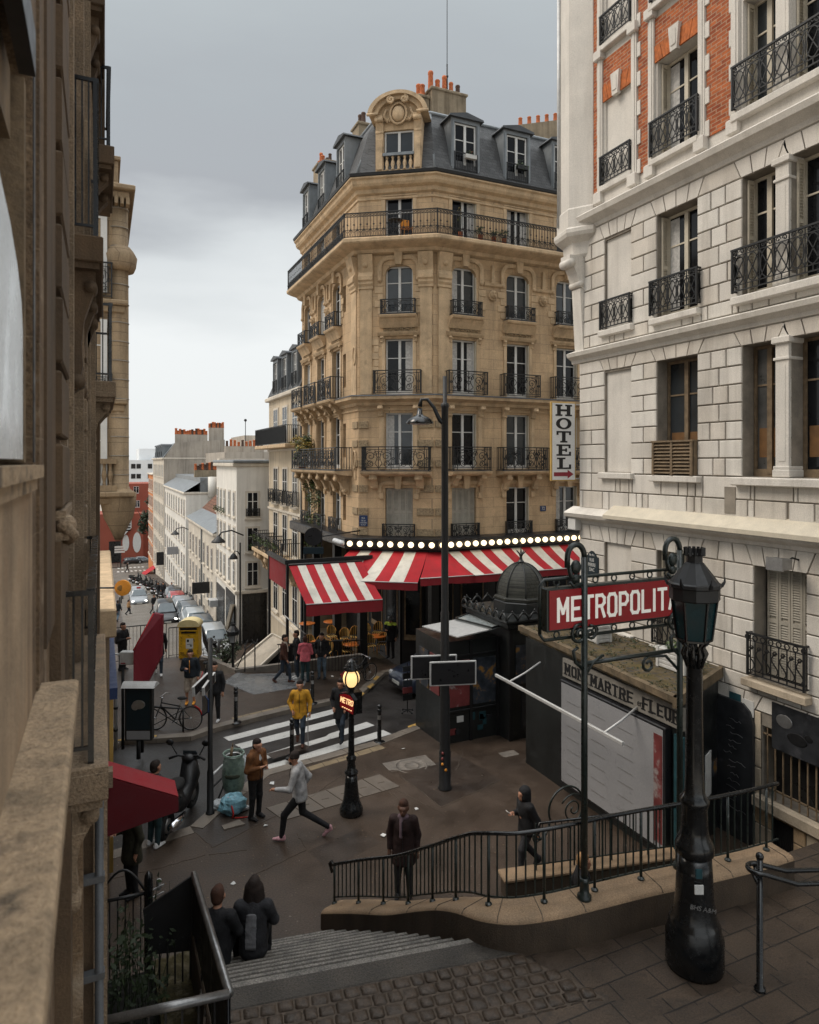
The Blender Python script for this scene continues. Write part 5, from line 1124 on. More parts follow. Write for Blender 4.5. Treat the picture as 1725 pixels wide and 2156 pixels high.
# ---------------------------------------------------------------- flower stall with the mossy roof
FS = thing('flower_stall', 'small stall against the white wall with mossy cobbled roof, lettered fascia and grey poster panel', 'stall', (11,12.5,0)); UF = 10.0
MF = frame((UF,14.9,0), (0,-1)); SW = 5.3
mb = MB(); mb.prism([(10.04,14.9),(12.06,14.9),(12.06,10.62),(10.04,9.66)], -.05, 3.255); mb.build('body','kiosk_dark',FS)
mb = MB(); rp = [(10.15,15.35),(9.72,9.5),(12.06,10.55),(12.06,15.35)]; mb.prism(rp, 3.26, 3.42); mb.k = 1; mb.prism([(10.12,15.38),(9.66,9.46),(9.80,9.46),(10.26,15.38)], 3.32, 3.45); mb.prism([(9.66,9.42),(12.06,10.48),(12.06,10.58),(9.66,9.54)], 3.24, 3.45)
mb.build('roof',['moss_roof','roof_edge'],FS)
mb = MB()
for i in range(700):
    u = random.uniform(9.75,12.05); v = random.uniform(9.6,15.3)
    if u < 10.15-(15.35-v)*.073 or v < 9.7+(u-9.7)*.46: continue
    if random.random() < .5 and 10.1 < u < 11.5: continue
    leaves(mb, (u,v,3.44), .09, 4, .03, 0, (1,1,.25)); mb.k = 0
mb.build('moss_tufts',['moss','leaf_dark'],FS)
mb = MB(MF); q0 = at(1187,1386,u=UF); q1 = at(1432,1500,u=UF); x0, x1 = 14.9-q0.y, 14.9-q1.y+.1; mb.box(x0,x1,-.03,.04,2.73,3.16); fa = mb.build('fascia','fascia_grey',FS)
L_ = x1-x0
MFt = MF @ Matrix.Translation((0,-.0345,0)); adv = L_*.64/10.4; strokes('lettering','MONTMARTRE',MFt,x0+L_*.03,2.80,.27,adv,.062,'black_paint',fa,.60,1); strokes('lettering','FLEUR',MFt,x0+L_*.72,2.80,.27,adv*.88,.062,'black_paint',fa,.60,1)
text('lettering', 'en', MF @ Matrix.Translation((x0+L_*.695,-.034,2.90)), .2, 'black_paint', fa, .8, .003, 0)
mb = MB(MF); mb.bev(x0+.02,x1-.35,-.12,.04,.25,2.68,.02); pn = mb.build('poster_case','sign_dark',FS); mb = MB(MF); mb.box(x0+.08,x1-.41,-.126,-.1205,.31,2.62); mb.build('poster','poster_grey',pn)
mb = MB(MF); mb.box(x0+.09+L_*.80,x1-.42,-.131,-.1265,.4,2.5); mb.build('poster','red_poster',pn); mb = MB(MF)
for k in range(7): 
    for j in range(3): mb.box(x0+.3+j*.85,x0+.75+j*.85,-.1285,-.1262,.55+k*.28,.565+k*.28)
mb.build('poster_lines','steel',pn)
mb = MB(MF); mb.box(SW-.22,SW,-.02,.04,.1,2.6); mb.build('side_panel','blue_poster',FS)
mb = MB(frame((10.04,9.66,0), (2.02,.96)))
for i in range(5): mb.k = i % 3; mb.bev(.15+i*.4,.5+i*.4,-.02,-.002,.9+.3*(i % 3),1.5+.3*(i % 2),.003)
mb.build('flyers',['paper','kiosk_poster','blue_poster'],FS)
# bare folding arm awning: front bar and two arms
mb = MB(); mb.bev(8.922,8.978,10.05,14.6,2.465,2.535,.008); mb.build('awning_bar','pale_steel',FS)
for v in (10.6,14.0): mb = MB(); e = (9.35,v+(.5 if v > 12 else -.2),2.56); mb.tube([(8.95,v,2.5),(9.5,v+.12,2.62),(10.0,v+.2,2.8)], .024, 6); mb.build('awning_arm','pale_steel',FS)
for i, (px, py) in enumerate([(1250,1345),(1428,1408)]):
    c = at(px,py,z=3.44); c.x = min(c.x, 11.75); t = thing('roof_planter', ['white slatted planter of low greenery on the mossy stall roof, farther from the lamp','white slatted planter of green plants on the mossy stall roof, nearer the lamp'][i], 'planter', tuple(c)); mb = MB(); w, d, h = .36, .2, .42
    mb.box(c.x-d,c.x+d,c.y-w,c.y+w,3.43,3.43+h)
    for k in range(5): mb.bev(c.x-d-.02,c.x+d+.02,c.y-w-.02,c.y+w+.02,3.44+k*.083,3.44+k*.083+.072,.01)
    for sx_ in (-1,1):
        for sy_ in (-1,1): mb.box(c.x+sx_*d-.035,c.x+sx_*d+.035,c.y+sy_*w-.035,c.y+sy_*w+.035,3.43,3.45+h)
    mb.build('box','planter_white',t); mb = MB(); leaves(mb, (c.x,c.y,3.43+h+.06), .3, 260, .055, .15, (.8,1.2,.5)); mb.build('foliage',['leaf_dark','leaf_green'],t)
# black lettered hoarding and black and white poster on the wall
hd = thing('black_hoarding', 'tall black round topped board with faint chalky scrawl beside the barred window', 'board', (UW,10.2,0)); mb = MB(MW); mb.prism([(4.68,-.05),(5.58,-.05),(5.58,2.5),(5.50,2.72),(5.34,2.84),(4.68,2.84)], -.10, .02, 'y'); mb.build('board','poster_dark',hd)
mb = MB(MW)
for k in range(14): z = .6+k*.14; x = 4.85+random.uniform(0,.2); mb.tube([(x+i*.05,-.102,z+random.uniform(-.03,.03)) for i in range(random.randint(4,9))], .006, 4)
mb.build('chalk_scrawl','steel',hd)
po = thing('bull_poster', 'black and white poster pasted above the barred low window', 'poster', (UW,9,2.9)); mb = MB(MW); mb.box(5.98,7.0,-.06,-.036,2.18,3.08); p_ = mb.build('sheet','poster_dark',po); mb = MB(MW); mb.ball((6.52,-.062,2.52), .15, 12, 8, (1.4,.04,.8)); mb.ball((6.75,-.062,2.62), .08, 10, 6, (1.1,.04,.9)); mb.build('bull_shape','black_paint',p_); mb = MB(MW); mb.ball((6.25,-.062,2.78), .16, 12, 8, (1.1,.03,.8)); mb.build('pale_cloud','steel',p_)
for i, (px, py, m) in enumerate(((1548,1475,'blue_poster'),(1575,1490,'paper'))): q = at(px,py,u=UW-.04); mb = MB(MW); mb.box(VW-q.y-.14,VW-q.y+.14,-.05,-.036,q.z-.16,q.z+.16); tag(mb.build('torn_sticker',m), ['torn pale blue sticker on the white wall above the black board','torn white sticker on the white wall above the black board'][i], 'sticker')
# ---------------------------------------------------------------- domed newspaper kiosk
KK = thing('newspaper_kiosk', 'dark green newspaper kiosk with scaly dome, crested cornice and an open side wing of papers', 'kiosk', (11.4,17.4,-.1)); kc = (11.55,17.4,0)
mb = MB(); mb.box(10.5,12.6,16.4,18.5,-.3,3.1); mb.build('body','kiosk_dark',KK)
mb = MB(); mb.bev(10.35,12.75,16.25,18.65,3.1,3.28,.04); mb.bev(10.25,12.85,16.15,18.75,3.28,3.38,.03); mb.build('cornice','kiosk_dark',KK)
mb = MB(); x0, x1, y0, y1 = 10.25, 12.85, 16.15, 18.75
for ax in range(4):
    n = 7
    for i in range(n):
        t = (i+.5)/n; a, b = [((x0+(x1-x0)*t,y0),(1,0)),((x0+(x1-x0)*t,y1),(1,0)),((x0,y0+(y1-y0)*t),(0,1)),((x1,y0+(y1-y0)*t),(0,1))][ax]
        mb.tube([(a[0]+b[0]*w*.18,a[1]+b[1]*w*.18,3.38+.20*math.cos(w*PI/2)**1.0) for w in (-1,-.6,-.2,.2,.6,1)], .03, 5); mb.ball((a[0],a[1],3.62), .035, 6, 4)
mb.build('crest','kiosk_dark',KK)
mb = MB(); n = 8; prof = [(.84,3.38),(.82,3.66),(.78,3.70)]; mb.lathe(prof, (kc[0],kc[1],0), 8, PI/8, 2*PI+PI/8); mb.build('drum','kiosk_dark',KK)
mb = MB(); mb.lathe([(.80,3.70),(.82,3.78),(.75,3.82)]+[(.73*math.cos(t),3.82+.95*math.sin(t)) for t in [k*PI/20 for k in range(0,10)]]+[(.07,4.76)], (kc[0],kc[1],0), 8, PI/8, 2*PI+PI/8); mb.sm = [False]*len(mb.f); do = mb.build('dome','kiosk_dome',KK)
mb = MB()
for k in range(8):
    a = PI/8+k*PI/4; mb.tube([(kc[0]+.735*math.cos(t)*math.cos(a),kc[1]+.735*math.cos(t)*math.sin(a),3.82+.955*math.sin(t)) for t in [j*PI/20 for j in range(0,10)]], .025, 5)
mb.build('dome_ribs','kiosk_dark',do)
mb = MB(); mb.lathe([(.07,4.74),(.10,4.80),(.05,4.86),(.04,4.95),(.07,5.02),(.03,5.08),(.012,5.2),(.010,5.95)], (kc[0],kc[1],0), 8)
for k in range(4): a = k*PI/2+.4; mb.tube([(kc[0]+.03*math.cos(a),kc[1]+.03*math.sin(a),5.0),(kc[0]+.12*math.cos(a),kc[1]+.12*math.sin(a),5.08),(kc[0]+.2*math.cos(a),kc[1]+.2*math.sin(a),5.16)], [.02,.018,.005], 5)
mb.build('finial','kiosk_dark',do)
mb = MB(); mb.box(8.7,10.5,17.0,18.8,-.3,2.75); mb.build('wing','kiosk_dark',KK)
for u in (8.7,9.58,10.46): mb = MB(); mb.bev(u-.04,u+.05,16.955,17.0,-.2,2.72,.01); mb.build('frame_post','iron',KK)
for z in (.75,2.3): mb = MB(); mb.bev(8.66,10.5,16.96,17.0,z,z+.06,.01); mb.build('frame_rail','iron',KK)
for u in (10.5,11.3,12.2): mb = MB(); mb.bev(u-.03,u+.08,16.35,16.4,-.1,3.1,.01); mb.build('frame_post','iron',KK)
for k in range(9): mb = MB(); a = random.uniform(8.8,10.2); z = random.uniform(.1,.6); mb.box(a,a+random.uniform(.1,.22),16.985,16.999,z,z+random.uniform(.1,.22)); mb.build('sticker',random.choice(['paper','red_poster','blue_poster','poster_dark']),KK)
mb = MB(); mb.box(10.44,10.49,16.6,18.2,.3,2.7) if False else None
for i, (a, b, z0, z1, m) in enumerate(((8.78,9.55,.9,2.2,'red_poster'),(9.65,10.4,.9,2.2,'kiosk_poster'))): q = MB(); q.box(a,b,16.975,16.998,z0,z1); q.build('poster',m,KK)
for a, z0, z1, m in ((10.7,1.5,2.6,'kiosk_poster'),(11.5,1.5,2.6,'kiosk_poster'),(10.9,.2,1.3,'poster_dark')): q = MB(); q.box(a,a+.7,16.375,16.398,z0,z1); q.build('poster',m,KK)
for v, z0, m in ((17.2,1.2,'red_poster'),(17.9,1.2,'kiosk_poster')): q = MB(); q.box(8.675,8.698,v,v+.6,z0,z0+1.1); q.build('poster',m,KK)
P4 = [at(889,1318,z=3.0), at(960,1304,z=3.05), at(1036,1324,z=3.05), at(964,1341,z=2.95)]; mb = MB(); mb.add([tuple(p) for p in P4]+[tuple(p-Vector((0,0,.03))) for p in P4], [(0,1,2,3),(7,6,5,4),(0,4,5,1),(1,5,6,2),(2,6,7,3),(3,7,4,0)]); mb.build('flap_roof','pale_steel',KK)
P4 = [at(959,1302.5,z=3.1), at(993,1290,z=3.1), at(1089,1307,z=3.1), at(1036,1322.5,z=3.1)]; mb = MB(); mb.add([tuple(p) for p in P4]+[tuple(p-Vector((0,0,.05))) for p in P4], [(0,1,2,3),(7,6,5,4),(0,4,5,1),(1,5,6,2),(2,6,7,3),(3,7,4,0)]); mb.build('skylight','perspex',KK)
mb = MB()
for i in range(4): mb.tube([P4[i]+Vector((0,0,.01)), P4[(i+1) % 4]+Vector((0,0,.01))], .03, 4)
mb.build('skylight_frame','kiosk_dark',KK)
for i, (px, py) in enumerate(((858,1500),(905,1530))):
    c = gp(px,py); t = thing('postcard_rack', ['slim black postcard rack on castors beside the kiosk, nearer the road','dark rack hung with magazines at the corner of the kiosk'][i], 'rack', tuple(c)); mb = MB(); mb.bar(c,(c.x,c.y,c.z+1.6),.018)
    for k in range(4): a = k*PI/2+.3; mb.bar((c.x,c.y,c.z+.08),(c.x+.22*math.cos(a),c.y+.22*math.sin(a),c.z+.05),.015); mb.ball((c.x+.22*math.cos(a),c.y+.22*math.sin(a),c.z+.035), .035, 6, 4)
    mb.build('stand','black_plastic',t)
    for k in range(5): mb = MB(); mb.box(c.x-.16,c.x+.16,c.y-.03,c.y+.03,c.z+.4+k*.23,c.z+.58+k*.23); mb.build('magazine',['black_paint','red_poster','kiosk_poster','black_paint','poster_dark'][(k+i) % 5],t)
# ---------------------------------------------------------------- terrace chairs and tables
def make_chair():
    t = thing('rattan_chair', None, None, local=True); mb = MB(); mb.k = 0
    for i in range(8): mb.k = i % 2; mb.box(-.20+i*.05,-.15+i*.05,-.2,.2,.43,.46)
    mb.build('seat',['cane_stripe','black_cane'],t); mb = MB(); n = 12
    for i in range(n):
        mb.k = i % 2; a0, a1 = PI*.06+i*PI*.88/n, PI*.06+(i+1)*PI*.88/n; h = lambda a: .52+.36*math.sin(a)**.6
        p = lambda a, z: (-.23*math.cos(a), .02+.22*math.sin(a), z); mb.add([p(a0,.50),p(a1,.50),p(a1,h(a1)),p(a0,h(a0))]+[(q[0]*.95,q[1]*.95,q[2]) for q in (p(a0,.50),p(a1,.50),p(a1,h(a1)),p(a0,h(a0)))], [(0,1,2,3),(7,6,5,4),(3,2,6,7)])
    mb.build('backrest',['cane_stripe','black_cane'],t); mb = MB(); mb.tube([(-.23*math.cos(a),.02+.22*math.sin(a),.53+.36*math.sin(a)**.6) for a in [PI*.04+i*PI*.92/14 for i in range(15)]], .014, 5); mb.build('frame','rattan',t)
    for sx_ in (-1,1):
        for sy_ in (-1,1): mb = MB(); mb.bar((.17*sx_,.16*sy_,.43),(.2*sx_,.19*sy_,0),.013,5); mb.build('leg','rattan',t)
    return t
def make_table():
    t = thing('bistro_table', None, None, local=True); mb = MB(); mb.lathe([(.0,.70),(.36,.70),(.38,.715),(.38,.735),(.36,.745),(0,.745)], (0,0,0), 24); mb.build('table_top','table_orange',t); mb = MB(); mb.lathe([(.03,.05),(.025,.7)], (0,0,0), 8)
    for k in range(4): a = k*PI/2; mb.tube([(0,0,.12),(.2*math.cos(a),.2*math.sin(a),.05),(.27*math.cos(a),.27*math.sin(a),.01)], .016, 5)
    mb.build('pedestal','iron',t); return t
def spot(px, py, z): p = at(px, py, z=gz(9.5,25.5)+z); return p
c0 = make_chair(); t0 = make_table(); first = [True, True]
CH = [(652,1362,200),(676,1362,190),(732,1367,205),(757,1358,170),(782,1356,200),(806,1352,170),(703,1364,180),(748,1338,190),(726,1342,185),(771,1331,180),(700,1336,200),(795,1328,170),(690,1372,160),(868,1318,185)]
seen_c = []
for i, (px, py, a) in enumerate(CH):
    p = at(px, py, z=gz(9.4,25.3)+.46); t = c0 if i == 0 else copy_tree(c0); t.location = (p.x,p.y,gz(p.x,min(p.y,26.2))); t.rotation_euler.z = R(a+180-24)+random.uniform(-.2,.2)
    tag(t, 'round backed rattan chair with black and yellow striped weave under the cafe awning', 'chair', 'rattan chairs on the cafe terrace')
TBL = ['round orange table between striped chairs on the terrace, nearest the motorcyclist','round orange table in front of striped chairs at the middle of the terrace','dim round table at the back of the terrace beside the man with the white pole','dim round table deep under the awning at the back of the terrace','small round table beside the dark car behind the kiosk','round table half hidden behind the person in jeans']
for i, (px, py) in enumerate([(795,1336),(741,1353),(647,1310),(698,1306),(884,1308),(672,1352)]):
    p = at(px, py, z=gz(9.4,25.3)+.74); t = t0 if i == 0 else copy_tree(t0); t.location = (p.x,p.y,gz(p.x,min(p.y,26.2))); tag(t, TBL[i], 'table', 'bistro tables on the cafe terrace')
mb = MB(); p = at(878,1300,z=.2); mb.lathe([(.10,0),(.10,.3),(.0,.3)], p, 12); tag(mb.build('menu_tube','red_poster'), 'small red and white striped cup standing on a terrace table beside the kiosk', 'cup')
# ---------------------------------------------------------------- the near building on the left, leaning out past its facade
NB = thing('near_stone_building', 'warm brown stone facade running steeply away at arm\'s length, with quoins, ledges and balconies', 'building', (-.4,4,0)); WU = -.236
def B(nm, m, *bx, par=NB, bv=0):
    mb = MB()
    for b in bx: (mb.bev(*b, bv) if bv else mb.box(*b))
    return mb.build(nm, m, par)
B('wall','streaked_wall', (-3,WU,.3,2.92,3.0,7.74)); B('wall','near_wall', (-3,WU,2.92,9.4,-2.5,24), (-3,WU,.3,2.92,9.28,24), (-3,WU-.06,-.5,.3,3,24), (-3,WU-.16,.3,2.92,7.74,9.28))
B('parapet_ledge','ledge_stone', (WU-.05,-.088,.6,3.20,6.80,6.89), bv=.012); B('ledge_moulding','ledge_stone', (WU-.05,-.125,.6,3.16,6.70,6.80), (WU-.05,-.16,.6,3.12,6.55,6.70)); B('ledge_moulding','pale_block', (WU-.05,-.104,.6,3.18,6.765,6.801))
B('window_sill','ledge_stone', (WU-.05,-.196,.4,2.90,7.745,7.79), (WU-.06,-.215,.4,2.86,7.70,7.745))
wn = MB(); wn.box(WU-.155,WU-.06,.35,.42,7.8,9.2); wn.box(WU-.155,WU-.02,2.84,2.9,7.8,9.2); wn.box(WU-.155,WU-.06,.42,2.8,8.95,9.2); w_ = wn.build('window','old_wood',NB)
g = MB(); pts = [(.42,7.81),(2.80,7.81)]+[(2.80-1.3*(1-math.cos(t)),8.26+.40*math.sin(t)) for t in [k*PI/12 for k in range(7)]]+[(.42,8.66)]; g.prism(pts, WU-.03, WU-.02, 'x'); g.build('pane','pale_pane',w_)
B('roller_box','sign_dark', (WU-.02,-.205,.4,2.66,9.12,9.27)); B('frame_strip','iron', (WU-.1,WU+.004,2.93,2.99,7.8,9.3))
z = 7.56; k = 0
while z < 17: B('quoin','shaded_stone', (WU-.05,-.180-.004*(k % 2),3.92,4.76,z,z+.335), bv=.012); z += .376; k += 1
B('pilaster','shaded_stone', (WU-.05,-.212,3.30,3.92,7.0,14)); B('pilaster','near_wall', (WU-.05,-.224,3.08,3.30,6.9,14)); B('pilaster','shaded_stone', (WU-.05,-.185,3.85,4.70,6.0,7.40))
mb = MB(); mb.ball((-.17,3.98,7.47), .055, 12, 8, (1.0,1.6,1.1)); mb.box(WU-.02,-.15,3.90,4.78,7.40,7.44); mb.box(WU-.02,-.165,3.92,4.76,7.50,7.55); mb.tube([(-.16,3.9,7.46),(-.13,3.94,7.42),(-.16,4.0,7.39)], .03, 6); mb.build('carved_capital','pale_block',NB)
for i, (va, vb, ua, m) in enumerate([(4.9,5.05,-.20,'near_wall'),(5.10,5.5,-.215,'shaded_stone'),(5.55,5.72,-.185,'pale_block'),(6.6,6.8,-.14,'pale_block'),(6.85,7.6,-.16,'shaded_stone'),(7.7,7.9,-.10,'pale_block'),(8.1,8.5,-.13,'shaded_stone'),(8.6,8.9,-.06,'pale_block')]): B('pilaster', m, (WU-.05,ua,va,vb,-2,16-.01*i))
z = 6.4; k = 0
while z < 9.2: B('quoin','pale_block', (WU-.05,-.125,7.15,7.55,z,z+.30), bv=.01); z += .34
# balconies
def sbalcony(v0, v1, u1, zt, th, h, cons=(), u0=WU-.05, rail=True, ru=None, m='shaded_stone', ch=.9):
    b = B('balcony', m, (u0,u1,v0,v1,zt-th,zt), bv=.012); B('moulding', m, (u0,u1-.03,v0+.03,v1,zt-th-.05,zt-th), par=b)
    for v in cons:
        mb = MB(); d = u1-u0-.06; prof = [(u0,zt-th-.05),(u0+d,zt-th-.05),(u0+d,zt-th-.05-ch*.12),(u0+d*.86,zt-th-ch*.26),(u0+d*.66,zt-th-ch*.40),(u0+d*.58,zt-th-ch*.58),(u0+d*.62,zt-th-ch*.74),(u0+d*.48,zt-th-ch*.92),(u0,zt-th-ch)]
        mb.prism([(p[0],p[1]) for p in prof], v, v+.16, 'y'); mb.tube([(u0+d*.86,v-.02,zt-th-ch*.16),(u0+d*.86,v+.18,zt-th-ch*.16)], .05, 10); mb.tube([(u0+d*.46,v-.02,zt-th-ch*.86),(u0+d*.46,v+.18,zt-th-ch*.86)], .06, 10); mb.build('console', m, b)
    if rail:
        ru = ru if ru is not None else u1-.06; mb = MB(); a, c = v0+.06, v1-.06
        for v in (a, c):
            mb.box(WU,ru,v-.012,v+.012,zt+h-.03,zt+h); mb.box(WU,ru,v-.01,v+.01,zt+.08,zt+.10); mb.box(ru-.016,ru+.016,v-.016,v+.016,zt,zt+h)
            for k in range(3): mb.box(WU+(ru-WU)*(k+1)/4-.006,WU+(ru-WU)*(k+1)/4+.006,v-.006,v+.006,zt+.08,zt+h)
        mb.box(ru-.025,ru+.025,a,c,zt+h-.03,zt+h+.008); mb.box(ru-.012,ru+.012,a,c,zt+.08,zt+.10); mb.box(ru-.01,ru+.01,a,c,zt+h-.18,zt+h-.165); v = a+.11
        while v < c-.05:
            mb.box(ru-.007,ru+.007,v-.007,v+.007,zt+.08,zt+h-.02); mb.tube([(ru,v+.055+.045*math.cos(t),zt+h-.1+.05*math.sin(t)) for t in [q*PI/4 for q in range(8)]], .007, 4, True); v += .11
        mb.build('railing','gloss_iron',b)
    return b
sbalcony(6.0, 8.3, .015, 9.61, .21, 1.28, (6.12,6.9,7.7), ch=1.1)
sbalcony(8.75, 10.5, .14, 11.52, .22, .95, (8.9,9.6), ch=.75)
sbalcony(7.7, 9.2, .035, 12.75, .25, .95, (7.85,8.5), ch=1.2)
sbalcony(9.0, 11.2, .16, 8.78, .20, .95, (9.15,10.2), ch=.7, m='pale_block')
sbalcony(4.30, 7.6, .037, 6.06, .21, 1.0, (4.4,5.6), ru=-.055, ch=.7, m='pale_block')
B('side_wall','shaded_stone', (-1.5,.040,9.25,11.2,11.6,24)); B('side_wall','shaded_stone', (-1.5,-.02,9.3,13,-2.5,8.5)); B('wall_return','pale_block', (-1.2,.036,4.95,7.4,-2.5,5.80)); B('wall_return','shaded_stone', (-1.2,-.045,4.72,4.95,-2.5,5.80)); B('wall_return','near_wall', (-1.2,-.10,4.50,4.72,-2.5,5.80)); B('wall_return','shaded_stone', (-1.2,-.155,4.25,4.5,-2.5,5.85))
mb = MB(); mb.tube([(-.012,4.66,-2),(-.012,4.66,5.84)], .027, 10)
for z in (1.2,2.5,3.7,4.6,5.2): mb.box(-.10,.02,4.63,4.69,z,z+.04)
mb.build('downpipe','dark_zinc',NB)
# next house: low shop front with a yellow framed window
SH = thing('corner_shop', 'stone shop house behind the near balcony with a narrow yellow framed window', 'building', (-1,16,0)); mb = MB(); mb.box(-6,.13,13.0,21.5,-1.5,5.2); mb.build('wall','pale_block',SH); mb = MB(); mb.bev(-6,.24,12.9,21.6,4.75,5.25,.03); mb.build('cornice','carved_stone',SH)
for v0, v1 in ((13.6,15.3),(16,18.2)):
    mb = MB(); mb.box(.10,.20,v0,v0+.12,.3,3.6); mb.box(.10,.20,v1-.12,v1,.3,3.6); mb.box(.10,.20,v0+.12,v1-.12,3.45,3.6); mb.box(.10,.20,v0+.12,v1-.12,.3,.5); f = mb.build('window','gold_trim',SH); mb = MB(); mb.box(.12,.14,v0+.12,v1-.12,.5,3.45); mb.build('pane','glass',f)
mb = MB(); mb.box(.12,.26,13.1,18.6,3.62,3.82); mb.build('blue_band','plate_blue',SH)
# turret house at the end of the row
TB_ = thing('turret_house', 'stone corner house with round turret, carved cornices and iron balconies rising behind the near facade', 'building', (-2,25,0)); tv = 22.6; tu = .52
mb = MB(); mb.box(-6,tu,tv,28,6.9,16.2); mb.box(-6,-.15,tv+.4,28,-1.5,6.9); mb.build('wall','grimy_limestone',TB_)
mb = MB(); mb.lathe([(.10,5.4),(.22,5.7),(.42,6.1),(.50,6.5),(.52,6.85),(.36,6.95),(.30,7.0),(.29,12.5),(.27,16.0)], (tu-.04,tv+.2,0), 20); mb.k = 0
z = 7.4
tr2 = mb.build('turret','grimy_limestone',TB_); mb = MB()
while z < 16: mb.lathe([(.302,z),(.31,z+.01),(.302,z+.03)], (tu-.04,tv+.2,0), 20); z += .58
mb.build('turret_joint','dirty_joint',tr2)
mb = MB()
for zc, o in ((16.0,.42),(12.55,.22),(9.55,.20),(6.75,.40)):
    mb.bev(-6,tu+o,tv-o,28,zc,zc+.16,.03); mb.bev(-6,tu+o*.6,tv-o*.6,28,zc-.22,zc,.03)
mb.build('cornice','grimy_limestone',TB_)
mb = MB()
for i in range(9): mb.box(-.6+i*.16,-.5+i*.16,tv-.34,tv,15.58,15.78)
mb.build('dentils','grimy_limestone',TB_)
mb = MB(); mb.bev(-6,tu-.05,tv+.05,28,16.16,17.0,.03); mb.bev(-6,tu+.02,tv-.02,28,17.0,17.12,.02); mb.build('attic_parapet','grimy_limestone',TB_)
mb = MB(); mb.lathe([(.40,13.65),(.46,13.8),(.50,14.1),(.42,14.25),(.30,14.4)], (tu,tv+.2,0), 16); mb.build('turret_band','grimy_limestone',TB_)
MT_ = frame((0,tv,0), (1,0))
for z0, z1 in ((12.9,15.2),(9.8,12.1),(7.0,9.2)):
    mb = MB(MT_); mb.box(-.62,.06,-.05,.0,z0-.06,z1+.12); mb.build('window_surround','grimy_limestone',TB_)
    w = window(MT_, TB_, -.22, z0, z1, .54, y=-.06, bars=1); mb = MB(MT_); mb.box(-.02,.16,-.10,-.065,z0,z1); mb.build('shutter','white_paint',TB_)
for z, h in ((12.75,1.05),(9.75,.7)): railing(MT_, TB_, -.7, .28, .20, z, h, 'scroll', r=.012)
mb = MB(MT_); mb.box(-.8,.42,-.22,-.02,6.92,7.1); mb.box(-.8,.42,-.24,-.02,7.75,7.9)
for i in range(6): mb.lathe([(.05,7.1),(.05,7.15),(.035,7.2),(.075,7.4),(.06,7.5),(.035,7.65),(.05,7.75)], (-.6+i*.17,-.14,0), 8)
mb.build('balustrade','grimy_limestone',TB_); mb = MB(); mb.box(tu+.06,tu+.10,tv,tv+1.5,7.0,8.3); mb.build('side_rail','iron',TB_)
# ---------------------------------------------------------------- the street going down
SZ = lambda u, v: -4.2-.09*(max(v,26.0)-46)
sheet('street_surface', [(-8,26.2),(30,26.2),(30,170),(-8,170)], 'cobble_street', 0, 0, SZ, 6)
sheet('right_pavement', [(6.75,27),(14,27),(14,130),(6.9,130)], 'plaza_asphalt', .13, .14, SZ, 6); sheet('left_pavement', [(-6,27),(1.35,27),(1.9,110),(-6,110)], 'plaza_asphalt', .13, .14, SZ, 6)
sheet('crossing_pavement', [(-20,150),(4,150),(6.5,168),(-20,168)], 'plaza_asphalt', .13, .14, SZ, 6)
mb = MB()
for i in range(7):
    a = 2.6+i*.75; mb.add([(a,134,SZ(0,134)+.02),(a+.4,134,SZ(0,134)+.02),(a+.4,137,SZ(0,137)+.02),(a,137,SZ(0,137)+.02)], [(0,1,2,3)])
    mb.add([(a+.3,146,SZ(0,146)+.02),(a+.7,146,SZ(0,146)+.02),(a+.7,149,SZ(0,149)+.02),(a+.3,149,SZ(0,149)+.02)], [(0,1,2,3)])
struct(mb.build('far_zebra_crossing','road_white'))
mb = MB(); [box_seg(mb, Vector(p), Vector(q), -.15, .05, -4, -.06) for p, q in (((-6,28.9),(3.5,28.9)),((3.5,28.9),(3.95,28.2)),((3.95,28.2),(4.65,26.3)),((4.65,26.3),(9.75,26.3)))]; tag(mb.build('retaining_wall','granite'), 'low granite retaining wall holding up the square above the sloping street', 'wall')
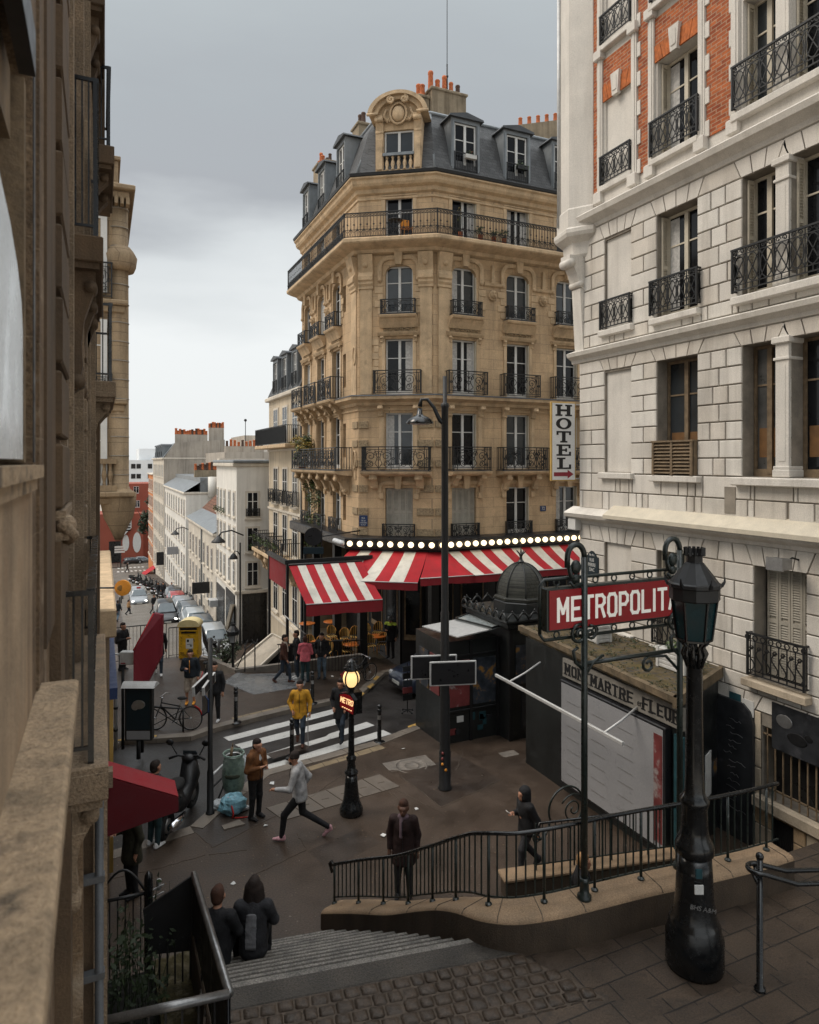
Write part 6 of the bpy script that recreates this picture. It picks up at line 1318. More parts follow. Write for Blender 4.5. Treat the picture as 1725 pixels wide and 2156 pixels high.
def far_house(name, label, u0, u1, v0, v1, z0, z1, m, rows=(), vs=(), ends=(), wm='white_paint', ww=.95, trim=True, guard=False, shut=None, shop=None, vprot=.0, cat='building', group=None):
    t = thing(name, label, cat, ((u0+u1)/2,(v0+v1)/2,z0), group); mb = MB(); mb.box(u0,u1,v0,v1,z0,z1); mb.build('wall', m, t)
    mb = MB(); mb.bev(u0-.25,u1+.1,v0-.1,v1+.1,z1,z1+.25,.05)
    if trim:
        for a, b in rows: mb.box(u0-.10,u0,v0,v1,a-.55,a-.42)
    mb.build('cornice','plaster_cream',t)
    def win(M, x, a, b, w):
        q = MB(M); q.box(x-w/2-.12,x+w/2+.12,-.04,.0,a-.1,b+.12); q.k = 1; q.box(x-w/2,x+w/2,-.05,-.04,a,b); q.k = 2; q.box(x-.03,x+.03,-.062,-.05,a,b); q.box(x-w/2,x-w/2+.05,-.062,-.05,a,b); q.box(x+w/2-.05,x+w/2,-.062,-.05,a,b); q.box(x-w/2,x+w/2,-.058,-.05,a+(b-a)*.62,a+(b-a)*.62+.04)
        q.k = 0; q.box(x-w/2-.18,x+w/2+.18,-.16,0,a-.2,a-.1)
        q.build('window',['plaster_cream','glass',wm],t)
        if guard: railing(M, t, x-w/2-.05, x+w/2+.05, .14, a, .5, 'plain', r=.014, left=False, right=False, name='window_guard')
        if shut: 
            s = MB(M); s.box(x-w/2-.5,x-w/2-.04,-.09,-.05,a,b); s.box(x+w/2+.04,x+w/2+.5,-.09,-.05,a,b); s.build('shutter', shut, t)
    Ms = frame((u0,0,0), (0,-1))
    for a, b in rows:
        for v in vs: win(Ms, -v, a, b, ww)
    Me = frame((0,v0,0), (1,0))
    for u, a, b, w in ends: win(Me, u, a, b, w)
    if shop:
        for (va, vb, a, b, mm) in shop: q = MB(Ms); q.box(-vb,-va,-.06,.0,a,b); q.k = 1; q.box(-vb+.1,-va-.1,-.07,-.06,a+.1,b-.5); q.build('shopfront',[mm,'window_dark'],t)
    return t
def pots(t, x0, x1, y, z, n, axis='x', m='chimney_render', hh=.9, r=.16):
    mb = MB(); (mb.box(x0,x1,y-.3,y+.3,z,z+hh) if axis == 'x' else mb.box(y-.3,y+.3,x0,x1,z,z+hh)); c = mb.build('chimney', m, t)
    for i in range(n):
        p = x0+(x1-x0)*(i+.5)/n; pot(c, I4, p if axis == 'x' else y, y if axis == 'x' else p, z+hh, r, random.uniform(.5,.95), random.choice(['terracotta','terracotta','terracotta','dark_pot']))
# B2: house just below the corner block
b2 = far_house('stone_apartment_house', 'pale stone house with grey dormers and black railed balcony, adjoining the corner block', 9.8, 19, 35.75, 43.6, -5, 11.6, 'plaster_ochre', [(-1.2,1.0),(2.6,4.7),(5.4,7.4),(9.0,11.0)], [37.0,39.3,41.6], trim=True, ww=1.05)
mb = MB(); mb.add([(9.7,35.8,11.85),(9.7,43.7,11.85),(10.7,43.3,14.2),(10.7,35.8,14.2),(19,35.8,14.2),(19,43.3,14.2),(19,43.7,11.85)], [(0,1,2,3),(3,2,5,4),(1,6,5,2)]); mb.build('mansard_roof','slate',b2)
M2 = frame((9.8,0,0), (0,-1))
for v in (37.0,39.3,41.6): dormer(M2, -v, w=.95, z0=12.0, z1=13.9, y=-.05, par=b2)
for v in (37.0,39.3,41.6): railing(M2, b2, -v-.7, -v+.7, .35, 5.35, .8, 'scroll', r=.016); 
balcony(M2, -40.0, 8.2, 8.85, .8, 1.0, 'plain') if False else None
mb = MB(M2); mb.bev(-43.9,-36,-.85,0,8.6,8.8,.03); bb = mb.build('balcony','carved_stone',b2); mb = MB(M2); mb.box(-43.8,-36.1,-.80,-.77,8.85,9.75); mb.build('dark_screen','iron',bb); railing(M2, bb, -43.8, -36.1, .82, 8.82, 1.0, 'plain', r=.014)
mb = MB(M2); mb.bev(-43.9,-35.9,-1.05,0,2.2,2.42,.03)
for v in (36.6,38.6,40.6,42.6,43.5): console(mb, -v, 2.2, .3, .95, 1.3)
bb = mb.build('balcony','carved_stone',b2)
for a in (-43.8,-41.8,-39.8,-37.8): railing(M2, bb, a, a+1.85, 1.0, 2.44, 1.0, 'scroll', r=.015)
for i in range(7): mb = MB(M2); leaves(mb, (-43.2+i*1.05,-1.15,3.1), .22, 40, .07); mb.build('window_box_plants',['leaf_dark','leaf_green','leaf_yellow'],bb)
mb = MB(); mb.box(9.72,9.9,35.7,35.78,-3,11.6); mb.build('downpipe','zinc',b2)
mb = MB(); mb.box(13.6,14.3,36,36.6,14,18.2); cc = mb.build('chimney','chimney_render',b2); pot(cc, I4, 13.95,36.3,18.2,.15,.8)
# B3: white house with the end wall facing the square
b3 = far_house('white_plaster_house', 'tall white plastered house with blank end wall of three windows over a dark shop opening', 7.95, 15, 44.7, 53.1, -7, 7.5, 'plaster_white', [(1.25,-.2)[::-1],(2.05,3.5),(4.28,5.8)], [45.5,47.3,49.3,50.9,52.4], [(8.97,-.2,1.25,.72),(8.97,2.05,3.5,.72),(8.97,4.28,5.8,.72)], ww=.6, trim=False, shop=[(45.2,48.6,-4.4,-.9,'black_paint'),(49.3,52.7,-4.8,-1.2,'sign_dark')])
mb = MB(); mb.bev(7.8,15,44.55,53.2,-.72,-.5,.03); mb.build('string_course','plaster_cream',b3); M3 = frame((0,44.7,0), (1,0)); mb = MB(M3); mb.box(8.30,9.9,-.03,.0,-5,-.75); q_ = mb.build('shop_opening','window_dark',b3); mb = MB(M3)
for i in range(5): mb.box(8.32+i*.38,8.36+i*.38,-.05,-.03,-4,-.8)
mb.box(8.3,9.9,-.055,-.03,-2.0,-1.92); mb.build('shop_frame','iron',q_)
mb = MB(); mb.bev(7.7,15.2,44.5,53.3,7.75,7.95,.04); mb.build('zinc_capping','zinc',b3)
railing(M3, b3, 8.55, 9.4, .18, 4.28, .5, 'scroll', r=.016, name='window_guard')
for z in (2.1,): mb = MB(M3); leaves(mb, (8.97,-.2,z+.25), .3, 90, .07, 0, (1.2,.5,.8)); mb.build('window_plants',['leaf_dark','leaf_green'],b3)
for v, z in ((52.4,4.3),(50.9,4.3),(49.3,4.3)): mb = MB(); leaves(mb, (7.8,v,z+.1), .25, 50, .08); mb.build('window_plants',['leaf_dark','leaf_green'],b3)
# B4: low house with zinc and tiled roof
b4 = far_house('low_cream_house', 'low cream house with zinc eaves, brown tiled roof and white chimney halfway down the street', 8.25, 15, 55.5, 74, -10, 1.9, 'plaster_cream', [(-1.0,.7),(-3.7,-2.0),(-6.4,-4.8)], [57.5,59.8,62.2,65,67.4,69.8,72.2], ww=.8, trim=False, shop=[(56,59,-6.6,-5.0,'sign_dark'),(61,66,-8.2,-6.2,'old_wood'),(68,73,-8.8,-6.6,'plate_green')])
mb = MB(); mb.add([(8.0,55.4,2.16),(8.0,74.1,2.16),(9.6,74.1,3.0),(9.6,55.4,3.0)], [(0,1,2,3)]); mb.build('zinc_roof','zinc',b4); mb = MB(); mb.add([(9.6,55.4,3.0),(9.6,74.1,3.0),(12.2,74.1,5.4),(12.2,55.4,5.4),(15,74,3),(15,55.4,3)], [(0,1,2,3),(3,2,4,5)]); mb.build('tiled_roof','roof_tile',b4)
mb = MB(); mb.box(10.4,11.4,60.5,62.0,3.2,5.0); c4 = mb.build('chimney','plaster_white',b4)
for i in range(4): pot(c4, I4, 10.55+i*.25, 61.2, 5.0, .16, .75)
mb = MB(); mb.box(8.12,8.24,63.4,63.6,-9,1.9); mb.build('downpipe','zinc',b4)
# B5: long white house
b5 = far_house('long_white_house', 'long white house of four window rows under a grey roof, halfway down the street', 8.3, 16, 77, 104, -13, 4.3, 'plaster_white', [(1.9,3.6),(-1.2,.6),(-4.2,-2.4),(-7.0,-5.2)], [78.5,81,84,87,90,93,96,99,102], [(9.35,.2,2.0,1.0)], ww=.9, trim=False, shop=[(78,84,-10.2,-8.0,'plate_green'),(86,92,-10.8,-8.6,'sign_dark'),(94,100,-11.5,-9.2,'plate_blue')])
mb = MB(); mb.add([(8.1,76.9,4.55),(8.1,104,4.55),(10.4,104,6.0),(10.4,76.9,6.0)], [(0,1,2,3)]); mb.box(9.8,16,77,104,4.5,6.1); mb.build('roof','zinc',b5); pots(b5, 9.6, 13.2, 80.5, 6.1, 14, 'x', 'chimney_render', .8); mb = MB(); mb.box(11.6,16.5,75.5,77,3.0,8.2); mb.build('rear_block','plaster_cream',b5); mb = MB(); mb.lathe([(.45,4),(.45,6.2)], (11.0,76.5,0), 14); mb.build('water_tank','plaster_white',b5)
# B6: tall house with a grey gable
b6 = far_house('gabled_apartment_house', 'tall apartment house with a bare grey gable wall and long row of chimney pots', 8.3, 17, 105.5, 128, -15, 8.2, 'plaster_cream', [(5.6,7.4),(2.6,4.5),(-.4,1.5),(-3.4,-1.5),(-6.4,-4.5),(-9.2,-7.5)], [107,110,113,116,119,122,125], ww=.95, trim=False, shop=[(107,113,-13,-10.6,'awning_dark_red'),(116,122,-13.6,-11.2,'plate_blue')])
mb = MB(); mb.add([(8.3,105.5,8.4),(9.8,105.5,10.6),(17,105.5,11.2),(17,105.5,-15),(8.3,105.5,-15),(8.3,128,8.4),(9.8,128,10.6),(17,128,11.2)], [(0,1,2,3,4)]); mb.v = [(a,b-.04 if b < 106 else b,c) for a,b,c in mb.v]; mb.build('gable','plaster_grey',b6)
mb = MB(); mb.add([(8.2,105.5,8.4),(8.2,128,8.4),(9.8,128,10.6),(9.8,105.5,10.6),(17,128,11.2),(17,105.5,11.2)], [(0,1,2,3),(3,2,4,5)]); mb.build('mansard_roof','zinc',b6); pots(b6, 9.9, 14.5, 105.9, 10.4, 16, 'x', 'plaster_grey', 1.5, .2); pots(b6, 14.8, 17, 106.5, 11.0, 9, 'x', 'plaster_grey', 2.0, .2)
M6 = frame((8.3,0,0), (0,-1))
for v in (108,112,116,120): dormer(M6, -v, w=1.0, z0=8.6, z1=10.1, y=-.1, par=b6)
far_house('orange_house', 'narrow orange and cream house at the far end of the street', 8.3, 16, 128.5, 141, -15, 5.5, 'orange_facade', [(2.8,4.6),(-.2,1.6),(-3.2,-1.4),(-6.2,-4.4),(-9.2,-7.4)], [130,133,136,139], ww=1.3, trim=True)
# B8 red building across the far crossing
b8 = thing('red_brick_school', 'big plain red building with round windows across the far crossing', 'building', (5,176,-15)); mb = MB(); mb.box(-10,9.0,172,184,-16,-4.2); mb.box(2.5,20,178,192,-16,2.6); mb.build('wall','red_facade',b8)
M8 = frame((0,172,0), (1,0)); mb = MB(M8); mb.prism([(4.5,-9.5),(6.4,-7.5),(6.4,1.0),(4.5,2.6)], -.6, 0, 'y'); 
for i in range(15): mb.k = 1; mb.box(4.7,6.2,-.66,-.6,-8.2+i*.62,-7.9+i*.62)
mb.build('stair_window',['white_paint','glass'],b8)
for x, r in ((5.2,1.0),(7.6,1.25)): mb = MB(M8); mb.prism([(x+r*.72*math.cos(a),-11+r*1.9*math.sin(a)) for a in [k*PI/10 for k in range(20)]], -.08, 0, 'y'); mb.build('round_window','white_paint',b8)
mb = MB(M8); mb.box(1.6,4.0,-.05,0,-15.5,-10.5); mb.build('dark_opening','window_dark',b8)
M8b = frame((0,178,0), (1,0))
for x in (3.5,5.6,7.7): window(M8b, b8, x, .2, 1.9, 1.2, y=-.06); window(M8b, b8, x+.2, -3.2, -1.5, 1.2, y=-.06)
b9 = thing('modern_white_block', 'distant modern white apartment block with strip windows on the skyline', 'building', (14,250,-10)); mb = MB(); mb.box(4,24,250,270,-16,8.5); mb.box(12,26,256,275,-16,12.5); mb.build('wall','modern_white',b9); M9 = frame((0,250,0), (1,0))
for x in (6.2,9.2,10.9,14.5,17.5):
    for z in (-8,-4.6,-1.2,2.2,5.6): mb = MB(M9); mb.box(x,x+1.4,-.1,0,z,z+1.6); mb.build('window','window_dark',b9)
b10 = thing('grey_backstreet_block', 'grey rendered block with chimney pots behind the white plastered house', 'building', (19,84,-8)); mb = MB(); mb.box(13.2,30,82,98,-10,9.0); mb.box(17,28,90,100,-10,11.3); mb.build('wall','plaster_grey',b10); pots(b10, 13.4, 18, 83, 9.0, 10, 'x', 'plaster_grey', .7, .17); pots(b10, 19, 23, 83, 9.0, 8, 'x', 'plaster_grey', .7, .17); mb = MB(); mb.box(18,23,86,92,9,10.4); mb.build('penthouse','plaster_white',b10); mb = MB(); mb.bar((16,84,9.4),(16,84,13),.05); mb.ball((16,84,12.9), .18, 8, 6); mb.build('flue','iron',b10)
for i, (u, v, w, h, m, l) in enumerate([(24,140,14,9.8,'plaster_cream','pale cream house top with zinc roof on the skyline behind the grey block'),(33,160,16,11.2,'modern_white','white tower top far behind the grey block on the skyline'),(20,300,30,13,'modern_white','very distant long white block on the skyline at the end of the street')]):
    t = thing('distant_block', l, 'building', (u,v,0)); mb = MB(); mb.box(u,u+w,v,v+12,-16,h); mb.build('wall', m, t); mb = MB()
    for k in range(6): mb = MB(); mb.box(u+1+k*w/6.5,u+2.2+k*w/6.5,v-.1,v,h-3.2,h-1.6); mb.build('window','window_dark',t)
def tree(name, label, c, h, r, n, size, m=('leaf_tree','leaf_dark'), group=None):
    t = thing(name, label, 'tree', c, group); mb = MB(); top = Vector(c)+Vector((0,0,h*.45)); mb.tube([c, Vector(c)+Vector((.05*r,0,h*.25)), top], [r*.10,r*.08,r*.06], 6)
    for k in range(6): a = k*1.05; mb.tube([top-Vector((0,0,.05*h*k/3)), top+Vector((math.cos(a)*r*.5,math.sin(a)*r*.5,h*.2)), top+Vector((math.cos(a)*r*.8,math.sin(a)*r*.8,h*.32))], [r*.05,r*.035,r*.012], 5)
    mb.build('trunk','bark',t); mb = MB(); q = Vector(c)+Vector((0,0,h*.68))
    for k in range(16):
        d = Vector((random.gauss(0,1),random.gauss(0,1),random.gauss(0,.8))).normalized()*r*random.uniform(.3,.85); d.z *= h*.32/r; leaves(mb, q+d, r*.38, n//16, size); mb.k = 0
    mb.build('crown', list(m), t); return t
tree('street_tree', 'dark leafy tree beside the red building at the foot of the street', (9.6,158,-14), 15, 3.2, 1500, .4)
# shop signs, awnings and lamps along the street
sw = thing('red_shop_awning', 'small red shop awning far down the street at the crossing', 'awning', (7.2,126,-10.5)); mb = MB(); mb.add([(8.28,122,-10.0),(8.28,127,-10.2),(6.4,127,-11.4),(6.4,122,-11.2),(8.28,122,-10.06),(8.28,127,-10.26),(6.4,127,-11.46),(6.4,122,-11.26)], [(0,1,2,3),(7,6,5,4),(3,2,6,7)]); mb.build('canopy','awning_red',sw)
def hang(name, label, px, py, u, v0, w, h, m, cat='sign', d=.5):
    q = at(px, py, u=u-.35); mb = MB(); mb.bev(q.x-w/2,q.x+w/2,q.y-.06,q.y+.06,q.z-h/2,q.z+h/2,.02); t = thing(name, label, cat, tuple(q)); mb.build('board', m, t); mb = MB(); mb.bar((q.x,q.y,q.z+h/2-.05),(u+.3,q.y,q.z+h/2-.05),.03); mb.build('bracket','iron',t)
hang('hanging_sign','small dark blue hanging shop sign far down the street',338,1176,8.2,0,1.1,1.9,'sign_dark'); hang('hanging_sign','dark rectangular hanging sign on the low cream house beyond the white house',431,1237,8.2,0,2.0,.95,'sign_dark'); hang('hanging_sign','small pale blue sign on the long white house down the street',367,1159,8.2,0,1.6,.9,'poster_grey')
q = at(452,1268,u=7.7); t = thing('air_conditioner', 'pale air conditioning unit over a shop front beside the white house', 'air conditioner', tuple(q)); mb = MB(); mb.bev(q.x-.4,q.x+.3,q.y-.5,q.y+.5,q.z-.25,q.z+.25,.03); mb.build('casing','pale_steel',t); mb = MB(); mb.tube([(q.x-.41,q.y+.22*math.cos(a),q.z+.2*math.sin(a)) for a in [k*PI/6 for k in range(12)]], .03, 4, True); mb.build('fan_guard','iron',t)
bd = thing('leaning_mattress', 'pale board leaning on the wall below the white house', 'board', tuple(sp(478,1362))); q = sp(478,1362); mb = MB(); mb.add([(q.x-.5,q.y-.4,q.z+.1),(q.x-.2,q.y+.5,q.z+.1),(q.x+.45,q.y+.5,q.z+2.6),(q.x+.15,q.y-.4,q.z+2.8),(q.x-.32,q.y-.46,q.z+.1),(q.x-.02,q.y+.44,q.z+.1),(q.x+.62,q.y+.44,q.z+2.6),(q.x+.32,q.y-.46,q.z+2.8)], [(0,1,2,3),(7,6,5,4),(0,4,5,1),(1,5,6,2),(2,6,7,3),(3,7,4,0)]); mb.build('board','beige_board',bd)
def wall_lamp(px, py, u, label):
    q = at(px, py, u=u-1.3); t = thing('wall_lamp', label, 'lamp', tuple(q)); mb = MB(); mb.tube([(u+.25,q.y,q.z+.25),(u-.5,q.y,q.z+.6),(u-1.1,q.y,q.z+.5),(u-1.3,q.y,q.z+.25)], .05, 6); mb.build('arm','iron',t); mb = MB(); mb.lathe([(.08,.28),(.16,.2),(.42,-.05),(.44,-.12),(.1,-.10)], q, 14); mb.build('lamp_shade','iron',t)
wall_lamp(369,1123,8.3,'small swan necked wall lamp on the long white house'); wall_lamp(460,1138,7.95,'swan necked wall lamp on the corner of the white plastered house')
# sloping wooden roof over the stairs down beside the terrace
sr = thing('sloping_board_roof', 'sloping pale boarded roof over the stairs going down beside the terrace', 'roof', tuple(at(540,1380,v=27.4))); P = [at(487,1408,v=26.9), at(573,1336,v=28.0), at(604,1352,v=27.2), at(527,1424,v=26.3)]; mb = MB(); dz = Vector((0,0,.14)); mb.add([tuple(p) for p in P]+[tuple(p-dz) for p in P], [(0,1,2,3),(7,6,5,4),(0,4,5,1),(1,5,6,2),(2,6,7,3),(3,7,4,0)]); mb.build('boards','beige_board',sr); mb = MB()
for i in range(4): mb.tube([P[i]+Vector((0,0,.03)), P[(i+1) % 4]+Vector((0,0,.03))], .05, 4)
mb.build('edge_strip','plaster_cream',sr); mb = MB(); mb.box(6.1,9.7,27.6,27.9,-4,.2); mb.build('back_wall','black_paint',sr)
# ---------------------------------------------------------------- big street lamp on the landing
c = Vector((6.35,5.93,LZ)); bl2 = thing('street_lamp', 'massive black cast iron street lamp with crowned lantern standing on the upper landing', 'street lamp', tuple(c))
mb = MB(); mb.lathe([(.315,0),(.325,.05),(.325,.36),(.30,.42),(.29,.50),(.27,.54),(.245,.60),(.215,.80),(.20,1.10),(.19,1.30)], c, 28); mb.build('base','gloss_iron',bl2)
mb = MB(); mb.lathe([(.19,1.30),(.215,1.33),(.22,1.40),(.20,1.46),(.165,1.52),(.15,1.60),(.14,1.86),(.16,1.90),(.165,1.95),(.13,1.99),(.11,2.05),(.10,2.4),(.088,3.55),(.10,3.58),(.10,3.63),(.085,3.66)], c, 22); mb.build('post','gloss_iron',bl2)
mb = MB()
for k in range(10):
    a = k*PI/5; mb.tube([(c.x+.075*math.cos(a),c.y+.075*math.sin(a),c.z+3.50),(c.x+.13*math.cos(a),c.y+.13*math.sin(a),c.z+3.66),(c.x+.10*math.cos(a),c.y+.10*math.sin(a),c.z+3.74),(c.x+.17*math.cos(a),c.y+.17*math.sin(a),c.z+3.80)], [.025,.03,.022,.012], 5)
mb.build('collar','gloss_iron',bl2)
def lantern(t, c, z0, z1, r0, r1, ztop, n=6, glass='lamp_glass', m='gloss_iron', a0=.3):
    P = lambda k, r, z: Vector((c.x+r*math.cos(a0+2*PI*k/n), c.y+r*math.sin(a0+2*PI*k/n), z))
    mb = MB(); mb.lathe([(.02,z0),(r0*.96,z0),(r1*.96,z1),(.02,z1)], (c.x,c.y,0), n, a0, a0+2*PI); mb.sm = [False]*len(mb.f); g = mb.build('lantern_glass', glass, t); mb = MB()
    for k in range(n): mb.tube([P(k,r0,z0), P(k,r1,z1)], r1*.055, 4); mb.tube([P(k,r0,z0), P(k+1,r0,z0)], r1*.06, 4); mb.tube([P(k,r1,z1), P(k+1,r1,z1)], r1*.08, 4)
    mb.build('lantern_frame', m, t); h = ztop-z1; mb = MB()
    mb.lathe([(r1*1.0,z1-.28*h),(r1*1.06,z1-.25*h),(r1*1.06,z1+.02*h),(r1*1.14,z1+.05*h),(r1*1.14,z1+.13*h),(r1*1.02,z1+.16*h),(r1*.40,z1+.62*h),(r1*.34,z1+.64*h),(r1*.34,z1+.80*h),(r1*.42,z1+.84*h),(.02,z1+.84*h)], (c.x,c.y,0), n*2, a0, a0+2*PI); mb.sm = [False]*len(mb.f); mb.build('lantern_roof', 'iron', t); mb = MB()
    for k in range(n*2):
        a = a0+PI*k/n; mb.prism([(c.x+r1*.36*math.cos(a-.2),c.y+r1*.36*math.sin(a-.2)),(c.x+r1*.46*math.cos(a),c.y+r1*.46*math.sin(a)),(c.x+r1*.36*math.cos(a+.2),c.y+r1*.36*math.sin(a+.2))], z1+.80*h, z1+h)
        if k % 2 == 0: mb.tube([(c.x+r1*1.1*math.cos(a),c.y+r1*1.1*math.sin(a),z1+.08*h),(c.x+r1*1.22*math.cos(a),c.y+r1*1.22*math.sin(a),z1+.18*h),(c.x+r1*1.24*math.cos(a),c.y+r1*1.24*math.sin(a),z1+.30*h)], [r1*.1,r1*.07,r1*.02], 4)
    mb.build('crown', 'iron', t)
lantern(bl2, c, c.z+3.82, c.z+4.42, .19, .265, c.z+4.90)
mb = MB(); d = Vector((-.4,-.9,0)).normalized(); M_ = frame((c.x+d.x*.262,c.y+d.y*.262,c.z+.78), (.9,-.4)); 
text('painted_letters','BHS A&M', M_ @ Matrix.Translation((0,.022,.02)) @ Matrix.Rotation(R(12),4,'Y'), .075, 'steel', bl2, 1.0, .001)
for i, (dz, w, m) in enumerate(((1.02,.05,'paper'),(1.20,.035,'blue_poster'))): M2_ = frame((c.x+d.x*.208-.05,c.y+d.y*.208,c.z+dz), (.9,-.4)); q = MB(M2_); q.box(-w,w,-.012,.01,-.05,.05); q.build('sticker', m, bl2)
# ---------------------------------------------------------------- METROPOLITAIN sign frame on the parapet
mp_ = thing('metro_entrance_sign', 'red metro entrance sign lettered METROPOLITAIN hung between two tall green iron posts', 'sign', (6.28,6.86,2.36)); yv = 6.86
def zpost(u):
    mb = MB(); mb.lathe([(.09,-.02),(.09,.04),(.06,.06),(.055,.20),(.065,.22),(.05,.26)], (u,yv,2.36), 12); mb.tube([(u,yv,2.36),(u,yv,6.62)], .042, 8); mb.tube([(u,yv,6.62)]+[(u-.13+.13*math.cos(a),yv,6.62+.16*math.sin(a)) for a in [k*PI/10 for k in range(1,11)]]+[(u-.26,yv,6.50)], .036, 8)
    mb.tube([(u-.24,yv,6.52),(u-.20,yv,6.38),(u-.13,yv,6.36)], .03, 6); mb.ball((u-.13,yv,6.50), .075, 10, 8, (1,.6,1.2)); mb.ball((u-.13,yv,6.36), .06, 10, 8, (1,.6,1)); 
    mb.tube([(p[0]+u-.08,yv,p[1]) for p in pspiral(0,5.66,.13,.03,1.4,R(80),1,12)], .022, 6); mb.tube([(p[0]+u+.10,yv,p[1]) for p in pspiral(0,5.66,.10,.02,1.3,R(100),-1,12)], .018, 6); mb.tube([(u,yv,5.2),(u-.14,yv,5.32),(u-.17,yv,5.46),(u-.10,yv,5.50)], .022, 6); mb.tube([(u,yv,5.12),(u+.15,yv,5.3),(u+.3,yv,5.36)], .018, 6)
    mb.tube([(u,yv,6.3),(u-.16,yv,6.26),(u-.22,yv,6.32)], .02, 6)
    return mb.build('post','green_iron',mp_)
zpost(5.49); zpost(7.08)
M_ = frame((0,yv+.02,0), (1,0)); xa, xb = 4.97, 7.62
mb = MB(M_); mb.bev(xa-.03,xb+.03,.0,.12,5.72,6.26,.015); mb.build('sign_box','green_iron',mp_); mb = MB(M_); mb.box(xa,xb,-.012,-.0005,5.75,6.23); pl = mb.build('sign_panel','sign_red',mp_)
strokes('lettering','METROPOLITAIN',M_ @ Matrix.Translation((0,-.017,0)),xa+.13,5.83,.31,.188,.042,'sign_white',pl,.64)
mb = MB(M_); mb.tube([(xa-.10,.05,5.70),(xa-.10,.05,6.28),(xa-.04,.05,6.36),(xb,.05,6.36)], .022, 6); mb.tube([(xa-.10,.05,5.70),(xa-.04,.05,5.62),(xb,.05,5.62)], .022, 6)
for k in range(9): x = xa+.15+k*.3; mb.tube([(x+.04*math.cos(a),.05,6.31+.04*math.sin(a)) for a in [j*PI/5 for j in range(10)]], .011, 5, True); mb.tube([(x+.04*math.cos(a),.05,5.67+.04*math.sin(a)) for a in [j*PI/5 for j in range(10)]], .011, 5, True)
mb.build('frame','green_iron',mp_)
mb = MB(M_); mb.bar((5.49,0,5.28),(7.08,0,5.28),.028,6); mb.tube([(p[0]+6.55,0,p[1]) for p in pspiral(0,5.14,.11,.03,1.2,R(90),1,10)], .02, 6); mb.tube([(6.55,0,5.25),(6.85,0,5.22),(7.08,0,5.0)], .02, 6); mb.build('cross_bar','green_iron',mp_)
# ---------------------------------------------------------------- glowing metro globe lamp
c = gp(740,1712); ml_ = thing('metro_lamp', 'black iron lamp with glowing globe and a lit red METRO shield beside the crossing', 'street lamp', tuple(c))
mb = MB(); mb.lathe([(.25,0),(.26,.03),(.26,.12),(.235,.17),(.22,.22),(.19,.27),(.165,.45),(.14,.70),(.125,.86)], c, 22); mb.build('base','gloss_iron',ml_)
mb = MB(); mb.lathe([(.125,.86),(.15,.89),(.15,.93),(.10,.97),(.085,1.15),(.11,1.20),(.115,1.24),(.08,1.28),(.07,1.32),(.062,2.0),(.055,2.72),(.08,2.76),(.06,2.80),(.10,2.84)], c, 18); mb.build('post','gloss_iron',ml_)
mb = MB(); mb.ball((c.x,c.y,c.z+3.0), .185, 20, 14, (1,1,1.1)); gl = mb.build('globe','lamp_globe',ml_); mb = MB()
for k in range(4): a = k*PI/2+.5; mb.tube([(c.x+.195*math.sin(t)*math.cos(a),c.y+.195*math.sin(t)*math.sin(a),c.z+3.0+.21*math.cos(t)) for t in [j*PI/10 for j in range(1,10)]], .018, 5)
mb.build('globe_ribs','gloss_iron',gl)
mb = MB(); mb.lathe([(.10,3.16),(.16,3.18),(.17,3.22),(.12,3.25),(.13,3.29),(.10,3.31),(.10,3.36),(.06,3.40),(.0,3.44)], c, 14)
for k in range(6): a = k*PI/3; mb.ball((c.x+.16*math.cos(a),c.y+.16*math.sin(a),c.z+3.24), .022, 6, 4)
mb.build('cap','gloss_iron',ml_)
sh_ = (-.80,-.60); Ms_ = frame((c.x+sh_[0]*.13,c.y+sh_[1]*.13,c.z+2.48), (-sh_[1]*-1, -(-sh_[0])) if False else (.60,-.80)); mb = MB(Ms_)
prof = [(-.19,-.10),(.19,-.22),(.21,.10),(.10,.22),(-.06,.24),(-.20,.20)]; mb.prism(prof, -.05, .06, 'y'); bs = mb.build('shield','gloss_iron',ml_); mb = MB(Ms_); mb.prism([(p[0]*.9,p[1]*.9) for p in prof], -.06, -.051, 'y'); pf = mb.build('shield_face','sign_red',ml_)
strokes('lettering','METRO',Ms_ @ Matrix.Translation((0,-.063,0)) @ Matrix.Rotation(R(10),4,'Y'),-.165,.0,.125,.068,.019,'metro_letters',pf,.66)
mb = MB(Ms_)
for k in range(5): mb.box(-.12+k*.055,-.08+k*.055,-.064,-.061,-.085-.012*k,-.065-.012*k)
mb.build('small_lettering','metro_letters',pf); mb = MB(); mb.box(c.x-.02,c.x+.22,c.y-.1,c.y+.12,c.z+2.22,c.z+2.70); mb.build('sign_case','gloss_iron',ml_)
# ---------------------------------------------------------------- tall street lamp with sign boards
c = gp(937,1660); tl = thing('street_lamp', 'tall slim black street lamp with a swan necked shade, rising before the cafe awnings', 'street lamp', tuple(c))
mb = MB(); mb.lathe([(.17,0),(.17,.03),(.145,.06),(.14,.9),(.125,.95),(.12,2.2),(.105,2.3),(.10,4.2),(.085,4.25),(.082,9.1),(.095,9.12),(.095,9.2),(.05,9.22),(.05,9.85),(0,9.86)], c, 14); mb.build('post','iron',tl)
rt = Vector((CT,-ST,0)); A = c+Vector((0,0,8.75)); mb = MB(); mb.tube([A+Vector((0,0,-.05)), A-rt*.12+Vector((0,0,.05)), A-rt*.26+Vector((0,0,.35)), A-rt*.42+Vector((0,0,.55)), A-rt*.56+Vector((0,0,.55)), A-rt*.60+Vector((0,0,.38))], [.06,.055,.045,.04,.04,.06], 8); mb.build('arm','iron',tl)
